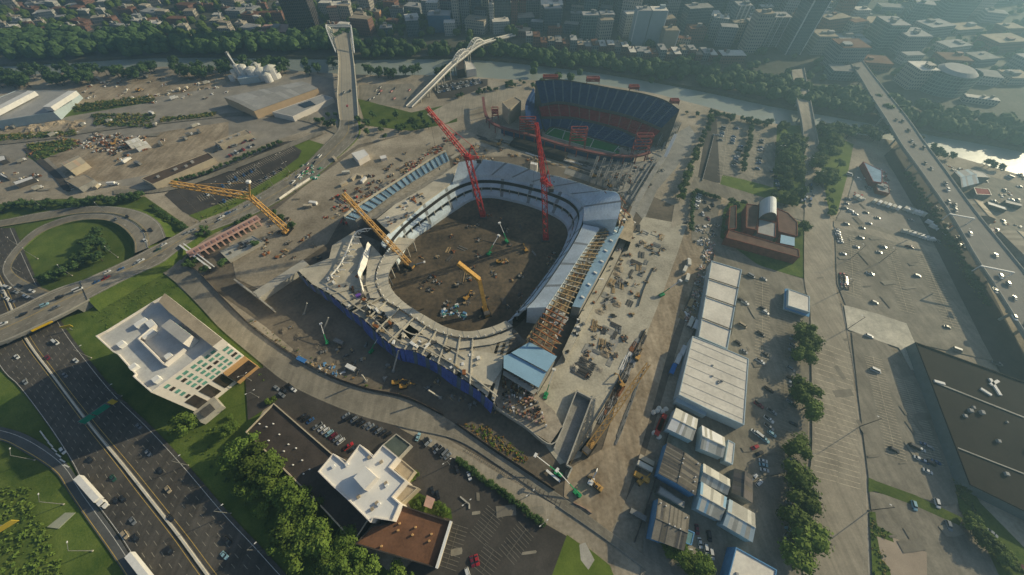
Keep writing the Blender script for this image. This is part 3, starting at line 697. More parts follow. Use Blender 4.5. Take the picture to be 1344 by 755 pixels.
# ---- site road past the stadium
SL = [(205, 352), (232, 372), (262, 402), (290, 432), (330, 466), (372, 500), (413, 522), (470, 545), (532, 562), (600, 578), (660, 615), (716, 654), (800, 712), (900, 790)]
SR = [(230, 336), (262, 360), (300, 400), (330, 430), (381, 467), (431, 495), (482, 513), (532, 524), (583, 548), (639, 587), (690, 621), (752, 662), (840, 726), (960, 800)]
A, B = strip('street', SL, SR, asphalt_old, 70, label='grey street curving past the stadium site')
mk = MB(); line(mk, between(A, B, .5), .18, paint_f, (3, 9)); line(mk, between(A, B, .04), .15, paint_f); line(mk, between(A, B, .96), .15, paint_f)
struct(mk, 'road_marking', 'worn lines on the site street')
kb = MB(); kerb(kb, cr(gs(SL), 70)[36:], .35, .14, concrete); kerb(kb, cr(gs(SR), 70), .35, .14, concrete); struct(kb, 'kerb', 'concrete kerbs of the site street')
# ---- highway
HL = [(-110, 300), (-40, 408), (0, 481), (25, 507), (65, 560), (98, 612), (111, 640), (155, 700), (190, 755), (260, 860)]
HM0 = [(-40, 300), (0, 372), (30, 440), (71, 496), (116, 557), (160, 612), (196, 658), (233, 705), (269, 755), (340, 850)]
HM1 = [(-37, 300), (3, 372), (35, 440), (75, 496), (122, 557), (168, 612), (205, 658), (242, 705), (279, 755), (352, 850)]
HR = [(20, 300), (52, 372), (88, 432), (121, 476), (157, 519), (202, 562), (247, 610), (302, 674), (342, 716), (380, 757), (470, 850)]
A, B = strip('highway', HL, HM0, asphalt, 60, label='left carriageway of the sunken highway')
mk = MB()
for f in (.17, .34, .51, .68): line(mk, between(A, B, f + .04), .2, paint_f, (3, 9))
line(mk, between(A, B, .035), .22, paint_w); line(mk, between(A, B, .93), .22, paint_y)
A2, B2 = strip('highway', HM1, HR, asphalt, 60, label='right carriageway of the sunken highway')
for f in (.20, .36, .52, .68): line(mk, between(A2, B2, f + .02), .2, paint_f, (3, 9))
line(mk, between(A2, B2, .07), .22, paint_y); line(mk, between(A2, B2, .9), .22, paint_w)
HWL, HWR = (A, B), (A2, B2)
rampL = [(-200, 585), (-60, 566), (0, 578), (26, 590), (72, 619), (90, 645), (111, 676), (145, 724), (170, 762), (230, 860)]
rampR = [(-200, 560), (-60, 546), (0, 560), (34, 570), (65, 588), (92, 612), (113, 645), (155, 702), (190, 757), (258, 860)]
A, B = strip('ramp_road', rampL, rampR, M('asphalt_ramp', (0.10, 0.10, 0.095), var=.2, s=.1, s2=1.3, big=.15), 60, label='grey slip road joining the highway')
line(mk, between(A, B, .12), .25, paint_y); line(mk, between(A, B, .72), .2, paint_w)
for k in range(7):   # gore chevrons
    p = g(54 + k * 5.2, 566 + k * 7.4); q = g(60 + k * 5.4, 574 + k * 6.6); line(mk, [p, q], .6, paint_w)
struct(mk, 'road_marking', 'white lane dashes and yellow edge lines of the highway')
# median barrier: one long thing
mb = MB(); m0 = between(HWL[1], HWR[0], .5)
for a, b in zip(m0, m0[1:]):
    d = (b - a).normalized(); nn = Vector((-d.y, d.x, 0))
    for w0, z0, z1 in ((.75, 0, .35), (.42, .35, 1.15)):
        mb.prism([a + nn * w0, a - nn * w0, b - nn * w0, b + nn * w0], z0, z1, M('barrier_c', (.58, .54, .46), var=.12, s=.3))
single(mb, 'median_barrier', 'long pale concrete barrier between the two highway carriageways', 'barrier')
# ---- boulevard from the overpass to the long bridge (rises over the highway)
def ribbon3(name, Lp, Rp, m, n, label, skirt=None, thick=0, kind='structure'):
    A = cr([g(*p) for p in Lp], n); B = cr([g(*p) for p in Rp], n); mb = MB(); dz = nz()
    up = Vector((0, 0, dz)); mb.grid([[p + up for p in B], [p + up for p in A]], m)
    if skirt:
        for E, O, s in ((A, B, 1), (B, A, -1)):
            out = []
            for p, q in zip(E, O):
                d = Vector((p.x - q.x, p.y - q.y, 0)).normalized()
                out.append(Vector((p.x, p.y, 0.0)) + d * p.z * 1.5)
            mb.grid([[p + up for p in E], out] if s > 0 else [out, [p + up for p in E]], skirt)
    struct(mb, name, label); return A, B
BU = [(106, 370, 5.6), (150, 350, 5.0), (177, 337, 4.4), (200, 325, 3.8), (228, 311, 3), (255, 296, 1.5), (300, 277, .3), (346, 252, 0), (396, 220, 0), (426, 190, 0), (443, 172, .3), (446, 158, 1.5)]
BL = [(116, 394, 5.6), (164, 369, 5.0), (190, 357, 4.4), (215, 345, 3.8), (240, 326, 3), (273, 306, 1.5), (330, 284, .3), (368, 264, 0), (410, 236, 0), (445, 206, 0), (470, 180, .3), (470, 158, 1.5)]
A, B = ribbon3('road', BU, BL, asphalt_old, 60, 'wide boulevard between the overpass and the long bridge', grass)
mk = MB()
def line3(mb, pts, w, m, dz, dash=None):
    acc = 0
    for a, b in zip(pts, pts[1:]):
        d = (b - a); L = d.length; d.normalize(); nn = Vector((-d.y, d.x, 0)).normalized() * w / 2; u = Vector((0, 0, dz))
        if dash is None or int(acc / dash) % 2 == 0: mb.face([a + nn + u, a - nn + u, b - nn + u, b + nn + u], m)
        acc += L
for f in (.06, .94): line3(mk, between(A, B, f), .2, paint_w, ZL[0] + .02)
for f in (.49, .51): line3(mk, between(A, B, f), .16, paint_y, ZL[0] + .02)
dense = cr(between(A, B, .26), 160); line3(mk, dense, .16, paint_w, ZL[0] + .02, 4); dense = cr(between(A, B, .74), 160); line3(mk, dense, .16, paint_w, ZL[0] + .02, 4)
struct(mk, 'road_marking', 'lane lines of the boulevard')
# loop ramp
LO = [(-300, 330, 0), (-80, 302, 0), (0, 290, 0), (51, 280, .3), (106, 272, 1), (152, 272, 2), (187, 279, 2.8), (210, 293, 3.2), (219, 312, 3.4)]
LI = [(-300, 344, 0), (-80, 313, 0), (0, 299, 0), (55, 290, .3), (106, 281, 1), (148, 281, 2), (174, 290, 2.8), (190, 304, 3.2), (195, 325, 3.6)]
A, B = ribbon3('ramp_road', LO, LI, asphalt_old, 50, 'outer loop of the curving ramp', grass)
mk = MB(); line3(mk, between(A, B, .1), .2, paint_w, ZL[0] + .02); line3(mk, between(A, B, .9), .2, paint_y, ZL[0] + .02)
LO2 = [(195, 326, 3.6), (189, 305, 3.2), (173, 291, 2.8), (146, 282, 2), (106, 282, 1), (73, 290, .4), (45, 303, .1), (20, 326, 0), (5, 349, 0), (8, 366, 0), (26, 384, 0), (60, 400, 0)]
LI2 = [(178, 333, 3.6), (176, 316, 3.2), (161, 299, 2.8), (140, 290, 2), (109, 289.5, 1), (78, 297, .4), (52, 309, .1), (30, 329, 0), (17, 349, 0), (22, 360, 0), (42, 372, 0), (75, 386, 0)]
A, B = ribbon3('ramp_road', LO2, LI2, asphalt_old, 60, 'inner loop of the curving ramp', grass)
line3(mk, between(A, B, .1), .2, paint_w, ZL[0] + .02); line3(mk, between(A, B, .9), .2, paint_y, ZL[0] + .02); struct(mk, 'road_marking', 'edge lines of the loop ramp')
mb = MB(); kk = cr([g(*p) for p in LO2[:6]], 24)
for a, b in zip(kk, kk[1:]): mb.beam(a + Vector((0, 0, .55)), b + Vector((0, 0, .55)), .35, concrete_d, .9)
single(mb, 'ramp_barrier', 'dark curved barrier splitting the two lanes of the loop ramp', 'barrier')
yl, yr = strip('street', [(-60, 197), (60, 184), (130, 173), (250, 159), (330, 152), (400, 160), (440, 176)], [(-60, 191), (60, 179), (130, 169), (250, 155), (336, 147), (408, 155), (446, 170)], asphalt_old, 40, label='grey lane running through the upper left yards')
strip('street', [(30, 196), (48, 212), (70, 232), (84, 250)], [(40, 194), (58, 210), (80, 230), (94, 249)], asphalt_lot, 20, label='lane painted dark with shade beside the scrap yard lawn')  # shade over this lane is put into the asphalt colour
strip('street', [(150, 250), (230, 244), (330, 208), (420, 172)], [(150, 256), (232, 249), (336, 212), (426, 176)], asphalt_old, 30, label='lane behind the dark boulevard car park')
# ---- big right street
RL = [(1040, 100), (1046, 125), (1052, 155), (1055, 200), (1056, 250), (1055, 295), (1055, 370), (1062, 400), (1064, 470), (1065, 560), (1064, 600), (1058, 660), (1052, 760), (1044, 860)]
RR = [(1057, 98), (1063, 125), (1068, 155), (1074, 200), (1082, 250), (1090, 295), (1095, 370), (1101, 400), (1115, 470), (1126, 560), (1133, 600), (1136, 660), (1138, 760), (1140, 860)]
A, B = strip('street', RL[2:], RR[2:], asphalt_pale, 60, label='broad tan street along the tree row')
mk = MB()
for f in (.33, .36): line(mk, between(A, B, f)[:26], .14, paint_f)
line(mk, between(A, B, .66)[:26], .14, paint_f, (3, 6)); line(mk, between(A, B, .93), .2, paint_f)
# worn diagonal stall lines on the street
for k in range(26):
    y = 448 + k * 7.1
    line(mk, [g(1070 - k * .1, y), g(1093 + k * .25, y + 8)], .3, paint_l); line(mk, [g(1094 + k * .25, y + 9), g(1116 + k * .5, y + 17)], .3, paint_l)
struct(mk, 'road_marking', 'faded stall lines painted across the tan street')
kb = MB(); kk = [g(*p) for p in [(1097, 398), (1113, 470), (1127, 560), (1135, 620), (1138, 690), (1141, 780)]]; kerb(kb, cr(kk, 40), .5, .15, concrete)
kk = [g(*p) for p in [(1104, 398), (1118, 470), (1132, 560), (1139, 620), (1142, 690), (1145, 780)]]; kerb(kb, cr(kk, 40), .35, .15, concrete_d); struct(kb, 'kerb', 'double kerb along the right edge of the street')
# ---- stall lines in lots
def stalls(name, a, b, n, depth, m=None, back=True, label=None):
    A, B = g(*a), g(*b); d = (B - A).normalized(); nn = Vector((-d.y, d.x, 0)) * depth; mb = MB()
    for i in range(n + 1):
        p = A.lerp(B, i / n); line(mb, [p - nn, p + nn], .22, m or paint_l)
    line(mb, [A, B], .16, m or paint_l)
    return mb
def merge(mbs, label):
    out = MB()
    for q in mbs:
        for f, mi in zip(q.f, q.mi): out.face([q.v[i] for i in f], q.mats[mi])
    struct(out, 'road_marking', label)
merge([stalls('s', (628, 708), (650, 672), 9, 5, paint_d), stalls('s', (665, 730), (690, 695), 8, 5, paint_d), stalls('s', (586, 745), (602, 690), 10, 5, paint_d), stalls('s', (632, 752), (648, 722), 6, 5, paint_d)], 'white stall lines in the dark car park')
merge([stalls('s', (612, 590), (735, 662), 24, 1.6, M('paint_k', (0.09, 0.08, 0.07)), label='')], 'dark stall ticks on the tan parking strip')
merge([stalls('s', (1000, 372), (1000, 470), 26, 4.8), stalls('s', (1028, 398), (1030, 640), 60, 4.5, paint_f), stalls('s', (1145, 470), (1175, 600), 36, 5), stalls('s', (1185, 500), (1225, 610), 34, 5)], 'faint stall lines in the right hand yards')
merge([stalls('s', (1115, 310), (1120, 390), 26, 5), stalls('s', (1165, 320), (1190, 410), 28, 5), stalls('s', (1210, 335), (1250, 430), 28, 5)], 'faint stall lines in the wide car park')
merge([stalls('s', (262, 262), (340, 226), 30, 5), stalls('s', (290, 270), (372, 222), 30, 5), stalls('s', (300, 235), (385, 196), 34, 5)], 'faint stall lines in the dark boulevard car park')
merge([stalls('s', (955, 165), (948, 232), 20, 5), stalls('s', (1000, 172), (988, 240), 20, 5)], 'stall lines of the tree lined car park')

# repairs, stains and worn panels on the big lots
dk = M('repair_dark', (.195, .174, .138), var=.2, s=.2, s2=1.4, big=.2); lt = M('repair_light', (.262, .236, .186), var=.2, s=.2, s2=1.4, big=.2)
mb = MB(); mz = nz()
for x0, y0, x1, y1, n_ in ((1105, 310, 1240, 420, 22), (1125, 460, 1220, 620, 20), (1070, 320, 1120, 740, 18), (975, 375, 1040, 640, 22), (1110, 270, 1220, 300, 10), (1150, 660, 1260, 740, 8), (560, 640, 720, 740, 12), (950, 160, 1015, 230, 10), (250, 220, 390, 270, 10), (10, 150, 320, 250, 26), (1230, 240, 1340, 330, 12)):
    for i in range(n_ // 2):
        p = g(R.uniform(x0, x1), R.uniform(y0, y1)); r = R.uniform(1.5, 6); a = R.choice((.1, .12, 1.65)); e = R.uniform(.12, .5)
        P = []
        for cu, cv in ((-1, -1), (0, -1.1), (1, -1), (1.05, 0), (1, 1), (-.2, 1.08), (-1, 1)):
            u, v = r * (cu + R.uniform(-.12, .12)), r * e * (cv + R.uniform(-.12, .12)); P.append((p.x + u * math.cos(a) - v * math.sin(a), p.y + u * math.sin(a) + v * math.cos(a), mz + i * .0004))
        mb.face(P, dk if R.random() < .6 else lt)
struct(mb, 'asphalt_patch', 'irregular repairs and stains on the big car parks')
# ------------------------------------------------------------------ the new stadium (under construction)
def tier(mb, A, B, steps, m, aisle=None, every=9, front=None, back=None, skm=None):
    """stepped seating between two equal-length edges; walls down to z=front / z=back"""
    n = len(A); rows = []
    for k in range(steps + 1):
        t = k / steps
        r = [a.lerp(b, t) for a, b in zip(A, B)]
        if k > 0: rows.append([Vector((p.x, p.y, q.z)) for p, q in zip(r, prev)])
        rows.append(r); prev = r
    if front is not None: mb.grid([[Vector((p.x, p.y, front)) for p in A], A], skm or m)
    if aisle is None: mb.grid(rows, m)
    else:
        j = 0
        while j < n - 1:
            e = min(n - 1, j + every); mb.grid([r[j:e + 1] for r in rows], m); j = e
            if j < n - 1: mb.grid([r[j:j + 2] for r in rows], aisle); j += 1
    if back is not None: mb.grid([B, [Vector((p.x, p.y, back)) for p in B]], skm or m)
    for side in (0, -1):
        P = [r[side] for r in rows]; base = min(front if front is not None else P[0].z, back if back is not None else P[0].z)
        mb.face(P + [Vector((P[-1].x, P[-1].y, base)), Vector((P[0].x, P[0].y, base))], skm or m)
def slab(mb, px, z, m, th=.6, ms=None):
    mb.prism([g(a, b, z) for a, b in px], z - th, z, ms or m, m, bottom=True)
def setz(P, z): return [Vector((p.x, p.y, z)) for p in P]
c0 = g(640, 350)
NS = thing('stadium', 'huge new stadium bowl under construction, concrete tiers round a dirt floor', 'stadium', (c0.x, c0.y, 0))
fl = MB(); FLP = [(500, 380), (512, 345), (545, 305), (600, 270), (650, 250), (720, 270), (752, 300), (745, 340), (700, 405), (660, 440), (600, 445), (540, 420)]
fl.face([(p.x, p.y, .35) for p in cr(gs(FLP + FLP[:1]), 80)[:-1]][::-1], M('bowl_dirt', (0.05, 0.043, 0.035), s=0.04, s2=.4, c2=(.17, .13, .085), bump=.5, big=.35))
fl.build('bowl_floor', NS)
n = 110
C1 = cr([g(x, y, 4) for x, y in [(521, 345), (537, 315), (570, 291), (595, 274), (620, 259), (645, 256), (672, 261), (698, 268), (725, 279), (741, 290), (746, 303), (742, 318), (732, 338), (707, 373), (682, 405), (664, 424)]], n)
C2 = cr([g(x, y, 18) for x, y in [(500, 320), (514, 303), (559, 264), (591, 241), (620, 232), (645, 231), (672, 234), (700, 240), (728, 247), (752, 257), (766, 272), (764, 292), (752, 318), (727, 357), (703, 390), (690, 404)]], n)
def mix(t, z): return [Vector((a.x + (b.x - a.x) * t, a.y + (b.y - a.y) * t, z)) for a, b in zip(C1, C2)]
cm = concrete_d
for nm, t0, z0, t1, z1, fr in (('lower_tier', 0, 3.5, .34, 7.5, .3), ('club_tier', .36, 10.6, .66, 13.2, 9.8), ('middle_tier', .68, 16, 1, 18.5, 15.2)):
    m_ = MB(); tier(m_, mix(t0, z0), mix(t1, z1), 6, bowl_skylit_c, M('aisle_c', (.27, .285, .285)), 8, fr, z0 - 1 if nm != 'lower_tier' else 7); m_.build(nm, NS)
m_ = MB(); m_.grid([mix(.62, .3), mix(.62, 16)], dark_void); m_.grid([mix(.40, 7.4), mix(.40, 10)], dark_void)  # walls painted near-black for the shade in the slots between tiers
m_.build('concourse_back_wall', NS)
cols = 0
for i in range(2, n, 3):   # columns that show as the toothed line round the field wall
    p, q = mix(.30, 0)[i], mix(.62, 0)[i]
    k = MB(); k.box((p.x, p.y, .3), (.9, .9, 10.2), concrete); k.build('column', NS)
U1 = cr([g(x, y, 20) for x, y in [(594, 239), (620, 231), (645, 230), (672, 233), (700, 239), (728, 246), (752, 256), (766, 271), (766, 290)]], 80)
U2 = cr([g(x, y, 30) for x, y in [(602, 213), (627, 209), (654, 212), (680, 217), (707, 226), (734, 232), (761, 240), (788, 249), (810, 253), (815, 268), (811, 287)]], 80)
m_ = MB(); tier(m_, U1, U2, 26, bowl_skylit_c, M('aisle_c', (.27, .285, .285)), 9, 17, .3); m_.build('upper_deck', NS)
m_ = MB(); tier(m_, cr([g(x, y, 19) for x, y in [(766, 294), (754, 318), (729, 357), (705, 390), (692, 404)]], 40), cr([g(x, y, 23) for x, y in [(787, 299), (762, 335), (740, 369), (717, 403)]], 40), 9, bowl_skylit_c, M('aisle_c', (.27, .285, .285)), 9, 16, .3); m_.build('side_tier', NS)
# left side: broad light deck, formwork strip, blue strip, rim
P4i = [(512, 305), (559, 264), (592, 240)]; P4o = [(494, 288), (519, 268), (559, 245), (588, 224), (602, 214)]
m_ = MB(); m_.prism([g(a, b, 19) for a, b in P4i] + [g(a, b, 19) for a, b in reversed(P4o)], 17.6, 19, deck_c, bottom=True); m_.build('concrete_deck', NS); P4 = [g(*q, 19) for q in [(514, 303), (559, 262), (500, 286), (557, 247)]]
m_ = MB(); A = cr([g(a, b, 15.3) for a, b in [(476, 286), (488, 277.5), (529, 248), (576, 220), (590, 212)]], 40); B = cr([g(a, b, 19) for a, b in [(494, 287), (519, 268), (559, 245), (590, 223)]], 40)
m_.grid([B, [b_.lerp(a_, .5) - Vector((0, 0, .8)) for a_, b_ in zip(A, B)], A], M('form_mix', (.24, .20, .14), s=.35, s2=1.6, c2=(.48, .42, .32), bump=.4)); m_.grid([A, setz(A, .3)], concrete_d); m_.build('formwork_strip', NS)
m_ = MB(); A = cr([g(a, b, 15) for a, b in [(466, 289), (486, 277), (528, 247), (575, 219), (590, 211)]], 60); B = cr([g(a, b, 20) for a, b in [(452, 285), (470, 271), (523, 237), (568, 208), (585, 199)]], 60)
tier(m_, A, B, 7, blue_form, M('aisle_b', (.14, .22, .30)), 6, .3, .3, concrete_d); m_.build('side_tier', NS)
m_ = MB()
for a, b in zip(B, B[1:]): m_.beam(a + Vector((0, 0, .7)), b + Vector((0, 0, .7)), 1.1, deck_c, 1.4)
m_.build('rim_beam', NS)
for i in range(1, 60, 3):
    k = MB(); k.beam(A[i] + Vector((0, 0, .3)), B[i] + Vector((0, 0, .5)), .45, steel_d, .8); k.build('raker_beam', NS)
# near ring deck
RI = [(545, 314), (530, 328), (518, 343), (510, 359), (512, 377), (532, 398), (559, 415), (587, 430), (615, 435), (645, 429), (664, 421)]
RO = [(520, 311), (503, 336), (495, 354), (494, 371), (504, 392), (520, 402), (542, 416), (569, 433), (600, 442), (630, 443), (655, 436), (673, 428)]
RIw = cr([g(a, b, 12) for a, b in RI], 60); ROw = cr([g(a, b, 12) for a, b in RO], 60)
m_ = MB(); m_.grid([RIw, ROw], deck_c); m_.grid([setz(RIw, 10.8), RIw], concrete_d); m_.grid([ROw, setz(ROw, 10.8)], concrete_d); m_.grid([setz(ROw, 10.8), setz(RIw, 10.8)], concrete_d)
for i in range(3, 60, 4): m_.beam(RIw[i] + Vector((0, 0, .05)), ROw[i] + Vector((0, 0, .05)), .3, concrete_d, .1)
m_.build('ring_deck', NS)
for i in range(1, 60, 3):
    k = MB(); k.box((RIw[i].x, RIw[i].y, .3), (.8, .8, 10.6), concrete); k.build('column', NS)
for i in range(2, 60, 2):
    k = MB(); q = ROw[i].lerp(RIw[i], .1); k.beam((q.x, q.y, 11.9), (q.x, q.y, 13.6), .5, white); k.build('starter_post', NS)
# near decks at several levels
low = MB(); slab(low, [(400, 357), (440, 338), (470, 305), (500, 318), (496, 340), (492, 372), (505, 395), (545, 420), (600, 446), (650, 440), (673, 430), (690, 448), (664, 464), (661, 488), (650, 512), (620, 503), (580, 477), (544, 459), (505, 444), (478, 420), (456, 406), (434, 389), (412, 375)], 5.5, M('slab_low', (.20, .18, .15), var=.35, s=.2, s2=1.2), 5.2, concrete_d); low.build('lower_slab', NS)
for px in ([(391, 355), (432, 339), (436, 322), (466, 303), (479, 330), (474, 372), (482, 385), (468, 398), (457, 404), (434, 386), (410, 373)],
           [(488, 322), (502, 337), (493, 354), (492, 371), (500, 392), (486, 391), (480, 373), (482, 345)],
           [(484, 402), (500, 396), (520, 408), (510, 418), (494, 410)], [(526, 438), (537, 427), (549, 434), (539, 446)],
           [(540, 422), (570, 440), (600, 449), (645, 444), (668, 434), (676, 443), (645, 452), (600, 458), (566, 448), (534, 430)],
           [(573, 456), (600, 462), (622, 460), (660, 466), (659, 485), (645, 506), (620, 500), (594, 482)],
           [(520, 424), (530, 421), (556, 440), (566, 452), (556, 455), (540, 448)]):
    m_ = MB(); slab(m_, px, 11.4, deck_c, .7, concrete_d); m_.build('deck_slab', NS)
FT = [(391, 356), (410, 374), (434, 387), (457, 406), (478, 420), (505, 446), (523, 457), (544, 461), (580, 480), (620, 506), (654, 533)]
FTw = cr([g(a, b, 11.5) for a, b in FT], 60)
deck_n = M('deck_n', (.33, .29, .22), s=.15, s2=.9, c2=(.52, .47, .37), bump=.2, big=.25)
m_ = MB(); NU, NV = 56, 5
def cell(u, v):
    a = FTw[min(59, int(10 + 48 * u / NU))]; b = ROw[min(59, int(12 + 47 * u / NU))]
    fa = 10 + 48 * u / NU; fb = 12 + 47 * u / NU; i, j = min(58, int(fa)), min(58, int(fb))
    a = FTw[i].lerp(FTw[i + 1], fa - i); b = ROw[j].lerp(ROw[j + 1], fb - j); p = a.lerp(b, .02 + .96 * v / NV); return Vector((p.x, p.y, 10.4))
for u in range(NU):
    for v in range(NV):
        if (10 < u < 22 and v in (1, 2) and u % 4 != 0) or R.random() < .10: continue
        P = [cell(u, v), cell(u, v + 1), cell(u + 1, v + 1), cell(u + 1, v)]; z = R.uniform(-.25, .25) if R.random() < .3 else 0
        m_.prism([q for q in P], 9.7, 10.4 + z, concrete_d, deck_n)
m_.build('main_deck', NS)
for i in range(12, 56, 4):   # radial beams between ring and outer edge
    j = min(range(60), key=lambda q: (ROw[q] - FTw[i]).length)
    k = MB(); k.beam(FTw[i], Vector((ROw[j].x, ROw[j].y, 11.5)), .8, deck_c, 1.0); k.build('deck_beam', NS)
m_ = MB(); inn = [p.lerp(Vector((c0.x, c0.y, 11.5)), .05) for p in FTw]
for a, b in zip(inn[8:], inn[9:]): m_.beam(a, b, .7, deck_c, .9)
m_.build('edge_beam', NS); m_ = MB()
inn = [p.lerp(Vector((c0.x, c0.y, 11.5)), .13) for p in FTw]
for a, b in zip(inn[14:50], inn[15:51]): m_.beam(a, b, .7, deck_c, .9)
m_.build('edge_beam', NS)
for i in range(0, 60, 2):
    k = MB(); k.box((FTw[i].x, FTw[i].y, 0), (.8, .8, 11.4), concrete_d); k.build('column', NS)
m_ = MB(); grey_wrap = M('grey_wrap', (.10, .13, .17), var=.3, s=.2)
for i, (a, b) in enumerate(zip(FTw, FTw[1:])):
    if i > 57: continue
    mm = grey_wrap if (i < 13 and i % 3) else (blue_wrap if (i * 7) % 11 > 2 else grey_wrap)
    zt = 12.6 + R.uniform(-.3, .4); zb = .8 if i > 8 else 5
    d = (b - a).normalized(); nn = Vector((d.y, -d.x, 0)); fl_ = lambda q: (1.0 + 1.7 * max(0, min(1, (q - 14) / 10))) * (1 + .22 * math.sin(q * .55))
    a2, b2 = a.lerp(b, .02), a.lerp(b, .98)
    P = [[Vector((p.x, p.y, z)) + nn * (w + k_ * fl_(q)) for p, q in ((a2, i), ((a2 + b2) / 2, i + .5), (b2, i + 1))] for z, w, k_ in ((zb, .6, 1), ((zt + zb) / 2, .7, .42), (zt, .7, 0))]
    m_.grid(P, mm)
m_.build('blue_wrap', NS)
# tarp, light frames
m_ = MB(); TL = cr([g(a, b, 12) for a, b in [(482, 320), (474, 338), (469, 357), (474, 372), (477, 383)]], 16); TR = cr([g(a, b, 12) for a, b in [(487, 322), (481, 348), (474, 362), (476, 374), (478, 384)]], 16)
mid_ = [(a + b) / 2 + Vector((0, 0, 3.0 + .7 * math.sin(i * 2.1))) for i, (a, b) in enumerate(zip(TL, TR))]
m_.grid([TR, mid_, TL], tarp); m_.build('white_tarp', NS)
fr = cr([g(a, b, 15) for a, b in [(480, 300), (466, 306), (456, 328), (446, 348), (434, 362)]], 9)
for i, p in enumerate(fr):
    k = MB(); q = Vector((p.x, p.y, 11.4)); k.beam(q, p, .7, tarp)
    if i < 8: k.beam(p, fr[i + 1], .7, tarp)
    o_ = p + Vector((7, -1.5, 1)); k.beam(p, o_, .5, tarp); k.beam(q, p + Vector((3.5, -.7, 0)), .4, tarp); k.build('roof_frame', NS)
# blue roofs at the near right corner
for px, z in (([(671, 463), (695, 449), (731, 468), (718, 488)], 17), ([(661, 467), (671, 464), (717, 489), (707, 509), (661, 483)], 16)):
    m_ = MB(); slab(m_, px, z, blue_roof, 1.0, steel_d); m_.build('roof_panel', NS)
m_ = MB(); slab(m_, [(661, 486), (706, 512), (701, 518), (660, 492)], 12.5, concrete, .5, concrete_d); m_.build('deck_slab', NS)
for i in range(7):
    p = g(662 + i * 6.6, 486 + i * 4, 12); k = MB(); k.box((p.x, p.y, .1), (.8, .8, 15.0), steel_d); k.build('column', NS)
cor = MB(); slab(cor, [(667, 470), (695, 452), (729, 469), (706, 510), (663, 486)], 11, concrete_d, 10.8, concrete_d); cor.build('corner_block', NS)
# lower corner yard with shores
yd = MB(); slab(yd, [(642, 512), (660, 490), (702, 516), (728, 540), (738, 560), (722, 582), (654, 536)], 4.5, M('yard_slab', (.34, .29, .22), var=.3, s=.25, s2=1.2), 4.4, concrete_d); yd.build('lower_yard', NS)
wl = MB(); ww = cr([g(a, b, 5.2) for a, b in [(640, 524), (654, 536), (688, 558), (723, 583), (740, 560)]], 24)
for a, b in zip(ww, ww[1:]): wl.beam(setz([a], 2.6)[0], setz([b], 2.6)[0], .5, concrete, 5.2)
wl.build('retaining_wall', NS)
sh = MB(); q4 = [g(a, b, 4.5) for a, b in [(660, 493), (702, 518), (716, 560), (662, 536)]]
for i in range(14):
    for j in range(9):
        if R.random() < .12: continue
        p = q4[0].lerp(q4[1], i / 13).lerp(q4[3].lerp(q4[2], i / 13), j / 8)
        sh.box((p.x + R.uniform(-.3, .3), p.y + R.uniform(-.3, .3), 4.4), (R.uniform(.5, 1.5), R.uniform(.4, 1.2), R.uniform(1.2, 4.2)), R.choice([rust, timber, pink, steel, white, dark_void, timber]), R.uniform(0, .4))
so = sh.build('shoring', NS); so['kind'] = 'stuff'
# right side: timber decks, raker frames, blue-grey strip, outer wall
tz = MB(); slab(tz, [(786, 301), (803, 299), (776, 346), (752, 392), (742, 412), (728, 430), (700, 450), (690, 446), (716, 404), (740, 369), (762, 336)], 11, timber, 1.0, concrete_d); tz.build('timber_deck', NS)
m_ = MB(); A = cr([g(a, b, 14) for a, b in [(803, 299), (776, 348), (751, 402)]], 30); B = cr([g(a, b, 14) for a, b in [(820, 296), (791, 351), (762, 404)]], 30)
m_.grid([A, B], blue_form); m_.grid([setz(A, 10), A], concrete_d); m_.grid([B, setz(B, .1)], concrete_d); m_.face([A[0], B[0], setz([B[0]], .1)[0], setz([A[0]], .1)[0]], concrete_d); m_.face([A[-1], B[-1], setz([B[-1]], .1)[0], setz([A[-1]], .1)[0]][::-1], concrete_d)
m_.build('outer_concourse', NS)
for i in range(2, 30, 4):
    k = MB(); p = A[i].lerp(B[i], R.uniform(.4, .7)); k.box((p.x, p.y, 14), (1.2, 2.4, .8), tarp, .9); k.build('bundle', NS)
m_ = MB(); A2 = cr([g(a, b, 5) for a, b in [(823, 298), (794, 353), (765, 406), (738, 462)]], 30); B2 = cr([g(a, b, 5) for a, b in [(834, 291), (804, 353), (775, 408), (742, 472)]], 30)
m_.grid([A2, B2], pale_pad); m_.grid([B2, setz(B2, .05)], concrete_d); m_.build('side_ramp', NS)
IN = cr([g(a, b, 21) for a, b in [(785, 302), (762, 336), (740, 370), (717, 404), (695, 444)]], 28); OU = cr([g(a, b, 14.5) for a, b in [(804, 299), (778, 346), (754, 392), (744, 420), (728, 466)]], 28)
for i in range(28):
    k = MB(); k.beam(IN[i], OU[i], .5, rust if i > 20 else (timber if i % 3 else steel), 1.0); k.beam((IN[i].x, IN[i].y, 10), IN[i], .6, steel_d); k.beam(IN[i].lerp(OU[i], .5), Vector((IN[i].lerp(OU[i], .5).x, IN[i].lerp(OU[i], .5).y, 10)), .5, steel); k.build('raker_frame', NS)
for f in (.25, .55, .85):
    L_ = [a.lerp(b, f) + Vector((0, 0, .4)) for a, b in zip(IN, OU)]; m_ = MB()
    for i in range(27): m_.beam(L_[i], L_[i + 1], .35, R.choice([timber, timber, steel, steel_d] if i < 19 else [rust, rust, timber]))
    m_.build('purlin', NS)
m_ = MB()
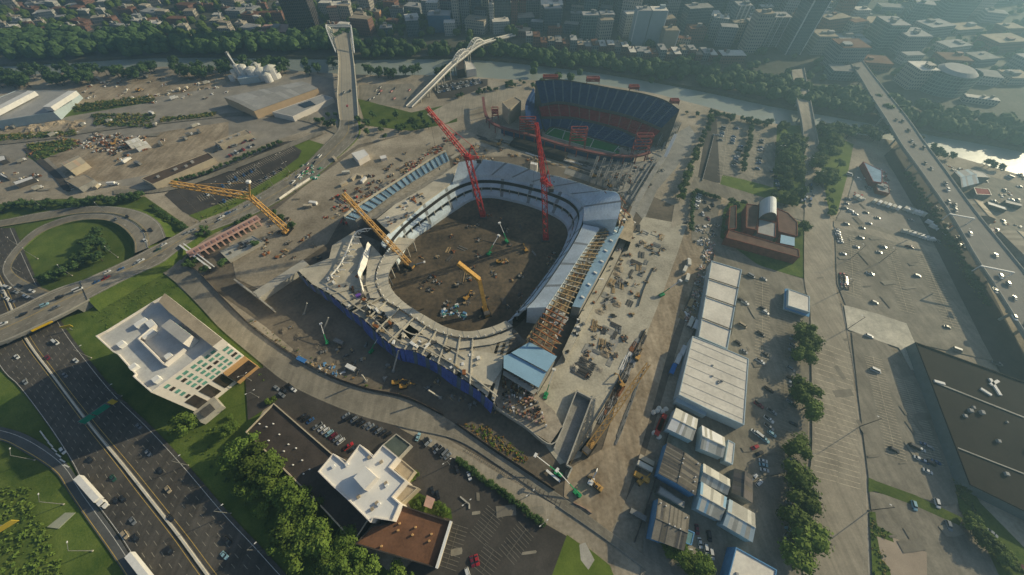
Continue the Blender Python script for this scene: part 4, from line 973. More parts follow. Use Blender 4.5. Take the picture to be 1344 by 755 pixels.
for i in range(150):
    u = R.random(); k = int(u * 27); p = IN[k].lerp(OU[k], R.uniform(.05, .95)); a = R.uniform(0, 3.14); l = R.uniform(1.5, 6)
    m_.beam((p.x - l * math.cos(a) / 2, p.y - l * math.sin(a) / 2, 11.5 + R.uniform(0, 2)), (p.x + l * math.cos(a) / 2, p.y + l * math.sin(a) / 2, 11.6 + R.uniform(0, 3)), R.uniform(.3, .9), R.choice([timber, timber, steel_d, rust, white, beige]), R.uniform(.15, .5))
o_ = m_.build('deck_clutter', NS); o_['kind'] = 'stuff'
for i in range(8):     # grey steel deck panels at the end of the strip
    p = g(728 + R.uniform(0, 22), 404 + R.uniform(0, 22), 13); k = MB(); k.box((p.x, p.y, 12.6 + .3 * i * .2), (7, 2.2, .25), roof_grey, .9); k.build('deck_panel', NS)
m_ = MB()
for i in range(110):
    p = g(R.uniform(480, 640), 0, 0); i_ = R.randrange(6, 54); t = R.uniform(.06, .6); q = FTw[i_].lerp(ROw[min(59, max(0, i_))], t)
    m_.box((q.x, q.y, 11.4 if R.random() < .6 else 5.5), (R.uniform(.8, 4), R.uniform(.5, 2), R.uniform(.3, 1.6)), R.choice([timber, white, steel_d, beige, rust, tarp, dark_void, deck_c]), R.uniform(0, 3))
o_ = m_.build('deck_clutter', NS); o_['kind'] = 'stuff'
k = MB(); p = g(471, 389, 11.4); k.box((p.x, p.y, 11.4), (3.2, 2.2, 1.8), purple, .5); k.build('purple_cabin', NS)
for i in range(26):   # frames and bundles along the unfinished far and right rim
    q = U2[3 + i * 3 if 3 + i * 3 < 80 else 79]; o = (q - U1[3 + i * 3 if 3 + i * 3 < 80 else 79]).normalized() * R.uniform(2, 7); o.z = 0
    k = MB(); p = q + o; k.beam((p.x, p.y, .2), (p.x, p.y, R.uniform(20, 31)), .55, R.choice([rust, steel_d, concrete, red_old])); k.beam((q.x, q.y, 29.4), (p.x + o.x, p.y + o.y, 22), .45, R.choice([rust, steel_d])); k.build('rim_frame', NS)
m_ = MB()
for i in range(120):
    j = R.randrange(79); r = R.random()
    if r < .5: q = U2[j] + (U2[j] - U1[j]) * R.uniform(.02, .35); z = 24
    elif r < .75: q = Vector(A2[min(29, int(j * .37))]).lerp(B2[min(29, int(j * .37))], R.random()); z = 5
    else: q = g(R.choice((520, 545, 570)) + R.uniform(-14, 14), 0, 0); f = R.random(); q = P4[0].lerp(P4[1], f).lerp(P4[2].lerp(P4[3], f), R.random()); z = 19
    m_.box((q.x, q.y, z), (R.uniform(.8, 3.5), R.uniform(.5, 1.8), R.uniform(.3, 1.3)), R.choice([timber, steel_d, rust, white, steel, dark_void]), R.uniform(0, 3))
o_ = m_.build('rim_clutter', NS); o_['kind'] = 'stuff'
hg = MB(); hp = cr([q + (q - p).normalized() * 3 for p, q in zip(U1, U2)], 60); hq = cr([q + (q - p).normalized() * 16 for p, q in zip(U1, U2)], 60)
hg.grid([[Vector((p.x, p.y, 12)) for p in hp], [Vector((p.x, p.y, 10)) for p in hq]], M('rim_deck', (.20, .165, .11), s=.2, s2=1, c2=(.42, .35, .25), bump=.3)); hg.grid([[Vector((p.x, p.y, 10)) for p in hq], [Vector((p.x, p.y, .1)) for p in hq]], concrete_d); hg.build('rim_deck', NS)
# ------------------------------------------------------------------ the old stadium, half pulled down
c1 = g(770, 165); OS = thing('stadium', 'old blue seated stadium with red middle tier, one side already torn down', 'stadium', (c1.x, c1.y, 0))
n2 = 96
o_in = cr([g(a, b, 20) for a, b in [(711, 136), (737, 133), (775, 140), (814, 148), (843, 157), (868, 168)]], n2)
o_out = cr([g(a, b, 40) for a, b in [(703, 106), (733, 104), (768, 109), (806, 116), (841, 122), (872, 131), (892, 144)]], n2)
m_ = MB(); tier(m_, o_in, o_out, 16, seat_blue, aisle_m, 5, 17, 0, steel_d); m_.build('upper_seating', OS)
r_in = cr([g(a, b, 10) for a, b in [(711, 153), (746, 153), (775, 158), (814, 168), (838, 178), (860, 178)]], n2)
r_out = cr([g(a, b, 17) for a, b in [(707, 139), (737, 136), (775, 143), (814, 151), (843, 160), (868, 171)]], n2)
m_ = MB(); tier(m_, r_in, r_out, 8, seat_red, M('aisle_r', (.26, .10, .09)), 7, 7, 0, steel_d); m_.build('middle_seating', OS)
l_in = cr([g(a, b, 2) for a, b in [(716, 172), (725, 166), (750, 171), (775, 179), (814, 190), (836, 196)]], n2)
l_out = cr([g(a, b, 8) for a, b in [(710, 156), (737, 154), (775, 160), (814, 170), (838, 181), (858, 182)]], n2)
m_ = MB(); tier(m_, l_in, l_out, 8, seat_blue, aisle_m, 8, .1, 0, steel_d); m_.build('lower_seating', OS)
e_in = cr([g(a, b, 6) for a, b in [(712, 172), (709, 158), (710, 150)]], 14); e_out = cr([g(a, b, 22) for a, b in [(690, 158), (690, 135), (700, 116)]], 14)
m_ = MB(); tier(m_, e_out[::-1], e_in[::-1], 6, seat_blue, None, 9, 0, 0, steel_d); m_.build('end_seating', OS)
m_ = MB(); m_.face([g(a, b, .2) for a, b in [(715, 176), (725, 165), (750, 170), (775, 180), (815, 189), (812, 202), (764, 192)]][::-1], turf)
m_.build('pitch', OS)
pl = MB()
for a_, b_ in (((718, 176), (728, 168)), ((728, 168), (774, 181)), ((774, 181), (812, 191)), ((716, 177), (764, 191)), ((764, 191), (808, 201)), ((742, 171), (738, 182)), ((780, 182), (774, 194)), ((806, 199), (814, 190))): pl.beam(g(*a_, .3), g(*b_, .3), .7, paint_w, .1)
pl.build('pitch_marking', OS)
rim = cr([g(a, b, 9) for a, b in [(634, 128), (637, 148), (644, 160), (660, 168), (698, 178), (748, 193), (795, 203), (833, 205), (853, 200)]], 60)
m_ = MB()
for a, b in zip(rim, rim[1:]): m_.beam(a, b, 3.0, M('rim_red', (.19, .075, .07), var=.25, s=.3), 1.6)
m_.build('concourse_ring', OS)
for i in range(1, 60, 3):
    k = MB(); k.box((rim[i].x, rim[i].y, 0), (.9, .9, 8.4), red_old); k.build('ring_column', OS)
wr = MB(); ring2 = [p + Vector((0, 3.5, -4.5)) for p in rim[18:56]]; wr.grid([setz(ring2, 0), setz(ring2, 5)], seat_blue); wr.build('field_wall', OS)
def tower_frame(x0, x1, yb, yt, z0, z1, nm):
    k = MB(); A, B = g(x0, yb, z0), g(x1, yb, z0); d = Vector((0, 5, 0))
    for p in (A, B):
        for q in (p, p + d): k.beam(q, Vector((q.x, q.y, z1)), .6, red_old)
    for z in (z0 + (z1 - z0) * .45, z0 + (z1 - z0) * .72, z1):
        for o2 in (Vector(), d): k.beam(Vector((A.x, A.y, z)) + o2, Vector((B.x, B.y, z)) + o2, .7, red_old)
        for q in (A, B): k.beam((q.x, q.y, z), (q.x, q.y + 5, z), .6, red_old)
    k.beam((A.x, A.y, z0 + (z1 - z0) * .45), (B.x, B.y, z1), .5, red_old); k.beam((B.x, B.y, z0 + (z1 - z0) * .45), (A.x, A.y, z1), .5, red_old)
    for q in range(4): k.beam((A.x, A.y + 2, z0 + (z1 - z0) * (.55 + .12 * q)), (B.x, B.y + 2, z0 + (z1 - z0) * (.55 + .12 * q)), .5, red_old, 1.0)
    k.build(nm, OS)
tower_frame(747, 767, 196, 0, 6, 27, 'light_tower'); tower_frame(828, 848, 210, 0, 4, 29, 'light_tower'); tower_frame(682, 702, 181, 0, 4, 24, 'light_tower'); tower_frame(646, 654, 158, 0, 6, 18, 'light_tower')
tower_frame(770, 786, 110, 0, 40, 45, 'light_tower'); tower_frame(713, 732, 105, 0, 40, 43, 'light_tower'); tower_frame(826, 838, 119, 0, 40, 43.5, 'light_tower'); tower_frame(880, 890, 138, 0, 38, 42, 'light_tower')
for i in range(9):    # bare frames of the part being pulled down
    a, b = g(868 + i * 2.6, 186 - i * 1.5, 0), g(866 + i * 3.4, 176 - i * 2.2, 26 - i)
    k = MB(); k.beam(a, (a.x, a.y, 24 - i * 1.6), .7, steel); k.beam((a.x, a.y, 24 - i * 1.6), (a.x - 9, a.y - 14, 9), .6, steel); k.beam((a.x - 9, a.y - 14, 0), (a.x - 9, a.y - 14, 9), .5, steel); k.build('bare_frame', OS)
k = MB(); k.beam(g(887, 176, 12), g(873, 206, 1), 3.2, white, .5); k.build('white_ramp', OS)
k = MB(); k.beam(g(880, 174, 12), g(868, 198, 1), 1.6, concrete_d, .5); k.build('white_ramp', OS)
# ------------------------------------------------------------------ cranes
def crane(label, m, base, top, zt, tip, ztip, w=2.6, w2=1.8, cab=True, back=None, t=.5, name='tower_crane'):
    A = g(base[0], base[1], .3); B = g(top[0], top[1], zt); C = g(tip[0], tip[1], ztip)
    T = thing(name, label, 'crane', (A.x, A.y, 0))
    b = MB(); b.box((A.x, A.y, .2), (7, 7, 1.0), steel_d); b.box((A.x, A.y, 1.2), (4.6, 4.6, 3.0), m); b.build('base', T)
    k = MB(); k.lattice(A + Vector((0, 0, 2)), B, w, m, w * 1.3, t); k.build('mast', T)
    j = MB(); j.lattice(B, C, w2, m, w2 * 1.4, t * .8, w2 * .6); j.build('jib', T)
    h = MB(); d = (C - B); d.z = 0; d.normalize()
    h.box((B.x, B.y, B.z - 1), (4.0, 4.0, 3.2), m, math.atan2(d.y, d.x)); cb = h.build('slew_unit', T)
    k = MB(); e = B - d * 9; k.lattice(B + Vector((0, 0, .5)), e + Vector((0, 0, 1)), 2.0, m, 2.5, .4); k.box((e.x, e.y, e.z - 2), (3.5, 3.5, 3.0), steel_d); k.build('counter_jib', T)
    apex = B - d * 4 + Vector((0, 0, 11)); k = MB(); k.beam(B, apex, .7, m); k.beam(e + Vector((0, 0, 1)), apex, .35, m); k.beam(apex, B.lerp(C, .9), .22, m); k.build('pendant', T)
    if cab:
        k = MB(); q = B + d * 2.6 + Vector((d.y, -d.x, 0)) * 1.8; k.box((q.x, q.y, q.z - .5), (2.2, 1.6, 2.2), glass_d, math.atan2(d.y, d.x)); k.build('cab', T)
    k = MB(); q = B.lerp(C, .97); k.beam(q, (q.x, q.y, max(4, q.z * .45)), .12, steel_d); k.box((q.x, q.y, max(4, q.z * .45) - 1.2), (.9, .9, 1.2), steel_d); k.build('hook_line', T)
    return T
crane('tall red luffing crane standing in the bowl, right of the other red one', red_steel, (716, 314), (714, 238), 56, (704, 161), 92, 3.6, 2.4, t=.6)
crane('tall red luffing crane leaning left over the far rim, left of the other red one', red_steel, (634, 284), (614, 207), 54, (560, 141), 88, 3.6, 2.8, t=.6)
def mobile(label, m, base, pts, w, name='mobile_crane', body=True, solid=False, mast=None):
    A = g(base[0], base[1], 0); T = thing(name, label, 'crane', (A.x, A.y, 0)); P = [A + Vector((0, 0, 2.6))] + [g(a, b, z) for a, b, z in pts]
    d = P[1] - P[0]; az = math.atan2(d.y, d.x)
    b = MB(); b.box((A.x, A.y, 1.2), (8.5, 3.2, 2.2), m, az); b.box((A.x - 2.6 * math.cos(az), A.y - 2.6 * math.sin(az), 1.6), (3.0, 4.0, 2.6), steel_d, az); b.build('body', T)
    for s in (-1, 1):
        k = MB(); k.box((A.x - s * 2.3 * math.sin(az), A.y + s * 2.3 * math.cos(az), 0), (9.0, 1.2, 1.4), tyre, az); k.build('track', T)
    for i, (p, q) in enumerate(zip(P, P[1:])):
        k = MB()
        if solid: k.beam(p, q, w, m, w * 1.1)
        else: k.lattice(p, q, w, m, w * 1.3, w * .17, w * .7)
        k.build('boom', T)
    if mast:
        k = MB(); k.beam(P[mast[0]], g(*mast[1:]), .8, m); k.box(g(*mast[1:]), (2.4, 2.4, 1.6), white); k.beam(g(*mast[1:]), P[-1].lerp(P[-2], .1), .25, m); k.build('strut', T)
    k = MB(); q = P[-1]; k.beam(q, (q.x, q.y, q.z * .4), .14, steel_d); k.box((q.x, q.y, q.z * .4 - 1.4), (1, 1, 1.4), steel_d); k.build('hook_line', T)
mobile('thick yellow two piece boom crane on the bowl floor', crane_y, (638, 411), [(629, 367, 26), (601, 345, 36)], 2.5, solid=True)
mobile('long orange lattice boom crane reaching left over the stadium deck from the bowl', crane_o, (538, 350), [(450, 254, 52)], 3.4, name='crawler_crane')
mobile('orange crane with knuckled boom stretching left across the boulevard car park', crane_o, (378, 304), [(328, 258, 44), (224, 241, 58)], 3.6, name='crawler_crane', mast=(1, 327, 240, 56))
mobile('orange crawler crane with its boom lowered along the dirt haul road', crane_o, (772, 588), [(851, 478, 16)], 3.2, name='crawler_crane')
# ------------------------------------------------------------------ near buildings
# white office block
OH = 35.0
t, Q, ro = flat('office_building', [(125, 441), (139, 434), (202, 395), (216, 387), (291, 447), (198, 515), (174, 494), (177, 491), (154, 465), (148, 462)], OH,
    'tall white office building with grey roof and green windows beside the highway', 'office building', white_wall, M('roof_light', (.50, .49, .46), var=.12, s=.15, s2=1.2, big=.12), par=1.3, seed=4)
A, B = g(291, 447, OH), g(198, 515, OH); u = (B - A); FL = u.length; u.normalize(); nn = Vector((-u.y, u.x, 0))
if nn.dot(Vector((1, -.6, 0))) < 0: nn = -nn
wang = math.atan2(u.y, u.x)
def wpanel(nm, s, z, w, h, m, out=.06, th=.16):
    p = A + u * s + nn * out; k = MB(); k.box((p.x, p.y, z - h / 2), (w, th, h), m, wang); return k.build(nm, t)
for ci, (f, pair, dk) in enumerate(((.055, 1, 1), (.235, 2, 0), (.43, 2, 0), (.64, 2, 0), (.85, 1, 0))):
    for r in range(5):
        for q in range(pair):
            s = FL * f + ((q - .5) * 3.4 if pair == 2 else 0)
            wpanel('window', s, OH - 3.2 - r * 3.7, 2.3 if not dk else 3.0, 2.0, glass_g if (ci + r * 2 + q) % 6 else glass_k)
    if ci >= 2: wpanel('louvre_screen', FL * f + .6, 9.0, 5.4, 11.5, glass_k, .1, .3)
k = MB(); c_ = A + u * FL * .17 + nn * 1.0; k.box((c_.x, c_.y, 0), (FL * .36, 2.4, 14.5), tan_wall, wang); blk = k.build('tan_bay', t)
for f in (.085, .26):
    p = A + u * FL * f + nn * 2.3; k = MB(); k.box((p.x, p.y, 3.5), (6.6, .3, 8.5), glass_k, wang); k.build('louvre_screen', blk)
k = MB()
for z in (1, 14.2): pass
p = A + u * FL * .86 + nn * 5; k.box((p.x, p.y, 0), (12, 9, 4.2), concrete, wang); k.box((p.x + 1, p.y - 1, 4.2), (6, 5, 1.4), steel_d, wang); k.build('entrance_block', t)
def roofbox(nm, px, z0, z1, m, par, mt=None):
    k = MB(); k.prism([g(a, b, z1) for a, b in px], z0, z1, m, mt or roof_grey); return k.build(nm, par)
roofbox('raised_wing', [(216, 385), (292, 445), (279, 455), (222, 410), (208, 396)], OH - 1.2, OH + 4, white_wall, t, roof_tan)
ph = roofbox('penthouse', [(211, 428), (223, 419), (251, 440), (240, 451)], OH - 1.2, OH + 5, white_wall, t)
a_, b_2 = g(251, 440, OH + 5), g(240, 451, OH + 5)
e_ = g(223, 419, OH + 5)
for i in range(4):
    p = e_.lerp(a_, .2 + i * .2); k = MB(); k.box((p.x, p.y - .1, OH + 1.6), (1.6, .5, 1.6), glass_g, math.atan2((a_ - e_).y, (a_ - e_).x)); k.build('window', ph)
k = MB()
for p, q in (((184, 446), (218, 480)), ((218, 480), (244, 459)), ((184, 446), (206, 428))):
    a, b = g(*p, OH), g(*q, OH); k.beam(a, b, .5, white_wall, 3.2)
k.build('roof_screen_wall', ro)
for px in ((186, 424), (199, 426), (196, 439), (222, 468), (176, 482), (206, 498), (160, 452)):
    p = g(*px, OH); k = MB(); k.box((p.x, p.y, OH - 1.3), (6.0 if px[1] < 445 else 3, 3.2, 2.4), white, wang + 1.57 * (px[0] % 2)); k.build('roof_unit', ro)
# low dark building with stepped white block on it and brown wing
t, Q, ro = flat('low_building', [(359, 529), (442, 601), (490, 672), (464, 712), (419, 663), (322, 567)], 8,
    'long low building with dark gravel roof below the white stepped building', 'building', roof_dark, roof_dark, par=.9, seed=3, trim=beige)
for px in ((340, 556), (349, 560), (358, 556), (366, 570), (352, 578), (378, 583), (372, 592), (388, 588), (396, 604), (384, 610), (406, 616), (398, 622)):
    p = g(*px, 8); k = MB(); k.tube((p.x, p.y, 7), (p.x, p.y, 8.0), .35, .35, white, 7); k.build('roof_vent', ro)
SW = 15
t, Q, ro = flat('stepped_building', [(417, 619), (437, 595), (453, 608), (472, 583), (489, 599), (502, 584), (522, 600), (511, 613), (533, 631), (515, 652), (525, 661), (515, 684), (490, 680), (486, 686), (459, 659), (435, 637)], SW,
    'white roofed building with zigzag stepped outline above the tree belt', 'building', white_wall, M('bright_roof', (.70, .68, .64), var=.07, s=.12), par=1.0, seed=8)
k = MB(); k.prism([g(a, b, SW + 4.5) for a, b in ((464, 627), (479, 612), (494, 626), (478, 643))], SW - 1, SW + 4.5, white_wall, MATS['bright_roof']); k.build('penthouse', ro)
for px in ((437, 612), (455, 610), (500, 606), (484, 600), (506, 634), (507, 637), (494, 660), (488, 668), (497, 662), (470, 652)):
    p = g(*px, SW); k = MB(); k.box((p.x, p.y, SW - 1), (1.5, 1.3, 1.1), white if px[0] % 2 else roof_tan, .7); k.build('roof_unit', ro)
t, Q, ro = flat('low_building', [(524, 662), (591, 684), (572, 746), (466, 714), (488, 690), (514, 686)], 9, 'low building with brown gravel roof at the foot of the white stepped block', 'building', beige, roof_brown, par=1.3, seed=5, trim=roof_dark)
for px in ((524, 687), (522, 696), (545, 692), (541, 702), (566, 701), (563, 710), (500, 717)):
    p = g(*px, 9); k = MB(); k.tube((p.x, p.y, 7.7), (p.x, p.y, 8.9), .5, .5, tan_wall, 8); k.build('roof_vent', ro)
k = MB(); a, b = g(592, 684, 9.3), g(573, 746, 9.3); k.beam(a, b, 1.2, white, .8); k.build('coping', t)
t, Q, ro = flat('annex', [(520, 569), (540, 584), (523, 602), (502, 584)], 5, 'low annex with green-grey roof and pale edge behind the stepped building', 'annex', concrete, M('green_grey', (.08, .10, .09), var=.2), par=.6)
t, Q, ro = flat('annex', [(513, 612), (526, 602), (545, 618), (535, 632)], 7, 'narrow yellowish annex beside the stepped building garden', 'annex', beige, roof_tan, par=.5)
t, Q, ro = flat('annex', [(516, 650), (527, 632), (549, 640), (527, 661)], 8, 'small tan roofed annex between the white and brown roofs', 'annex', beige, roof_tan, par=.6)
k = MB(); p = g(563, 655); k.prism([g(a, b, 3) for a, b in ((556, 664), (560, 650), (571, 655), (566, 668))], 2.6, 3, pink); 
for q in ((558, 662), (568, 658)): k.beam(g(*q, 0), g(*q, 2.7), .3, steel)
single(k, 'garden_canopy', 'small pinkish canopy on posts in the garden by the brown roof', 'canopy')
k = MB()
for a_, b_ in (((604, 652), (616, 662)), ((616, 662), (616, 668))): k.beam(g(*a_, .6), g(*b_, .6), .7, concrete, 1.2)
single(k, 'low_wall', 'bent pale wall round the dark car park entrance', 'wall')
# long white warehouse in two heights
t, Q, ro = flat('warehouse', [(934, 342), (974, 354), (955, 458), (917, 442)], 9, 'long narrow white roofed warehouse beside the brown haul road', 'warehouse', cool_wall, white_roof, par=.5)
for f in (.26, .5, .78):
    a, b = g(934, 342, 9.1).lerp(g(917, 442, 9.1), f), g(974, 354, 9.1).lerp(g(955, 458, 9.1), f); k = MB(); k.beam(a, b, .5, steel_d, .5); k.build('roof_joint', ro)
t, Q, ro = flat('warehouse', [(909, 441), (955, 459), (983, 471), (977, 558), (929, 537), (891, 518)], 9.4, 'broad white roofed warehouse at the end of the long narrow one', 'warehouse', cool_wall, white_roof, par=.3, units=5, usize=(.8, 1.4))
for i in range(7):
    a, b = g(909, 441, 9.2).lerp(g(891, 518, 9.2), (i + .6) / 7), g(981, 471, 9.2).lerp(g(976, 556, 9.2), (i + .6) / 7); k = MB(); k.beam(a, b, .16, M('seam', (.60, .555, .475), var=.2), .1); k.build('roof_joint', ro)
k = MB(); k.prism([g(a, b, 5) for a, b in ((889, 519), (929, 537), (926, 546), (887, 527))], 0, 5, cool_wall, cool_wall); k.build('loading_bay', t)
gable('warehouse', [(887, 536), (916, 551), (909, 578), (876, 562)], 7, 1.3, 'white corrugated shed just below the broad white warehouse', 'warehouse', cool_wall, [tin_w, white, tin_x, white], axis=0, strips=9, seed=2)
gable('warehouse', [(877, 581), (919, 608), (912, 650), (865, 622)], 9, 1.2, 'big weathered grey corrugated shed with blue side wall', 'warehouse', blue_wall, [tin_a, tin_b, tin_a, steel_d], axis=1, strips=26, seed=3, vents=7)
gable('warehouse', [(864, 655), (905, 678), (898, 722), (855, 706)], 9, 1.2, 'brown grey corrugated shed beside the street with blue end wall', 'warehouse', blue_wall, [tin_b, tin_a, tin_b, steel_d], axis=0, strips=24, seed=4, vents=6)
gable('warehouse', [(921, 559), (951, 575), (949, 600), (919, 588)], 7, 1.8, 'pale corrugated shed in the upper middle of the shed cluster', 'warehouse', cool_wall, [tin_w, tin_x, white], axis=0, strips=9, seed=5)
flat('shed', [(956, 577), (965, 582), (962, 610), (951, 605)], 6, 'narrow white lean-to shed next to the car yard', 'shed', cool_wall, white_roof, par=.2)
gable('warehouse', [(923, 609), (958, 630), (955, 649), (919, 631)], 7, 1.5, 'cream corrugated shed between the grey shed and the ridged shed', 'warehouse', cool_wall, [tin_w, tin_x], axis=0, seed=6)
gable('warehouse', [(920, 633), (954, 654), (946, 683), (914, 667)], 7, 1.6, 'half blue half white gabled shed in the middle of the cluster', 'warehouse', cool_wall, [tin_w, tin_x, tin_w, MATS['blue_roof']], axis=0, seed=17)
gable('warehouse', [(965, 615), (987, 624), (987, 660), (961, 647)], 7, 1.6, 'small shed with dark ridged roof facing the car yard', 'warehouse', concrete_d, [M('tin_d', (.16, .14, .125), var=.2, s=.3), MATS['steel_d'], MATS['tin_a']], axis=1, strips=6, seed=7)
gable('warehouse', [(957, 656), (991, 675), (988, 711), (949, 688)], 7.5, 1.4, 'patchy pale panelled shed at the lower right of the cluster', 'warehouse', cool_wall, [tin_w, tin_x, tin_x, cool_wall], axis=0, strips=7, seed=9)
flat('warehouse', [(966, 718), (1020, 748), (1012, 800), (950, 780)], 9, 'white roofed building cut by the bottom edge of the view', 'warehouse', blue_wall, white_roof, par=.4, units=3, usize=(.8, 1.5))
flat('shed', [(867, 638), (899, 659), (898, 667), (863, 647)], 5, 'narrow grey roofed shed squeezed between the two corrugated sheds', 'shed', steel, roof_grey, par=.2)
flat('shed', [(899, 693), (912, 699), (908, 716), (896, 712)], 4, 'small teal roofed shed beside the brown grey shed', 'shed', blue_wall, M('teal_roof', (.14, .25, .25), var=.15), par=.2)
t, Q, ro = flat('booth_building', [(1035, 379), (1063, 389), (1063, 410), (1034, 401)], 6, 'small white roofed shop at the street corner with dark shaded walls', 'shop', cool_wall, white_roof, par=.3)
k = MB(); a, b, c, d = [g(x, y, 3.4) for x, y in ((1031, 380), (1031, 404), (1061, 414), (1064, 409))]; k.prism([g(x, y, 3.4) for x, y in ((1030, 379), (1035, 379), (1034, 401), (1063, 410), (1062, 416), (1030, 405))], 3.0, 3.4, blue_wall); k.build('canopy', t)
# black roofed hall
t, Q, ro = flat('exhibition_hall', [(1202, 449), (1430, 532), (1430, 712), (1274, 636), (1225, 508)], 8, 'huge flat black roofed hall at the right edge', 'hall', hall_wall, roof_black, par=.7, units=8, usize=(1, 2.2), trim=roof_black)
k = MB(); k.beam(g(1230, 503, 7.6), g(1344, 548, 7.6), .8, concrete, .4); k.build('roof_pipe', ro)
k = MB(); k.beam(g(1257, 588, 7.6), g(1344, 622, 7.6), .6, concrete, .4); k.build('roof_pipe', ro)
for a_, b_ in (((1299, 497), (1313, 519)), ((1287, 510), (1301, 519)), ((1300, 505), (1310, 500)), ((1226, 500), (1240, 504))):
    k = MB(); k.beam(g(*a_, 7.8), g(*b_, 7.8), 1.6, white, .8); k.build('roof_duct', ro)
# brick hall complex with barrel vault
p = g(1000, 305); t = thing('brick_building', 'sprawling red brick building with a white barrel vault roof', 'building', (p.x, p.y, 0))
def wing(nm, px, h, wm_, rm):
    k = MB(); P = [g(a, b, h) for a, b in px]; k.prism(P, 0, h, wm_, rm); k.build(nm, t)
    k = MB()
    for a, b in zip(P, P[1:] + P[:1]): k.beam(a + Vector((0, 0, .2)), b + Vector((0, 0, .2)), .5, brick, .5)
    k.build('parapet', t)
rb = M('roof_brick', (.13, .075, .055), var=.3, s=.2)
wing('south_wing', [(957, 302), (1048, 328), (1049, 338), (953, 312)], 8, brick, rb)
wing('west_wing', [(958, 272), (966, 270), (966, 300), (956, 301)], 7, brick, roof_dark); wing('middle_wing', [(980, 268), (995, 270), (993, 302), (979, 299)], 9, brick, rb)
wing('hall', [(996, 288), (1018, 293), (1017, 312), (994, 306)], 8, concrete_d, roof_grey); wing('east_wing', [(1020, 274), (1034, 280), (1046, 292), (1046, 310), (1022, 304)], 7, brick, rb)
k = MB(); k.prism([g(a, b, 8.6) for a, b in ((1025, 308), (1043, 312), (1043, 323), (1024, 319))], 0, 8.6, brick, blue_roof); k.build('blue_roof_block', t)
k = MB(); a, b = g(997, 266, 9), g(1017, 269, 9); c, d = g(1017, 290, 9), g(996, 287, 9); rows = []
for i in range(13):
    th = math.pi * i / 12; f = (1 - math.cos(th)) / 2; z = Vector((0, 0, 8 * math.sin(th))); rows.append([a.lerp(b, f) + z, d.lerp(c, f) + z])
k.grid([[r[0] for r in rows], [r[1] for r in rows]], M('vault_white', (.60, .62, .60), var=.06, rough=.5)); k.prism([a, b, c, d], 0, 9, brick, top=False); k.face([r[1] for r in rows], glass_k); k.build('barrel_vault', t)
# right riverside sheds
gable('shed', [(1264, 262), (1287, 264), (1308, 288), (1282, 283)], 7, 1.5, 'tan roofed shed just right of the elevated highway', 'shed', concrete_d, [roof_tan, beige], axis=1, seed=21)
gable('shed', [(1312, 303), (1352, 306), (1390, 345), (1345, 335)], 8, 1.5, 'long tan roofed shed at the right edge below the other tan shed', 'shed', concrete_d, [beige, roof_tan], axis=1, seed=22)
gable('shed', [(1253, 226), (1272, 222), (1285, 240), (1262, 246)], 8, 2, 'blue grey roofed shed by the bright river bend', 'shed', steel, [MATS['cool_wall'], roof_grey], axis=0, seed=23)
flat('shed', [(1272, 222), (1290, 226), (1300, 233), (1283, 232)], 7, 'white topped round ended shed by the bright river bend', 'shed', steel, white_roof, par=.2)
flat('shed', [(1278, 246), (1298, 248), (1302, 256), (1282, 255)], 5, 'rust red roofed shed by the bright river bend', 'shed', steel, red_old, par=.2)
flat('shed', [(1296, 264), (1320, 272), (1322, 276), (1297, 268)], 4, 'long thin white trailer shed in the riverside yard', 'shed', steel_d, white, par=.1)
flat('shed', [(1320, 262), (1342, 268), (1342, 271), (1320, 266)], 4, 'thin pale trailer shed near the right edge of the riverside yard', 'shed', steel_d, white_roof, par=.1)
flat('shed', [(1282, 296), (1305, 300), (1306, 304), (1284, 301)], 4, 'pink striped low shed beside the elevated highway', 'shed', pink, white_roof, par=.1)
flat('shed', [(1133, 212), (1158, 224), (1158, 240), (1146, 238)], 6, 'blue grey roofed garage in the van yard', 'garage', red_old, blue_form, par=.2)
flat('shed', [(1148, 236), (1166, 242), (1168, 254), (1152, 250)], 4, 'low mixed roof garage in the van yard', 'garage', brick, roof_grey, par=.2, units=4)
flat('stone_block', [(659, 134), (676, 127), (684, 132), (668, 144)], 17, 'plain tan block at the corner of the old stadium', 'building', beige, roof_tan, par=.6)
# ------------------------------------------------------------------ works and yards at upper left
t, Q, ro = flat('factory', [(-30, 140), (20, 119), (100, 119), (70, 147), (-10, 160)], 9, 'wide grey factory with two long white roof monitors at the left edge', 'factory', cool_wall, roof_grey, par=.4)
for a_, b_ in (((-8, 149), (44, 122)), ((64, 143), (97, 122))):
    k = MB(); a, b = g(*a_, 12), g(*b_, 12); k.beam(a, b, 9, white, 4.5); k.build('roof_monitor', ro)
gable('shed', [(79, 215), (103, 204), (113, 213), (92, 224)], 6, 1.5, 'tan roofed shed in the middle of the scrap yard', 'shed', beige, [beige, M('tan_b', (.56, .40, .27), var=.1)], seed=31)
flat('shed', [(85, 237), (111, 229), (124, 236), (103, 247)], 5, 'flat olive tan shed below the tan roofed one', 'shed', concrete_d, roof_tan, par=.2)
gable('shed', [(164, 186), (181, 180), (184, 184), (168, 190)], 5, 1, 'white roofed twin shed among the scrap heaps', 'shed', white, [white, tin_w], seed=32)
gable('shed', [(174, 191), (191, 185), (194, 188), (178, 194)], 5, 1, 'lower white roofed twin shed among the scrap heaps', 'shed', white, [white, tin_w], seed=33)
flat('shed', [(16, 239), (42, 231), (45, 234), (20, 243)], 4, 'long white trailer shed left of the scrap yard road', 'shed', steel_d, white, par=.1)
flat('shed', [(-2, 205), (6, 204), (8, 209), (-1, 212)], 4, 'small white shed at the left edge of the scrap yard', 'shed', steel_d, white, par=.1)
flat('shed', [(0, 226), (10, 232), (9, 234), (0, 230)], 3, 'thin white trailer at the left edge of the scrap yard', 'shed', steel_d, white, par=.1)
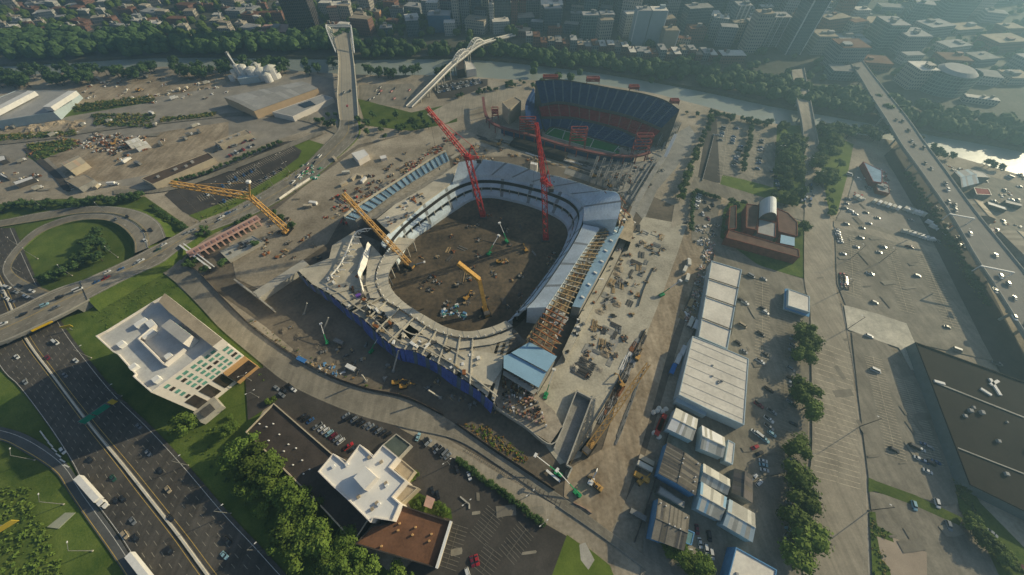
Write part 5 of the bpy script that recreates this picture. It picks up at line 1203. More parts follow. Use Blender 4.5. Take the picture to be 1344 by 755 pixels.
flat('long_building', [(185, 234), (273, 200), (281, 207), (200, 242)], 6, 'long dark brown roofed building along the tree lined lane', 'building', beige, M('roof_chocolate', (.10, .07, .05), var=.25, s=.15), par=.4, units=4)
flat('long_building', [(281, 186), (323, 170), (329, 175), (288, 190)], 6, 'beige L-shaped yard office near the boulevard car park', 'building', beige, roof_tan, par=.4, units=3)
gable('depot', [(294, 128), (396, 107), (417, 116), (333, 146)], 9, 1.5, 'big grey roofed depot with sunlit tan wall beside the long bridge', 'depot', M('tan_lit', (.55, .40, .25), var=.1), [roof_grey, M('roof_g2', (.30, .29, .27), var=.15)], strips=14, seed=34)
t, Q, ro = flat('depot', [(357, 147), (422, 124), (437, 128), (384, 153)], 6, 'low white walled depot with dark solar panels beside the long bridge', 'depot', white_wall, roof_grey, par=.4)
k = MB(); k.prism([g(a, b, 6.3) for a, b in ((391, 137), (407, 132), (414, 137), (400, 141))], 5.8, 6.2, glass_d); k.build('solar_array', ro)
# cement works: tanks and silos
p = g(333, 104); t = thing('cement_works', 'cluster of white tanks and silos of the cement works', 'cement works', (p.x, p.y, 0))
for x, y, r, h in ((311, 102, 3.5, 9), (318, 101, 4, 14), (326, 104, 5, 16), (336, 105, 6, 14), (347, 104, 7, 12), (360, 102, 9, 12), (342, 97, 6, 12), (306, 106, 3, 6), (354, 107, 5, 9)):
    q = g(x, y); k = MB(); k.tube((q.x, q.y, 0), (q.x, q.y, h), r, r, white, 14, False); k.tube((q.x, q.y, h), (q.x, q.y, h + r * .4), r, .3, tin_w, 14); k.build('silo', t)
k = MB(); q = g(318, 101); k.beam((q.x, q.y, 12), (q.x - 8, q.y + 8, 26), 1.4, white); k.box((q.x - 8, q.y + 8, 0), (3, 3, 26), steel); k.build('conveyor', t)
k = MB(); q = g(330, 108); k.box((q.x, q.y, 0), (24, 8, 7), cool_wall, .3); k.build('batch_house', t)
# long pink trestle / half built approach beside the boulevard
a, b = g(246, 334, 6), g(339, 285, 6); t = thing('trestle', 'long pinkish elevated slab on columns beside the boulevard', 'trestle', (a.x, a.y, 0)); d = (b - a).normalized(); nn = Vector((d.y, -d.x, 0))
k = MB(); k.prism([a - nn * 4, a + nn * 4, b + nn * 4, b - nn * 4], 5.2, 6, pink, pink, bottom=True); k.build('deck', t)
for i in range(13):
    p = a.lerp(b, (i + .5) / 13)
    k = MB(); k.box((p.x + nn.x * 3.6, p.y + nn.y * 3.6, 0), (1.2, .8, 5.2), pink, ang(a, b)); k.box((p.x - nn.x * 3.6, p.y - nn.y * 3.6, 0), (1.2, .8, 5.2), pink, ang(a, b)); k.build('column', t)
    k = MB(); k.box((p.x + nn.x * 1, p.y + nn.y * 1, 6), (2.6, 3.4, .5), M('pink_d', (.30, .17, .14), var=.2), ang(a, b)); k.build('formwork_panel', t)
flat('foundation_slab', [(288, 330), (331, 309), (346, 317), (300, 342)], 3, 'pale rectangular concrete foundation below the pink trestle', 'foundation', concrete, M('slab_mix', (.33, .32, .27), c2=(.48, .46, .40), s=.3), par=.4, units=7, unitm=steel_d, usize=(1, 3))
k = MB(); k.beam(g(236, 322, 5), g(276, 352, 5), 1.2, white, 1.0)
for q in ((236, 322), (256, 337), (276, 352)): k.beam(g(*q, 0), g(*q, 4.6), .8, concrete)
k.beam(g(241, 320, 5), g(281, 350, 5), .8, white, .8); single(k, 'gantry_beam', 'pair of white beams on posts across the trestle end', 'gantry')
# site walls at the left of the stadium
k = MB(); k.prism([g(a, b, 5) for a, b in ((331, 384), (398, 341), (405, 347), (340, 391))], 0, 5, concrete, concrete); single(k, 'ramp_wall', 'broad concrete ramp wall left of the stadium', 'wall')
k = MB(); k.beam(g(310, 369, 2.5), g(339, 391, 2.5), 1.0, concrete, 5); k.beam(g(339, 391, 2.5), g(360, 408, 2.5), .9, concrete, 4); single(k, 'site_wall', 'pale topped wall below the broad concrete ramp', 'wall')
k = MB(); tr = [g(757, 513, 4), g(777, 523, 4), g(744, 610, 4), g(751, 614, 4), g(745, 627, 4)]
for a, b in zip(tr, tr[1:]): k.beam(setz([a], 2)[0], setz([b], 2)[0], .7, concrete, 4)
k.beam(g(757, 513, 2), g(727, 590, 2), .7, concrete, 4); k.prism([g(757, 513), g(777, 523), g(744, 610), g(727, 592)], .05, .3, concrete_d); single(k, 'concrete_trench', 'open grey concrete box ramp at the stadium corner', 'ramp')
# ------------------------------------------------------------------ bridges
def bridge(name, label, cat, Lp, Rp, nseg, m, thick=1.4, rail=1.1, piers=(), pierw=2.0, railm=None, lines=(), under=0):
    A = cr([g(*p) for p in Lp], nseg); B = cr([g(*p) for p in Rp], nseg); o = (A[0] + B[0]) / 2; t = thing(name, label, cat, (o.x, o.y, 0)); k = MB(); dn = Vector((0, 0, -thick))
    k.grid([B, A], m); k.grid([A, [p + dn for p in A]], concrete_d); k.grid([[p + dn for p in B], B], concrete_d); k.grid([[p + dn for p in A], [p + dn for p in B]], concrete_d)
    dk = k.build('deck', t)
    for E, O in ((A, B), (B, A)):
        k = MB()
        for i in range(nseg - 1):
            e = (O[i] - E[i]).normalized() * .25; e2 = (O[i + 1] - E[i + 1]).normalized() * .25; k.beam(E[i] + e + Vector((0, 0, rail / 2)), E[i + 1] + e2 + Vector((0, 0, rail / 2)), .45, railm or concrete, rail)
        k.build('parapet', t)
    for i in piers:
        if i >= nseg: continue
        c = (A[i] + B[i]) / 2; w = (A[i] - B[i]).length; k = MB(); az = math.atan2((A[i] - B[i]).y, (A[i] - B[i]).x)
        k.box((c.x, c.y, c.z - thick - 1.6), (w * .9, pierw, 1.5), concrete, az)
        for s in (-.3, .3):
            q = A[i].lerp(B[i], .5 + s); k.tube((q.x, q.y, -6), (q.x, q.y, c.z - thick - 1.5), pierw * .5, pierw * .5, concrete, 9)
        k.build('pier', t)
    for f, mm, w, dash in lines:
        k = MB(); P = between(A, B, f); P = cr(P, 160) if dash else P
        line3(k, P, w, mm, .03, dash); ll = k.build('lane_line', dk); ll['kind'] = 'stuff'
    return t, A, B
EL = [(1112, 78, 10), (1128, 101, 12), (1142, 125, 12), (1164, 159, 12), (1182, 189, 12), (1205, 221, 12), (1246, 280, 12), (1281, 339, 12), (1304, 374, 12), (1344, 438, 12), (1400, 530, 12), (1460, 625, 12)]
ER = [(1129, 76, 10), (1146, 99, 12), (1165, 123, 12), (1192, 157, 12), (1213, 187, 12), (1237, 219, 12), (1280, 278, 12), (1328, 337, 12), (1354, 370, 12), (1414, 460, 12), (1486, 560, 12), (1560, 660, 12)]
ELV = bridge('elevated_highway', 'broad elevated highway on piers crossing the river at right', 'bridge', EL, ER, 60, M('deck_grey', (.20, .185, .165), var=.15, s=.1, s2=1), 1.8, 1.0, range(2, 60, 5), 1.8, lines=((.04, paint_w, .2, None), (.96, paint_w, .2, None), (.495, paint_f, .3, None), (.27, paint_f, .18, 4), (.73, paint_f, .18, 4)))
for (a, b), nm_ in ((((1246, 281), (1279, 287)), 'upper'), (((1287, 349), (1331, 358)), 'lower')):
    k = MB(); p, q = g(*a, 18), g(*b, 18); k.beam(p, q, .9, white, .8)
    for r_ in (p, q): k.beam((r_.x, r_.y, 12), r_, .5, white)
    single(k, 'sign_gantry', 'white overhead gantry spanning the elevated highway, the %s one' % nm_, 'gantry')
bridge('road_bridge', 'narrow pale road bridge at the end of the tan street', 'bridge', [(1038, 92, 6), (1044, 125, 8), (1052, 162, 6), (1054, 190, .4)], [(1055, 90, 6), (1062, 125, 8), (1069, 162, 6), (1074, 190, .4)], 30, asphalt_pale, 1.5, 1.2, (5, 10, 15, 20), lines=((.5, paint_y, .2, None), (.5, paint_f, .2, None)))
KV = bridge('arch_bridge', 'wide straight bridge with slanted white arches at its far end', 'bridge', [(446, 158, 2), (443, 130, 9), (444, 100, 14), (444, 75, 15), (438, 47, 15), (436, 36, 12)], [(471, 158, 2), (469, 130, 9), (467, 105, 14), (464, 78, 15), (460, 48, 15), (458, 36, 12)], 40, M('deck_tan', (.42, .37, .28), var=.1, s=.1, s2=1), 2.0, 1.6, (8, 13, 18, 24, 31), 3, concrete, lines=((.2, concrete_d, .5, None), (.5, paint_f, .4, None), (.8, concrete_d, .5, None), (.35, paint_f, .25, 5), (.65, paint_f, .25, 5)))
t, A, B = KV
for E, O in ((A, B), (B, A)):
    k = MB(); P = []
    for i in range(15):
        q = E[23 + i] if 23 + i < 40 else E[-1]; out = (q - O[min(39, 23 + i)]).normalized(); h = 15 * math.sin(math.pi * i / 14); P.append(q + out * (2 + h * .25) + Vector((0, 0, h)))
    for i in range(14): k.beam(P[i], P[i + 1], 1.3, white); 
    for i in range(1, 14): k.beam(P[i], E[23 + i], .35, white)
    k.build('arch', t)
    if E is A: PA = P
    else:
        k = MB()
        for i in (9, 10, 11, 12): k.beam(PA[i], P[i], .9, white)
        k.build('arch_brace', t)
FB_ = bridge('footbridge', 'slender pale footbridge with two humped trusses over the river', 'bridge', [(533, 140, .5), (562, 112, 10), (588, 86, 14), (603, 74, 14), (622, 60, 14), (640, 53, 11), (676, 44, 5)], [(541, 141, .5), (568, 114, 10), (594, 88, 14), (609, 76, 14), (627, 62, 14), (643, 55, 11), (677, 47, 5)], 60, concrete, 1.2, 1.3, (4, 8, 12, 16, 20, 24, 33, 42, 46, 50, 54), 1.4, tarp)
t, A, B = FB_
for lo, hi, ht in ((24, 33, 5.0), (33, 43, 7.0)):
    for E in (A, B):
        k = MB(); P = [E[lo + i] + Vector((0, 0, 1.5 + ht * math.sin(math.pi * i / (hi - lo)))) for i in range(hi - lo + 1)]
        for p, q in zip(P, P[1:]): k.beam(p, q, .65, tarp)
        for i in range(hi - lo):
            k.beam(P[i], E[lo + i], .45, tarp); k.beam(P[i + 1], E[lo + i], .4, tarp)
        k.build('truss', t)
    k = MB()
    for i in range(lo, hi + 1):
        h = Vector((0, 0, 1.5 + ht * math.sin(math.pi * (i - lo) / (hi - lo)))); k.beam(A[i] + h, B[i] + h, .5, tarp)
    k.build('top_bracing', t)
flat('pier_house', [(598, 79), (609, 78), (610, 90), (600, 92)], 10, 'dark sided white house at the foot of the footbridge', 'house', glass_k, roof_dark, par=.3); flat('pier_house', [(610, 80), (619, 82), (625, 90), (612, 92)], 9, 'white facade house at the foot of the footbridge', 'house', white_wall, white_roof, par=.3)
OV = bridge('road_overpass', 'tan road overpass carrying traffic over the sunken highway', 'bridge', [(-160, 460, 6), (-60, 438, 6), (8, 412, 6), (68, 383, 6), (108, 369, 5.7)], [(-160, 500, 6), (-60, 470, 6), (0, 451, 6), (73, 418, 6), (118, 394, 5.7)], 40, asphalt_old, 1.6, .9, (14, 22, 30), 1.6, concrete, lines=((.06, paint_w, .2, None), (.94, paint_w, .2, None), (.49, paint_y, .2, None), (.51, paint_y, .2, None), (.27, paint_w, .16, 3), (.73, paint_w, .16, 3)))
t, A, B = OV
k = MB(); k.beam(B[27] + Vector((.5, -.5, -.4)), B[31] + Vector((.5, -.5, -.4)), .5, M('hi_yellow', (.75, .48, .02), var=.1), 1.2); k.build('yellow_clearance_board', t)
k = MB(); P = [A[-1], B[-1]]; k.prism([A[36], A[39], B[39], B[36]], 0, 4.2, concrete_d); k.build('abutment', t)
# highway sign gantry
a, b = g(105, 556, 7.5), g(152, 524, 7.5); t = thing('sign_gantry', 'green overhead sign gantry reaching out from the highway median', 'sign gantry', (a.x, a.y, 0))
k = MB(); k.beam(g(116, 557), (a.x, a.y, 7), .6, steel); k.lattice(a + Vector((0, 0, .8)), b + Vector((0, 0, .8)), 1.3, steel, 1.6, .2); k.beam((b.x, b.y, 0), b, .6, steel); k.build('truss', t)
for f0, f1, mm in ((.06, .36, sign_g), (.40, .78, sign_g), (.84, .99, M('exit_yellow', (.55, .40, .05), var=.1))):
    k = MB(); p, q = a.lerp(b, f0), a.lerp(b, f1); e = (q - p).normalized(); nn = Vector((e.y, -e.x, 0)); h0, h1 = Vector((0, 0, -1)), Vector((0, 0, 2.6)); o1 = nn * 1.0
    k.prism([p + o1, q + o1, q + o1 * 1.2, p + o1 * 1.2], a.z - 1.2, a.z + 2.6, mm); k.build('sign_panel', t)
t, A, B = OV
p = g(95, 433); k = MB(); k.beam((p.x, p.y, 0), (p.x, p.y, 4), .4, steel); k.box((p.x, p.y, 3), (6, .3, 2.4), MATS['exit_yellow'], .3); single(k, 'exit_sign', 'yellow warning board on the grass beside the overpass', 'sign')
p = g(8, 690); k = MB(); k.beam((p.x, p.y, 0), (p.x, p.y, 4), .4, steel); k.beam(g(-8, 700, 5), g(20, 683, 5), .3, MATS['exit_yellow'], 3.5); single(k, 'exit_sign', 'yellow panel sign in the scrub at the bottom left edge', 'sign')
k = MB(); k.prism([g(a, b, .3) for a, b in ((62, 692), (86, 673), (99, 673), (77, 694))], 0, .5, M('pad_olive', (.34, .35, .26), var=.1), None); single(k, 'concrete_pad', 'pale concrete pad lying on the grass by the slip road', 'concrete pad')
# ------------------------------------------------------------------ downtown across the river
FA = [MF('facade_glass', (.15, .20, .22), (.07, .11, .13), 2.4, 3.6, .5, .3), MF('facade_stone', (.40, .36, .30), (.13, .13, .13), 3.2, 3.8, 1.7, .8), MF('facade_grey', (.25, .27, .27), (.12, .13, .14), 3.0, 3.6, 1.4, .8),
      MF('facade_brick', (.20, .10, .07), (.09, .07, .07), 3.4, 3.8, 2.0, .8), MF('facade_white', (.46, .44, .40), (.20, .20, .20), 3.0, 3.5, 1.6, .7), MF('facade_dark', (.075, .06, .055), (.02, .022, .025), 2.6, 3.6, .8, .5),
      MF('facade_teal', (.18, .26, .26), (.10, .16, .16), 3.6, 3.6, .8, .4)]
GLs, STn, GRy, BRk, WHt, DKk, TEl = FA
RF = [roof_grey, roof_tan, roof_dark, white_roof, concrete_d, roof_brown]
OCC = []
def bld(x0, x1, y, h, depth, label, wm_, rm, name='office_tower', cat='tower', group=None, y1=None, units=2, fins=None):
    a, b = g(x0, y), g(x1, y if y1 is None else y1); e = (b - a); L = e.length; e.normalize(); nn = Vector((-e.y, e.x, 0))
    c = (a + b) / 2 + nn * depth / 2; OCC.append((c.x, c.y, max(L, depth) / 2)); Q = [a, b, b + nn * depth, a + nn * depth]
    t = thing(name, label, cat, (c.x, c.y, 0), group)
    k = MB(); k.prism(Q, 0, h, wm_, top=False); k.build('wall', t)
    k = MB(); k.prism([q + (c - q) * .004 for q in Q], h - .3, h + .4, rm); ro = k.build('roof', t); rr = random.Random(int(x0 * 7 + y * 3))
    for i in range(units):
        k = MB(); f, q = rr.uniform(.2, .8), rr.uniform(.25, .75); p = a.lerp(b, f) + nn * depth * q; s = min(L, depth) * rr.uniform(.12, .3); k.box((p.x, p.y, h + .4), (s * 1.3, s, rr.uniform(1.5, 4)), rr.choice([roof_grey, concrete_d, wm_]), math.atan2(e.y, e.x)); k.build('roof_unit', ro)
    if fins:
        for f in fins:
            p = a.lerp(b, f); k = MB(); k.box((p.x, p.y, 0), (1.2, 1.2, h), white, math.atan2(e.y, e.x)); k.build('pilaster', t)
    return t
bld(384, 418, 46, 120, 34, 'very tall dark tower at the far end of the arch bridge', DKk, roof_dark, y1=44)
bld(596, 604, 40, 80, 14, 'slim beige tower left of the glass tower group', STn, roof_tan); bld(607, 617, 36, 70, 14, 'slim grey tower behind the footbridge hump', GRy, roof_grey)
bld(564, 593, 43, 22, 22, 'low blue glass hall left of the footbridge end', M('blue_hall', (.07, .16, .26), var=.1, rough=.3), roof_grey, 'hall', 'hall')
bld(643, 649, 41, 34, 8, 'narrow cream tower at the footbridge landing', WHt, white_roof); bld(634, 642, 20, 80, 14, 'slim cream tower behind the footbridge landing', STn, roof_tan)
bld(650, 670, 33, 110, 30, 'tall blue glass tower at the footbridge landing', GLs, roof_grey); bld(671, 680, 34, 85, 16, 'brown tower right of the blue glass tower', BRk, roof_brown); bld(681, 690, 30, 60, 16, 'dark brick tower with sunlit top near the footbridge', BRk, roof_tan)
bld(709, 737, 33, 26, 40, 'pale flat roofed convention block with wide grey roof', GRy, white_roof, 'office_block', 'office block'); bld(690, 708, 20, 20, 30, 'low grey block left of the convention block', GRy, roof_grey, 'office_block', 'office block')
bld(761, 782, 52, 30, 16, 'teal slab building on the far river bank', TEl, roof_grey, 'office_block', 'office block'); bld(783, 801, 52, 31, 16, 'grey slab joined to the teal slab on the far bank', GRy, roof_grey, 'office_block', 'office block')
bld(806, 825, 30, 85, 20, 'tall dark teal tower behind the twin pale slabs', GLs, roof_dark); bld(842, 857, 28, 95, 20, 'tall dark tower right behind the twin pale slabs', DKk, roof_dark)
for x0, x1, y, h, m_ in [(620, 633, 26, 75, GLs), (692, 706, 6, 90, DKk), (742, 758, 14, 95, GLs), (760, 774, 8, 80, TEl), (770, 784, 26, 60, GRy), (804, 818, 10, 110, GLs), (822, 838, 12, 100, DKk), (860, 876, 14, 105, TEl), (868, 884, 36, 60, GRy), (926, 944, 26, 75, GLs), (930, 946, 8, 90, DKk), (950, 968, 20, 95, TEl), (972, 990, 24, 80, GLs), (996, 1014, 28, 85, GRy), (1006, 1024, 8, 100, GLs), (1040, 1056, 30, 90, TEl), (1064, 1080, 20, 80, GRy), (1094, 1112, 30, 60, GLs)]:
    bld(x0, x1, y, h, 20, R.choice(['hazy dark downtown tower', 'hazy grey downtown tower']), m_, roof_grey, group='hazy downtown towers')
bld(786, 802, 24, 60, 20, 'grey teal tower behind the teal slab', TEl, roof_grey)
bld(827, 844, 60, 42, 18, 'left one of the pale twin slabs facing the river', M('slab_pale', (.36, .42, .43), var=.06, s=.2), roof_grey, 'office_block', 'office block', fins=(0,)); bld(845, 864, 60, 42, 18, 'right one of the pale twin slabs facing the river', MATS['slab_pale'], white_roof, 'office_block', 'office block', fins=(1,))
bld(866, 884, 66, 24, 16, 'beige slab with white edge right of the pale twins', M('slab_beige', (.40, .35, .26), var=.08), roof_tan, 'office_block', 'office block', fins=(1,))
bld(880, 905, 24, 70, 24, 'broad hazy glass tower right of centre', GLs, roof_grey); bld(906, 925, 20, 90, 22, 'hazy tower with white edge right of centre', TEl, roof_grey, fins=(1,))
bld(974, 994, 70, 46, 18, 'beige tower left of the ribbed slab', STn, roof_tan); bld(996, 1020, 62, 36, 22, 'ribbed grey slab with pale fins', GRy, roof_grey, fins=(.2, .5, .9)); bld(1030, 1050, 72, 105, 26, 'very tall hazy tower with bright vertical edge', GLs, roof_grey, fins=(.02, .98))
bld(952, 970, 50, 40, 18, 'grey tower with white vertical fins', GRy, roof_grey, fins=(.2, .5, .8)); bld(944, 975, 84, 10, 18, 'long brown brick hall with cream roof edge by the river', BRk, white_roof, 'brick_hall', 'hall')
bld(1062, 1086, 72, 22, 26, 'grey block with cream roof behind the road bridge', GRy, roof_tan, 'office_block', 'office block'); bld(1088, 1124, 92, 26, 30, 'wide grey government block with orange lit roof', GRy, roof_brown, 'office_block', 'office block')
bld(1148, 1172, 66, 30, 36, 'large hazy glass courthouse block', TEl, roof_grey, 'office_block', 'office block'); bld(1174, 1206, 72, 22, 34, 'wide hazy mauve grey block beside the courthouse', GRy, roof_grey, 'office_block', 'office block')
bld(1188, 1212, 118, 22, 26, 'stone block with white top joined to the round fronted hall', STn, white_roof, 'office_block', 'office block')
q = g(1232, 124); t = thing('round_hall', 'large round fronted grey hall across the river at right', 'hall', (q.x, q.y, 0)); k = MB(); P = [g(1208, 126), g(1250, 128), g(1262, 118)] ; c = g(1234, 118)
ring = [Vector((c.x + 27 * math.cos(a), c.y + 20 * math.sin(a), 0)) for a in [math.radians(x) for x in range(0, 360, 15)]]; k.prism(ring, 0, 22, TEl, top=False); k.build('wall', t); k = MB(); k.tube((c.x, c.y, 22), (c.x, c.y, 25), 20, 15, roof_grey, 28); k.build('roof', t); OCC.append((c.x, c.y, 36))
bld(1262, 1306, 134, 6, 8, 'long low cream roofed terrace on the far right bank', STn, white_roof, 'terrace', 'terrace', y1=140); bld(1320, 1350, 112, 8, 24, 'tan roofed hall at the far right edge', STn, roof_tan, 'office_block', 'office block')
bld(428, 448, 42, 8, 16, 'orange red walled low building at the bridge end', M('orange_wall', (.45, .16, .08), var=.1), roof_brown, 'low_building', 'building'); bld(488, 500, 26, 10, 12, 'orange lit low building above the bridge end', M('orange_wall2', (.46, .25, .13), var=.1), roof_tan, 'low_building', 'building')
bld(340, 378, 48, 6, 30, 'pink grey roofed row left of the dark tower', BRk, pink, 'terrace', 'terrace', units=3)
# riverside brick row
for i in range(26):
    x0 = 690 + i * 9.6; y = 62 + i * .75 + (i % 3)
    if 824 < x0 + 4 < 890: y += 5
    bld(x0, x0 + 8.6, y, R.uniform(8, 15), R.uniform(16, 24), R.choice(['narrow brick shopfront house in the riverside row', 'narrow grey shopfront house in the riverside row']), BRk if i % 3 else GRy, R.choice([roof_grey, roof_tan, concrete_d, roof_brown, white_roof]), 'riverside_house', 'house', 'houses along the far river bank', units=1)
def fill(nb, x0, x1, y0, y1, hr, wr, labs, group, mats, near=None):
    for i in range(nb):
        for _ in range(25):
            x, y = R.uniform(x0, x1), y0 + (y1 - y0) * R.random() ** 1.0; w = R.uniform(*wr); p = g(x, y)
            if all((p.x - q[0]) ** 2 + (p.y - q[1]) ** 2 > (w * .62 + q[2]) ** 2 for q in OCC): break
        else: continue
        sc = proj((p.x + w, p.y, 0))[0] - x; li = R.randrange(len(labs)); wm_, rm = mats[li]
        bld(x - sc / 2, x + sc / 2, y, R.uniform(*hr) * (1 if R.random() < .8 else 1.8), w * R.uniform(.5, .9), labs[li], R.choice(wm_), R.choice(rm), 'city_building', 'building', group, units=R.choice((0, 1, 2)), y1=y + sc * R.uniform(-.15, .15))
fill(85, 690, 1130, 2, 62, (10, 30), (18, 36), ['grey roofed hazy city block across the river', 'tan roofed hazy city block across the river', 'white roofed hazy city block across the river'], 'hazy city blocks across the river', [([GRy, GLs, TEl], [roof_grey, concrete_d]), ([STn, BRk], [roof_tan, roof_brown]), ([WHt, GRy], [white_roof])])
fill(44, 1090, 1420, 4, 112, (6, 16), (24, 46), ['grey roofed hazy block in the upper right', 'tan roofed hazy block in the upper right', 'white roofed hazy block in the upper right'], 'hazy blocks in the upper right', [([GRy, TEl], [roof_grey, concrete_d]), ([STn, BRk], [roof_tan, roof_brown]), ([WHt, GRy], [M('roof_pale', (.33, .32, .30), var=.2, s=.1, big=.2)])])
fill(42, 430, 690, 2, 50, (8, 24), (16, 32), ['grey roofed block beyond the arch bridge', 'tan roofed block beyond the arch bridge', 'white roofed block beyond the arch bridge'], 'blocks beyond the arch bridge', [([GRy, GLs], [roof_grey, roof_dark]), ([STn, BRk], [roof_tan, roof_brown]), ([WHt], [white_roof])])
fill(95, -60, 372, 2, 48, (5, 10), (10, 26), ['grey roofed low building in the far left suburb', 'tan roofed low building in the far left suburb', 'white roofed low building in the far left suburb', 'red brown roofed low building in the far left suburb'], 'low buildings in the far left suburb', [([WHt, GRy], [roof_grey]), ([STn], [roof_tan, beige]), ([WHt], [white_roof]), ([BRk], [roof_brown])])
# ------------------------------------------------------------------ trees
for i, (x, y) in enumerate([(1054, 432), (1060, 447), (1056, 466), (1056, 513), (1064, 532), (1049, 585), (1049, 621), (1054, 653), (1052, 688), (1064, 700), (1052, 728)]):
    tree(x, y, R.uniform(12.5, 14.5), T_ST, 'round green street tree in the row beside the tan street', 'street trees beside the tan street', 1.3)
tree(1058, 296, 10, T_ST, 'lone round tree at the corner of the brick building', 'trees', 1.1)
for x, y, h in [(240, 557, 12), (314, 584, 13), (305, 600, 11), (331, 606, 15), (345, 612, 12), (314, 640, 8), (357, 625, 14), (345, 664, 9), (366, 646, 12), (378, 655, 15), (391, 668, 15), (404, 660, 11), (380, 694, 14), (398, 690, 12), (414, 703, 15), (371, 712, 10), (402, 718, 14), (428, 712, 11), (451, 713, 11), (442, 738, 12), (463, 744, 13), (478, 752, 11), (526, 755, 10), (298, 563, 9), (330, 640, 10), (430, 740, 11), (424, 690, 9)]:
    tree(x, y, h * 1.22, T_BR, 'bushy yellow-green tree in the belt between highway and low buildings', 'trees in the belt beside the highway', 1.05)
for x, y in [(126, 305), (118, 312), (121, 322), (132, 316), (126, 336), (112, 330), (106, 342), (96, 348), (88, 351), (80, 356), (73, 359), (62, 363), (137, 325), (112, 318), (100, 338), (52, 366)]:
    tree(x, y, R.uniform(7, 10), T_DK + T_WD, 'dark tree in the clump inside the loop ramp', 'trees inside the loop ramp', 1.15)
for i in range(34):
    x = i * 6.1 - 20 + R.uniform(-2, 2); y = 272 - 14 * max(0, min(1, x / 180)) + R.uniform(-3.5, 3.5)
    tree(x, y, R.uniform(5, 8), T_WD, 'dark hedge tree in the line above the loop ramp', 'hedge trees above the loop ramp', 1.3)
for i in range(14):
    f = i / 13; tree(200 + 44 * f, 271 + 28 * f, R.uniform(3, 5), T_WD, 'small dark shrub in the line down to the boulevard', 'shrubs beside the boulevard', 1.5)
for i in range(14):
    f = i / 13; tree(284 + 82 * f, 220 - 34 * f, R.uniform(4, 6), T_WD, 'small clipped tree edging the dark car park', 'clipped trees edging the dark car park', 1.15)
for i in range(9):
    f = i / 8; tree(232 + 46 * f, 236 - 12 * f, R.uniform(3.5, 5), T_WD, 'dim blue-green bush at the back of the dark car park', 'bushes behind the dark car park', 1.3)
for x, y in [(268, 300), (273, 306), (263, 308), (250, 336), (258, 341), (290, 345), (322, 288), (328, 283), (312, 293), (318, 300), (382, 296), (335, 320), (360, 280), (368, 286), (246, 348), (270, 352)]:
    tree(x, y, R.uniform(5, 8), T_WD, 'dark bush between the boulevard and the pink trestle', 'bushes round the pink trestle', 1.2)
for x, y in [(424, 156), (430, 150), (436, 160), (441, 150), (428, 163), (418, 158), (470, 155), (474, 166), (482, 160), (480, 172), (500, 170), (505, 160), (522, 168), (520, 150), (530, 165), (540, 158), (546, 166), (556, 160), (562, 165), (552, 152), (570, 158), (505, 178), (488, 150)]:
    tree(x, y, R.uniform(6, 10), T_WD, 'green tree on the slope by the arch bridge end', 'trees by the arch bridge end', 1.1)
# tree belt by the road bridge, both sides of the street
for i in range(34):
    x, y = R.uniform(1024, 1052), R.uniform(165, 262); tree(x, y, R.uniform(10, 15), T_WD[:2] + T_ST, 'dark tree in the dense belt left of the road bridge street', 'tree belt left of the bridge street', 1.15)
for i in range(26):
    x, y = R.uniform(1072, 1104), R.uniform(165, 240); tree(x, y, R.uniform(9, 14), T_ST + T_BR[3:], 'sunlit tree in the belt right of the road bridge street', 'tree belt right of the bridge street', 1.1)
for x, y in [(1093, 250), (1090, 262), (1096, 272), (1092, 278)]: tree(x, y, 6, T_BR, 'small sunlit bush on the verge corner by the van yard', 'bushes on the verge corner', 1.2)
for i in range(15):
    f = i / 14; tree(988 - 12 * f + R.uniform(-1, 1), 160 + 62 * f, R.uniform(5, 8), T_WD, 'tree in the straight planted strip across the big car park', 'trees in the car park strip', 1.15)
for i in range(20):
    f = i / 19; tree(934 - 42 * f + R.uniform(-3, 3), 152 + 105 * f, R.uniform(6, 9), T_ST + T_WD, 'tree along the pale street below the old stadium', 'trees along the pale street', 1.1)
for i in range(12):
    f = i / 11; tree(914 + 30 * f, 250 + 10 * f, R.uniform(3.5, 5), T_WD, 'dark hedge bush at the top of the hedged car park', 'hedge round the hedged car park', 1.4); tree(910 - 3 * f, 254 + 46 * f, R.uniform(3.5, 5), T_WD, 'dark hedge bush down the side of the hedged car park', 'hedge round the hedged car park', 1.4)
for x, y in [(962, 264), (968, 268), (976, 265), (1028, 286), (1038, 290), (1040, 262), (1028, 258), (1018, 256), (952, 285), (950, 300)]: tree(x, y, R.uniform(5, 7), T_WD, 'small tree on the lawn round the brick building', 'trees round the brick building', 1.2)
for x, y, h in [(1224, 196, 13), (1231, 200, 12), (1237, 201, 10), (1250, 203, 8), (1207, 184, 9), (1297, 213, 8), (1315, 218, 7), (1303, 216, 7)]: tree(x, y, h, T_WD, 'dark tree leaning over the bright river bend', 'trees at the river bend', 1.2)
for i in range(26):
    f = i / 25; x, y = 1196 + 105 * f, 228 + 172 * f; tree(x + R.uniform(-5, 1), y, R.uniform(4, 7), T_WD, 'scrubby tree in the shade below the elevated highway', 'scrub below the elevated highway', 1.2)
for x, y, h in [(1280, 690, 8), (1290, 702, 9), (1298, 712, 8), (1310, 720, 8), (1274, 682, 6), (1322, 732, 7), (1258, 612, 5), (1266, 640, 5), (1332, 742, 6), (1250, 590, 4)]: tree(x, y, h, T_ST + T_BR, 'overgrown bush in the strip beside the black hall', 'bushes beside the black hall', 1.25)
for x, y, h in [(884, 720, 8), (893, 730, 9), (908, 742, 9), (922, 745, 10), (930, 752, 8), (876, 712, 6)]: tree(x, y, h, T_BR, 'yellow-green tree at the end of the brown grey shed', 'trees below the sheds', 1.2)
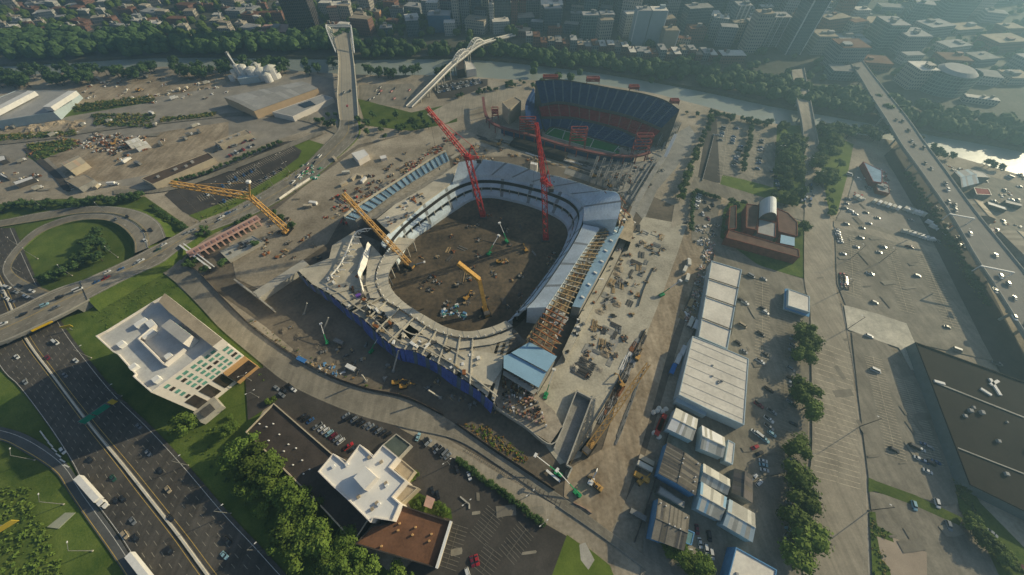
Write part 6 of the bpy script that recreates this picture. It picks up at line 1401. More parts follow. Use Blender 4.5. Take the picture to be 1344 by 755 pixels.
for i in range(22):
    f = i / 21; tree(600 + 72 * f, 604 + 52 * f, R.uniform(2.4, 3.4), T_WD, 'clipped hedge bush between car park and tan strip', 'hedge along the tan strip', 1.5, crown=False)
for i in range(9):
    f = i / 8; tree(676 + 36 * f, 658 + 30 * f, R.uniform(2.4, 3.6), T_WD, 'rough hedge bush at the corner of the dark car park', 'hedge at the car park corner', 1.5, crown=False)
for x, y in [(540, 626), (536, 632), (545, 622), (553, 655), (548, 661), (575, 664), (584, 668), (580, 674), (352, 527), (358, 524), (300, 548)]: tree(x, y, R.uniform(3, 4.5), T_BR, 'garden bush beside the low flat roofed buildings', 'garden bushes', 1.3)
# near and far river banks
for i in range(95):
    x = R.uniform(-30, 440); y = 112 - .045 * x * (x > 0) + R.uniform(-13, 5)
    if x > 300: y = 96 + R.uniform(-8, 4)
    tree(x, y, R.uniform(11, 17), T_WD, 'tall dark riverbank tree in the wood at the upper left', 'riverbank wood at the upper left', 1.1, crown=False)
for i in range(26):
    x = R.uniform(474, 590); tree(x, 98 + R.uniform(-3, 6), R.uniform(8, 13), T_WD, 'riverbank tree between the two far bridges', 'riverbank trees between the bridges', 1.1, crown=False)
for i in range(22):
    f = R.random(); tree(690 + 300 * f, 112 + 52 * f + R.uniform(0, 3), R.uniform(3.5, 5.5), T_WD, 'tree on the river bank behind the old stadium', 'riverbank trees behind the old stadium', 1.2, crown=False)
for i in range(30):
    x = R.uniform(600, 690); y = 128 - (x - 600) * .22 + R.uniform(-2, 3)
    tree(x, y, R.uniform(3.5, 6), T_WD, 'promenade tree along the river path', 'promenade trees', 1.2, crown=False)
for i in range(26):
    x = R.uniform(930, 1030); tree(x, 149 + (x - 930) * .2 + R.uniform(0, 4), R.uniform(5, 8), T_WD, 'riverbank tree above the big car park', 'riverbank trees above the car park', 1.2, crown=False)
for i in range(18):
    x = R.uniform(1075, 1170); tree(x, 172 + (x - 1075) * .1 + R.uniform(-4, 8), R.uniform(9, 13), T_WD, 'riverbank tree between the road bridge and the elevated highway', 'riverbank trees between the bridges at right', 1.2, crown=False)
def farline(x):
    for (a, b), (c, d) in zip(far_px, far_px[1:]):
        if a <= x <= c: return b + (d - b) * (x - a) / (c - a)
    return 70
# woods that read as one mass
def wood(name, label, n, place, hr, mat, seed=1, dens=20):
    rr = random.Random(seed); mb = MB()
    for i in range(n):
        q = place(rr)
        if q is None: continue
        p = g(*q); h = rr.uniform(*hr); r = h * rr.uniform(.45, .65)
        if any((p.x - o[0]) ** 2 + (p.y - o[1]) ** 2 < (o[2] * .85 + r * .3) ** 2 for o in OCC): continue
        rows = []
        for v in range(4):
            th = math.pi * (.08 + .62 * v / 3); k = r
            rows.append([(p.x + k * math.sin(th) * math.cos(f) * rr.uniform(.7, 1.2), p.y + k * math.sin(th) * math.sin(f) * rr.uniform(.7, 1.2), h * .5 + h * .5 * math.cos(th) * rr.uniform(.85, 1.1)) for f in [2 * math.pi * j / 7 for j in range(7)]])
        mb.grid(rows, mat, True); mb.face(rows[0], mat)
        for j in range(dens):
            d = Vector((rr.gauss(0, 1), rr.gauss(0, 1), abs(rr.gauss(0, 1)))).normalized(); c = Vector((p.x, p.y, h * .5)) + Vector((d.x * r, d.y * r, d.z * h * .5)) * rr.uniform(.85, 1.15)
            x = d.cross(Vector((rr.uniform(-1, 1), rr.uniform(-1, 1), rr.uniform(-1, 1)))).normalized(); y = (d + x * rr.uniform(-.6, .6)).cross(x); s = r * rr.uniform(.18, .34); mb.face([c + x * s, c + y * s, c - x * s, c - y * s], mat)
    struct(mb, name, label, 'stuff')
def farband(rr):
    x = rr.uniform(-60, 470); lo = 80 - (.03 * x if x > 0 else 0); return (x, lo - 2 - rr.random() * 30 * (1 if x < 230 else .45) + 2)
wood('woodland', 'dark continuous wood on the far river bank at upper left', 330, farband, (10, 18), leaf_c, 5)
wood('woodland', 'far off suburb trees fading into haze at upper left', 680, lambda rr: (rr.uniform(-80, 690), rr.uniform(-6, 50)), (6, 12), leaf_a, 6, 14)
wood('woodland', 'trees along the far bank between the bridges', 90, lambda rr: (rr.uniform(470, 660), rr.uniform(60, 76)), (7, 13), leaf_c, 7)
def farR(rr):
    x = rr.uniform(660, 1360); return (x, farline(x) - 2.5 - rr.random() ** 1.3 * (24 if x > 850 else 8))
wood('woodland', 'hazy dark wood on the far bank below the city', 420, farR, (8, 14), leaf_c, 8)
wood('woodland', 'hazy street trees among the far city blocks', 300, lambda rr: (rr.uniform(680, 1380), rr.uniform(0, 110)), (6, 10), leaf_c, 9, 12)
# scrub and rough growth
def tufts(name, label, poly, n, hr, mats, seed):
    rr = random.Random(seed); P = [g(*q) for q in poly]; mb = MB(); xs = [p.x for p in P]; ys = [p.y for p in P]; c = 0
    while c < n:
        p = Vector((rr.uniform(min(xs), max(xs)), rr.uniform(min(ys), max(ys)), 0))
        c += 1
        if not inside(p, P): continue
        h = rr.uniform(*hr); m = rr.choice(mats)
        for k in range(5):
            a = rr.uniform(0, 6.28); l = h * rr.uniform(.4, .9); x = Vector((math.cos(a), math.sin(a), 0)) * h * .45; y = Vector((-math.sin(a), math.cos(a), 0)) * h * .35; c_ = p + Vector((rr.uniform(-h, h) * .5, rr.uniform(-h, h) * .5, l)); mb.face([c_ + x + Vector((0, 0, -l * .5)), c_ + y, c_ - x + Vector((0, 0, -l * .6)), c_ - y], m)
    struct(mb, name, label, 'stuff')
tufts('undergrowth', 'dense scrub on the bottom left grass bank', [(-40, 640), (40, 640), (60, 690), (90, 760), (60, 800), (-60, 800)], 900, (.7, 2.2), [leaf_a, leaf_b, leaf_a], 3)
tufts('undergrowth', 'rough grass and weeds above the office building', [(110, 400), (205, 368), (240, 380), (205, 395), (140, 434), (122, 420)], 500, (.3, .9), [leaf_b, leaf_a], 4)
tufts('undergrowth', 'dry orange and green weeds on the bank beside the site road', [(606, 555), (640, 560), (675, 585), (694, 600), (686, 612), (650, 590)], 700, (.4, 1.3), [M('dry_weed', (.26, .15, .05), var=.3, s=.4), M('dry_weed2', (.20, .17, .05), var=.3, s=.4), leaf_b], 5)
tufts('undergrowth', 'dull weeds along the site fence in the stadium shadow', [(300, 412), (345, 445), (420, 492), (500, 516), (580, 542), (578, 536), (500, 508), (425, 480), (350, 430), (310, 405)], 700, (.4, 1.2), [leaf_a, leaf_c, M('dry_weed', (.26, .15, .05))], 6)
tufts('undergrowth', 'shrubs and tan weeds beside the office building street', [(250, 408), (270, 420), (350, 500), (345, 505), (300, 462), (240, 405)], 300, (.4, 1.4), [leaf_a, leaf_b, MATS['dry_weed']], 7)
tufts('undergrowth', 'weeds under the tree belt beside the highway', [(226, 540), (310, 560), (470, 720), (500, 780), (420, 780), (330, 680), (260, 600)], 900, (.4, 1.3), [leaf_a, leaf_c], 8)

for j_, (poly, n_, lab) in enumerate([([(95, 138), (200, 126), (205, 134), (100, 148)], 420, 'weedy bushes between the far left yards'), ([(120, 150), (205, 150), (200, 168), (125, 166)], 260, 'scrubby bushes round the scrap yard road'), ([(210, 156), (285, 148), (282, 153), (212, 161)], 260, 'low bushes along the yard lane'), ([(36, 190), (96, 182), (104, 192), (50, 212)], 220, 'bushes on the scrap yard lawn'), ([(0, 178), (100, 172), (100, 178), (0, 186)], 240, 'dry weeds on the works bank'), ([(1142, 672), (1150, 690), (1172, 704), (1150, 705), (1166, 745), (1150, 790), (1146, 790)], 160, 'rough grass on the narrow verge'), ([(1238, 562), (1262, 640), (1300, 700), (1290, 712), (1250, 640)], 300, 'rough growth in the strip by the black hall'), ([(1190, 230), (1296, 400), (1286, 400), (1186, 240)], 400, 'weeds under the elevated highway edge'), ([(250, 290), (330, 256), (400, 215), (396, 226), (330, 266), (262, 296)], 240, 'rough grass edging the boulevard')]):
    tufts('undergrowth', lab, poly, n_ * 3, (.8, 2.6) if j_ < 5 else (.5, 1.4), [leaf_a, leaf_c, MATS['dry_weed2']], 40 + j_)
# ------------------------------------------------------------------ vehicles
# highway: lorries and cars
semi((110, 628), (144, 666), 'white articulated lorry driving on the left highway carriageway')
semi((177, 728), (217, 778), 'white articulated lorry cut by the bottom edge on the highway')
HD = ((120, 620), (155, 665)); z0 = .16
cars_pts([(75, 450), (24, 469), (35, 502), (85, 592), (120, 604), (150, 628), (163, 655), (154, 657), (166, 702), (180, 706), (225, 722), (296, 729), (222, 643), (196, 595), (101, 474), (87, 493), (64, 470), (225, 680), (300, 710), (184, 560), (212, 618), (176, 684)], HD, 'on the highway', 'cars on the sunken highway',
         colors=['white', 'white', 'silver', 'white', 'black', 'dark green', 'black', 'black', 'tan', 'black', 'black', 'pale blue', 'tan', 'silver', 'white', 'grey', 'maroon', 'black', 'black', 'grey', 'black', 'grey'], kinds=['van', 'car', 'car', 'suv', 'car', 'car', 'car', 'car', 'suv', 'car', 'suv', 'car', 'car', 'car', 'car', 'car', 'car', 'car', 'suv', 'car', 'car', 'car'])
# overpass and boulevard
OVd = ((0, 430), (108, 383))
cars_pts([(6, 426), (32, 413), (60, 401), (80, 391), (104, 381), (75, 404)], OVd, 'on the road overpass', 'cars on the overpass', z=6.1, colors=['white', 'black', 'pale blue', 'black', 'white', 'grey'])
for x, y, zz in [(128, 371, 5.4), (140, 366, 5.2), (142, 358, 5.1), (160, 354, 4.8), (180, 347, 4.4), (186, 343, 4.3), (208, 329, 3.6), (216, 322, 3.4), (246, 307, 2.2), (254, 303, 2), (288, 291, .8), (291, 286, .7), (300, 281, .4), (309, 277, .3), (325, 271, .2), (340, 262, .15)]:
    a = ang(g(200, 335), g(300, 283)); car_at(g(x, y, zz), a, 'on the boulevard by the loop ramp', 'cars on the boulevard', z=zz)
cars_pts([(392, 232), (398, 226), (404, 222), (410, 220), (385, 240), (404, 216), (414, 214), (420, 206), (390, 243)], ((385, 242), (420, 205)), 'on the boulevard beside the stadium site', 'cars on the boulevard', colors=['white', 'grey', 'red', 'silver', 'white'])
cars_pts([(190, 304), (199, 303), (153, 288), (192, 317), (168, 285)], ((175, 290), (198, 318)), 'on the loop ramp', 'cars on the loop ramp', z=3.2, colors=['black', 'black', 'grey', 'white', 'black'])
cars_pts([(12, 378), (22, 384), (10, 392), (28, 376), (4, 384), (36, 390), (18, 396), (44, 383)], ((0, 372), (40, 392)), 'on the ramp left of the overpass', 'cars near the overpass', colors=['white', 'silver', 'white', 'black', 'grey', 'white'])
# right elevated highway
EA = ((1205, 205), (1300, 350))
cars_pts([(1192, 172), (1200, 192), (1212, 195), (1196, 186), (1222, 222), (1214, 215), (1243, 250), (1240, 242), (1252, 270), (1244, 266), (1253, 277), (1272, 308), (1306, 336), (1312, 364), (1304, 382), (1322, 374), (1330, 392), (1330, 418), (1346, 428), (1176, 158), (1184, 160)], EA, 'on the elevated highway', 'cars on the elevated highway', z=12.1, colors=['black', 'black', 'black', 'silver', 'grey', 'black', 'white', 'silver', 'grey', 'silver', 'grey', 'white', 'silver', 'white', 'silver', 'grey', 'grey', 'white', 'silver', 'black', 'black'])
# bridges
cars_pts([(454, 100), (460, 120), (458, 96), (452, 122), (456, 140)], ((455, 140), (452, 70)), 'on the arch bridge', 'cars on the arch bridge', z=11, colors=['black', 'black', 'grey', 'white', 'red'])
# wide car park at right
WD = ((1160, 310), (1188, 318))
car_row((1097, 301), (1103, 320), 6, 'in the short row of the wide car park', 'cars in the wide car park', colors=['silver', 'white', 'white', 'black', 'silver', 'white'])
cars_pts([(1110, 295), (1106, 334), (1123, 325), (1129, 313), (1131, 300), (1140, 294), (1151, 287), (1153, 332), (1158, 325), (1156, 323), (1141, 360), (1203, 363), (1147, 398), (1255, 460), (1307, 478), (1242, 430), (1195, 290), (1193, 325)], WD, 'standing in the wide car park', 'cars in the wide car park', colors=['grey', 'silver', 'grey', 'grey', 'black', 'silver', 'tan', 'silver', 'grey', 'grey', 'white', 'silver', 'grey', 'silver', 'grey', 'black', 'silver', 'maroon'])
car_row((1106, 360), (1108, 380), 7, 'in the red row beside the tan street', 'cars in the wide car park', colors=['red', 'tan', 'maroon', 'tan', 'white', 'maroon', 'tan'], kinds=['pickup truck'])
# white delivery vans and box trucks in the yard
VA = ang(g(1146, 264), g(1212, 284))
def vanrow(a, b, n, lab, grp, turn=70, L=6.6):
    A, B = g(*a), g(*b); h = ang(A, B) + math.radians(turn)
    for i in range(n):
        p = A.lerp(B, (i + .5) / n); box_truck((p.x + R.uniform(-.4, .4), p.y), h + R.uniform(-.06, .06), lab, grp, L, R.choice([white, tin_w, white]))
vanrow((1121, 259), (1132, 265), 2, 'pair of white box trucks at the corner of the van yard', 'white box trucks in the van yard'); vanrow((1143, 265), (1181, 276), 6, 'white box truck in the upper line of the van yard', 'white box trucks in the van yard'); vanrow((1184, 275), (1213, 284), 7, 'pale box truck in the tight right group of the upper line', 'white box trucks in the van yard')
vanrow((1184, 305), (1223, 317), 7, 'white box truck in the lower line of the van yard', 'white box trucks in the van yard', 20, 6.4); vanrow((1216, 292), (1226, 303), 2, 'white box truck at the right end of the van yard', 'white box trucks in the van yard', 40)
cars_pts([(1114, 230), (1126, 236), (1112, 262), (1116, 278), (1122, 282), (1110, 268), (1108, 274), (1136, 280), (1150, 242), (1140, 248)], WD, 'in the dusty van yard', 'cars in the van yard', colors=['white', 'white', 'silver', 'white', 'white', 'grey', 'silver', 'black'])
# crossing queue below the bridge street
for i in range(26): car_at(g(R.uniform(1048, 1067), R.uniform(243, 272)), ang(g(1060, 270), g(1062, 245)), 'crowded in the queue at the bridge street crossing', 'cars queueing at the crossing', R.choice(['black', 'grey', 'blue', 'silver', 'white', 'blue']))
# lower right lots
LD = ((1175, 583), (1190, 590))
cars_pts([(1172, 591), (1199, 587), (1207, 590), (1212, 584), (1218, 588), (1204, 602), (1212, 606), (1220, 608), (1227, 607), (1216, 619)], LD, 'in the small group on the worn car park', 'cars on the worn car park', colors=['black', 'black', 'white', 'blue', 'silver', 'white', 'blue', 'black', 'blue', 'white'])
cars_pts([(1140, 442), (1148, 487)], LD, 'standing alone on the worn car park', 'cars on the worn car park', colors=['white', 'white'])
cars_pts([(1198, 664), (1228, 661), (1243, 690)], ((1228, 650), (1235, 672)), 'beside the hedge-green strip', 'cars by the green strip', colors=['pale blue', 'white', 'silver'])
cars_pts([(1322, 736), (1334, 742), (1312, 722), (1300, 700)], ((1322, 736), (1340, 750)), 'at the bottom right corner', 'cars at the bottom right corner', colors=['red', 'maroon', 'white', 'silver'])
# yard beside the warehouse
YD = ((998, 540), (1012, 550))
cars_pts([(972, 395), (977, 398), (1001, 406), (1004, 411), (985, 363), (1002, 367), (974, 428), (998, 439), (968, 451), (971, 454), (976, 462), (1004, 466), (997, 475), (1008, 512), (995, 532), (1012, 541), (1008, 551), (1008, 561), (1012, 570), (990, 568), (996, 572), (1002, 577), (1040, 455), (1037, 485), (1038, 498), (1036, 528)], YD, 'in the brown yard by the white warehouses', 'cars in the warehouse yard',
         colors=['black', 'white', 'black', 'white', 'silver', 'silver', 'pink' if 0 else 'tan', 'black', 'black', 'black', 'silver', 'black', 'white', 'black', 'maroon', 'silver', 'white', 'silver', 'pale blue', 'white', 'white', 'pale blue', 'silver', 'silver', 'black', 'silver'])
car_row((1041, 602), (1033, 740), 26, 'in the row shaded by the street trees', 'cars shaded by the street trees', .9, turn=80)
car_row((1040, 440), (1040, 560), 22, 'in the upper row shaded by the street trees', 'cars shaded by the street trees', .55, turn=80)
car_row((988, 586), (1000, 602), 4, 'at the corner of the ridged shed', 'cars by the ridged shed', colors=['red', 'white', 'black', 'white']); car_row((1000, 602), (1003, 620), 3, 'right of the ridged shed', 'cars by the ridged shed', colors=['white', 'pale blue', 'white']); car_row((987, 625), (1000, 640), 4, 'close to the ridged shed wall', 'cars by the ridged shed', colors=['white', 'silver', 'white', 'grey'])
cars_pts([(918, 713), (926, 721), (933, 727), (900, 724), (907, 728), (914, 695), (930, 704)], ((918, 708), (920, 722)), 'behind the teal roofed shed', 'cars behind the sheds', colors=['white', 'white', 'white', 'white', 'white', 'maroon', 'black'])
# dark car park, bottom centre
cars_pts([(364, 510), (374, 513), (382, 508), (386, 512), (371, 519)], ((360, 508), (372, 518)), 'in the corner under the tan bank', 'cars in the corner lot', colors=['silver', 'black', 'black', 'white', 'grey'])
car_row((396, 545), (466, 592), 14, 'in the curved row behind the stepped building', 'cars behind the stepped building', .95, ['black', 'black', 'blue', 'grey', 'silver', 'white', 'white', 'pale blue', 'maroon', 'silver', 'white', 'red', 'red', 'black'], 70)
car_row((452, 545), (512, 572), 11, 'in the shaded row along the site street', 'cars along the site street', .75, ['silver', 'black', 'grey', 'black', 'black', 'grey'], 60)
cars_pts([(549, 574)], ((546, 582), (552, 566)), 'parked beside the green-grey annex', 'cars by the annex', colors=['pale blue'], kinds=['car'])
car_row((556, 578), (590, 600), 8, 'in the dark row by the tan strip', 'cars at the tan strip', 1, ['black', 'silver', 'white', 'black', 'silver', 'black', 'grey', 'silver'], 75)
cars_pts([(600, 616), (616, 625), (568, 645), (575, 650), (620, 737), (626, 735), (614, 753)], ((600, 608), (604, 622)), 'standing in the dark car park', 'cars in the dark car park', colors=['black', 'white', 'black', 'black', 'maroon', 'red', 'white'])
# boulevard car park
BV = ((300, 240), (318, 236))
for i in range(30): car_at(g(*R.choice([(262 + 75 * f, 262 - 40 * f) if k else (290 + 85 * f, 268 - 48 * f) for f, k in [(R.random(), R.random() < .5)]])), ang(g(300, 240), g(306, 252)), 'scattered over the dark boulevard car park', 'cars in the boulevard car park', R.choice(['black', 'black', 'grey', 'white', 'blue', 'grey']))
car_row((335, 190), (300, 206), 8, 'at the beige yard office', 'cars at the yard office', .9, ['black', 'white', 'grey', 'red'])
car_row((574, 122), (636, 108), 26, 'in the front row of the footbridge car park', 'cars by the footbridge', .95, ['white', 'white', 'silver', 'blue', 'black']); car_row((572, 116), (630, 105), 22, 'in the back row of the footbridge car park', 'cars by the footbridge', .9, ['silver', 'white', 'black', 'white'])
for i in range(12): car_at(g(R.uniform(480, 540), R.uniform(114, 134)), 1.2, 'on the grey car park between the bridges', 'cars between the bridges', R.choice(['black', 'grey', 'red']))
# car park by the old stadium
for (a, b, n, fl_) in [((950, 165), (945, 186), 8, .8), ((966, 168), (960, 190), 8, .7), ((972, 192), (962, 220), 10, .6), ((1000, 180), (992, 236), 16, .5), ((1012, 225), (1024, 250), 8, .9)]: car_row(a, b, n, 'in the tree lined car park', 'cars in the tree lined car park', fl_, ['blue', 'grey', 'black', 'silver', 'blue', 'white'])
car_row((917, 256), (912, 275), 6, 'in the hedged car park row', 'cars in the hedged car park', .9, ['white', 'white', 'silver', 'white']); cars_pts([(925, 266), (930, 275), (922, 282), (929, 288), (935, 270)], ((925, 262), (932, 275)), 'loose in the hedged car park', 'cars in the hedged car park', colors=['black', 'tan', 'white', 'maroon', 'black'])
for i in range(24): car_at(g(1230 + R.uniform(0, 110), R.uniform(215, 330)), R.uniform(0, 3), 'in the riverside yard right of the elevated highway', 'vehicles in the riverside yard', R.choice(['white', 'white', 'silver', 'grey', 'black']), R.choice(['van', 'car', 'pickup truck']))
# ------------------------------------------------------------------ building site plant and materials
def pa(x0, y0, x1, y1): return ang(g(x0, y0), g(x1, y1))
AXR = pa(820, 560, 880, 420)      # along the haul road
# containers and lorries along the warehouse fence
for x, y, m, l in [(905, 425, tin_w, 'pale blue-white site container beside the long warehouse'), (912, 428, white, 'cream site container against the long warehouse wall'), (895, 462, white, 'white container in the line by the haul road'), (889, 473, white, 'second white container in the line by the haul road'), (882, 486, blue_box, 'bright blue container by the haul road'),
                   (867, 556, red_box, 'long red container among white tanks'), (864, 562, red_box, 'second red container beside the haul road'), (847, 605, beige, 'beige container at the lower fence'), (845, 613, tin_w, 'cream container below the beige one'), (841, 627, crane_y, 'yellow-orange container at the lower fence'),
                   (836, 676, steel, 'grey container near the street corner'), (905, 400, timber, 'stacked timber coloured container by the fence')]:
    container(x, y, pa(x, y, x - 5, y + 12) if x > 855 else pa(x, y, x + 9, y + 5), m, l, 'site containers along the haul road', L=8 if m is not red_box else 11)
for x, y in [(857, 542), (862, 540), (869, 541), (864, 537), (873, 538), (858, 569), (864, 574)]:
    p = g(x, y); k = MB(); k.tube((p.x, p.y, 0), (p.x, p.y, 2.0), 1.3, 1.3, white, 12); k.tube((p.x, p.y, 2.0), (p.x, p.y, 2.4), 1.3, .4, tin_w, 12); single(k, 'water_tank', 'white round tank near the red containers', 'tank', 'tanks by the red containers')
for x, y, a in [(898, 355, 0), (903, 346, .3), (901, 366, .1)]: box_truck(g(x, y), AXR + a, 'white site lorry on the upper haul road', 'site lorries', 8, tin_w)
# material lines between haul road and fence
for i in range(46):
    f = R.random(); x, y = 934 - 30 * f + R.uniform(-6, 6), 318 + 105 * f
    junk(x, y, R.uniform(1.2, 2.4), 'heap of mixed building materials in the strip along the warehouse fence', 'material heaps along the warehouse fence', [timber, beige, white, steel, rust, pink], 9)
for x, y in [(895, 414), (902, 408), (908, 416)]: stack(x, y, AXR, 7, 4, 6, timber, 'stack of pale timber boards by the fence', 'timber', 'timber stacks')
# apron clutter
STK = [('beam', steel_d, 'bundle of dark steel beams lying on the pale apron'), ('panel', steel, 'stack of grey panels on the pale apron'), ('timber', timber, 'stack of timber on the pale apron')]
for x, y in [(838, 300), (846, 306), (843, 318), (850, 325), (842, 335), (835, 345), (838, 352), (828, 358), (848, 345), (856, 330), (862, 322), (868, 312), (812, 372), (816, 376), (802, 372), (805, 382), (786, 430), (780, 428), (792, 434), (808, 428), (812, 434), (806, 440), (790, 452), (783, 462), (796, 456), (826, 398), (836, 388)]:
    c, m, l = R.choice(STK); stack(x, y, AXR + R.choice([0, 1.57, .3]), R.uniform(5, 10), R.uniform(2.5, 5), R.randint(4, 7), m, l, c, 'material stacks on the apron')
for x, y in [(764, 486), (762, 490), (770, 477)]: stack(x, y, pa(755, 483, 778, 495), 12, 5, 9, steel_d, 'long dark rebar bundle in the middle of the apron', 'beam', 'rebar bundles')
for i in range(40):
    f = R.random(); x, y = 862 - 85 * f + R.uniform(-30, 22), 300 + 195 * f
    junk(x, y, R.uniform(.9, 2.2), 'small pile of offcuts scattered on the pale apron', 'offcut piles on the apron', [timber, steel_d, steel_d, roof_tan, dark_void, rust], 6)
for i in range(22):
    f = i / 21; x, y = 842 - 48 * f + R.uniform(-4, 4), 440 + 110 * f
    stack(x, y, AXR + R.uniform(-.15, .15), R.uniform(6, 14), R.uniform(2, 4), R.randint(4, 7), R.choice([steel_d, steel, roof_grey, steel_d, rust]), 'row of steel pipes and beams beside the lowered boom', 'pipe', 'pipe rows beside the crawler boom')
for x, y in [(822, 474), (826, 470), (819, 480)]: stack(x, y, AXR, 9, 4, 6, white, 'stack of white pipes near the crawler boom tip', 'pipe', 'white pipe stacks')
for i in range(9):
    f = i / 8; stack(838 - 26 * f, 500 + 72 * f, AXR, 12, 1.6, 3, steel, 'grey pipe line along the haul road edge', 'pipe', 'pipe lines along the haul road')
for i in range(16):
    f = R.random(); x, y = 862 - 85 * f + R.uniform(-26, 18), 300 + 190 * f; p = g(x, y); k = MB(); k.box((p.x, p.y, .02), (R.uniform(6, 12), R.uniform(3, 6), R.uniform(.25, .6)), R.choice([concrete, pale_pad, concrete_d]), AXR + R.choice((0, 1.57)))
    for q in range(3): k.box((p.x + R.uniform(-2, 2), p.y + R.uniform(-2, 2), .3), (R.uniform(.6, 2), .5, R.uniform(.6, 1.6)), R.choice([steel_d, rust, timber]), R.uniform(0, 3))
    single(k, 'footing', 'poured concrete footing with bars on the pale apron', 'footing', 'footings on the apron')
for i in range(14):
    f = R.random(); x, y = 858 - 90 * f + R.uniform(-24, 18), 305 + 190 * f; heap(x, y, R.uniform(2, 4.5), R.uniform(.8, 2.0), R.choice([dirt, dirt_red, gravel]), 'small earth heap on the pale apron', 'earth heap', 'earth heaps on the apron')
# machines
for x, y, a, l in [(706, 506, 2.1, 'green boom lift at the corner of the blue roof'), (716, 520, 1.2, 'green boom lift below the blue roof corner'), (732, 622, pa(708, 608, 734, 625) + 3.14, 'long green telehandler by the site gate'), (757, 648, 2.4, 'short green lift beside the site gate'), (868, 388, .5, 'green lift by the haul road bend'), (540, 352, 0, 'green lift beside the orange boom in the bowl'), (642, 334, 1, 'pale boom lift on the shaded bowl floor'), (665, 318, 2, 'boom lift deep in the bowl shade'), (575, 455, 2, 'green lift in the stadium shadow'), (488, 462, 1, 'teal lift in the dark ground below the blue wrap'), (430, 450, 2, 'lift beside the blue container in the stadium shadow')]:
    put(LIFT, x, y, a, l, 'boom lift', 'boom lifts', 1.0 if x > 600 else .8)
YEL, ORA, WHI = None, {'plant_y': crane_o}, {'plant_y': white}
for x, y, a, l, mm in [(612, 392, 1, 'yellow excavator on the bowl floor', None), (655, 345, 0, 'excavator in the bowl shade', None), (690, 330, 2, 'excavator under the red cranes', None), 
                       (520, 503, .2, 'yellow excavator in the dark trench beside the site road', None), (530, 508, .2, 'second yellow excavator in the dark trench', None), (775, 632, 1, 'white excavator at the lower end of the haul road', WHI), (785, 640, 2.4, 'orange excavator at the lower end of the haul road', ORA), (836, 470, 1, 'orange excavator beside the crawler boom tip', ORA), (815, 505, 2, 'orange excavator next to the pipe rows', ORA), (840, 632, .6, 'yellow digger behind the yellow container', None),
                       (655, 190, 1, 'orange excavator on the far rim of the stadium', ORA), (705, 214, 2, 'orange excavator on the tan far rim', ORA), (620, 195, 0, 'orange excavator at the foot of the far rim', ORA), (800, 245, 2, 'excavator on the demolition ground', ORA), (780, 232, 0, 'second excavator on the demolition ground', None), (150, 190, 1, 'excavator on the scrap heap', ORA), (182, 120, 0, 'orange excavator on the rust brown strip', ORA)]:
    put(EXC, x, y, a, l, 'excavator', 'excavators on the sites', .95, mats=mm)
# bowl floor clutter
for i in range(46):
    a, r = R.uniform(0, 6.28), math.sqrt(R.random()); x, y = 632 + 100 * r * math.cos(a), 350 + 72 * r * math.sin(a)
    junk(x, y, R.uniform(1.0, 2.6), 'pile of building material on the dirt floor of the bowl', 'material piles in the bowl', [steel_d, timber, steel_d, rust, concrete_d, dark_void], 10)
for i in range(12): p = (R.uniform(580, 612), R.uniform(400, 418)); junk(p[0], p[1], 1.6, 'teal and white material pile at the near bowl wall', 'piles at the near bowl wall', [blue_wall, white, glass_g, steel], 7)
for i in range(10): stack(R.uniform(560, 720), R.uniform(290, 400), R.uniform(0, 3), R.uniform(6, 12), 3, 4, R.choice([steel, steel_d, timber]), 'long bundle of bars lying in the bowl', 'beam', 'bar bundles in the bowl')
# west and far sides of the stadium
for i in range(185):
    f = R.random(); x, y = 440 + 150 * f + R.uniform(-14, 26), 300 - 92 * f + R.uniform(-36, 2)
    if R.random() < .45: stack(x, y, pa(450, 285, 570, 208) + R.choice([0, 0, 1.57]), R.uniform(5, 14), R.uniform(2, 4), R.randint(3, 6), R.choice([steel_d, timber, steel, rust, concrete]), 'stack of beams on the busy ground left of the blue strip', 'beam', 'beam stacks left of the stadium')
    else: junk(x, y, R.uniform(1.2, 2.8), 'pile of mixed material on the busy ground left of the blue strip', 'material piles left of the stadium', [steel_d, timber, beige, rust, concrete, dark_void, red_box], 8)
for i in range(18): junk(R.uniform(395, 425), R.uniform(218, 236), 1.6, 'green wrapped material bundle beside the boulevard fence', 'green bundles by the boulevard', [lift_g, sign_g, white], 5)
for i in range(40):
    f = i / 39; stack(630 + 150 * f + R.uniform(-3, 3), 182 + 42 * f + R.uniform(-6, 8), pa(640, 182, 770, 225), R.uniform(12, 22), R.uniform(2, 4), 4, R.choice([steel_d, concrete, steel_d, white, timber]), 'long row of beams between the two stadiums', 'beam', 'beam rows between the stadiums')
for x0, y0, x1, y1 in [(673, 184, 742, 205)]:
    k = MB(); a, b = g(x0, y0, 3), g(x1, y1, 3); k.beam((a.x, a.y, 1.5), (b.x, b.y, 1.5), 14, dark_void, 3); single(k, 'void_block', 'long black block painted as the void between the two stadiums', 'void block')  # low near-black block stands in for the dark void here
for i in range(70):
    f = R.random(); junk(790 + 75 * f + R.uniform(-14, 14), 218 + R.uniform(-10, 50) - 30 * f, R.uniform(1.4, 3.2), 'tangle of torn steel on the demolition ground', 'torn steel on the demolition ground', [steel, steel_d, concrete, steel, roof_grey, rust], 9)
for i in range(7):
    x = 785 + i * 9; k = MB(); a, b = g(x, 206 + i * 2, 8), g(x - 10, 232 + i * 1.5, 8); k.lattice(a, b, 1.8, steel, 3, .4)
    for p in (a, b): k.beam((p.x, p.y, 0), p, .6, steel)
    single(k, 'steel_truss', 'grey roof truss still standing on the demolition ground', 'steel truss', 'trusses on the demolition ground')
k = MB(); ln = cr([g(a, b, 5) for a, b in [(872, 206), (858, 226), (838, 262), (826, 290)]], 20)
for a, b in zip(ln, ln[1:]): k.beam(a, b, 4.5, concrete_d, .8)
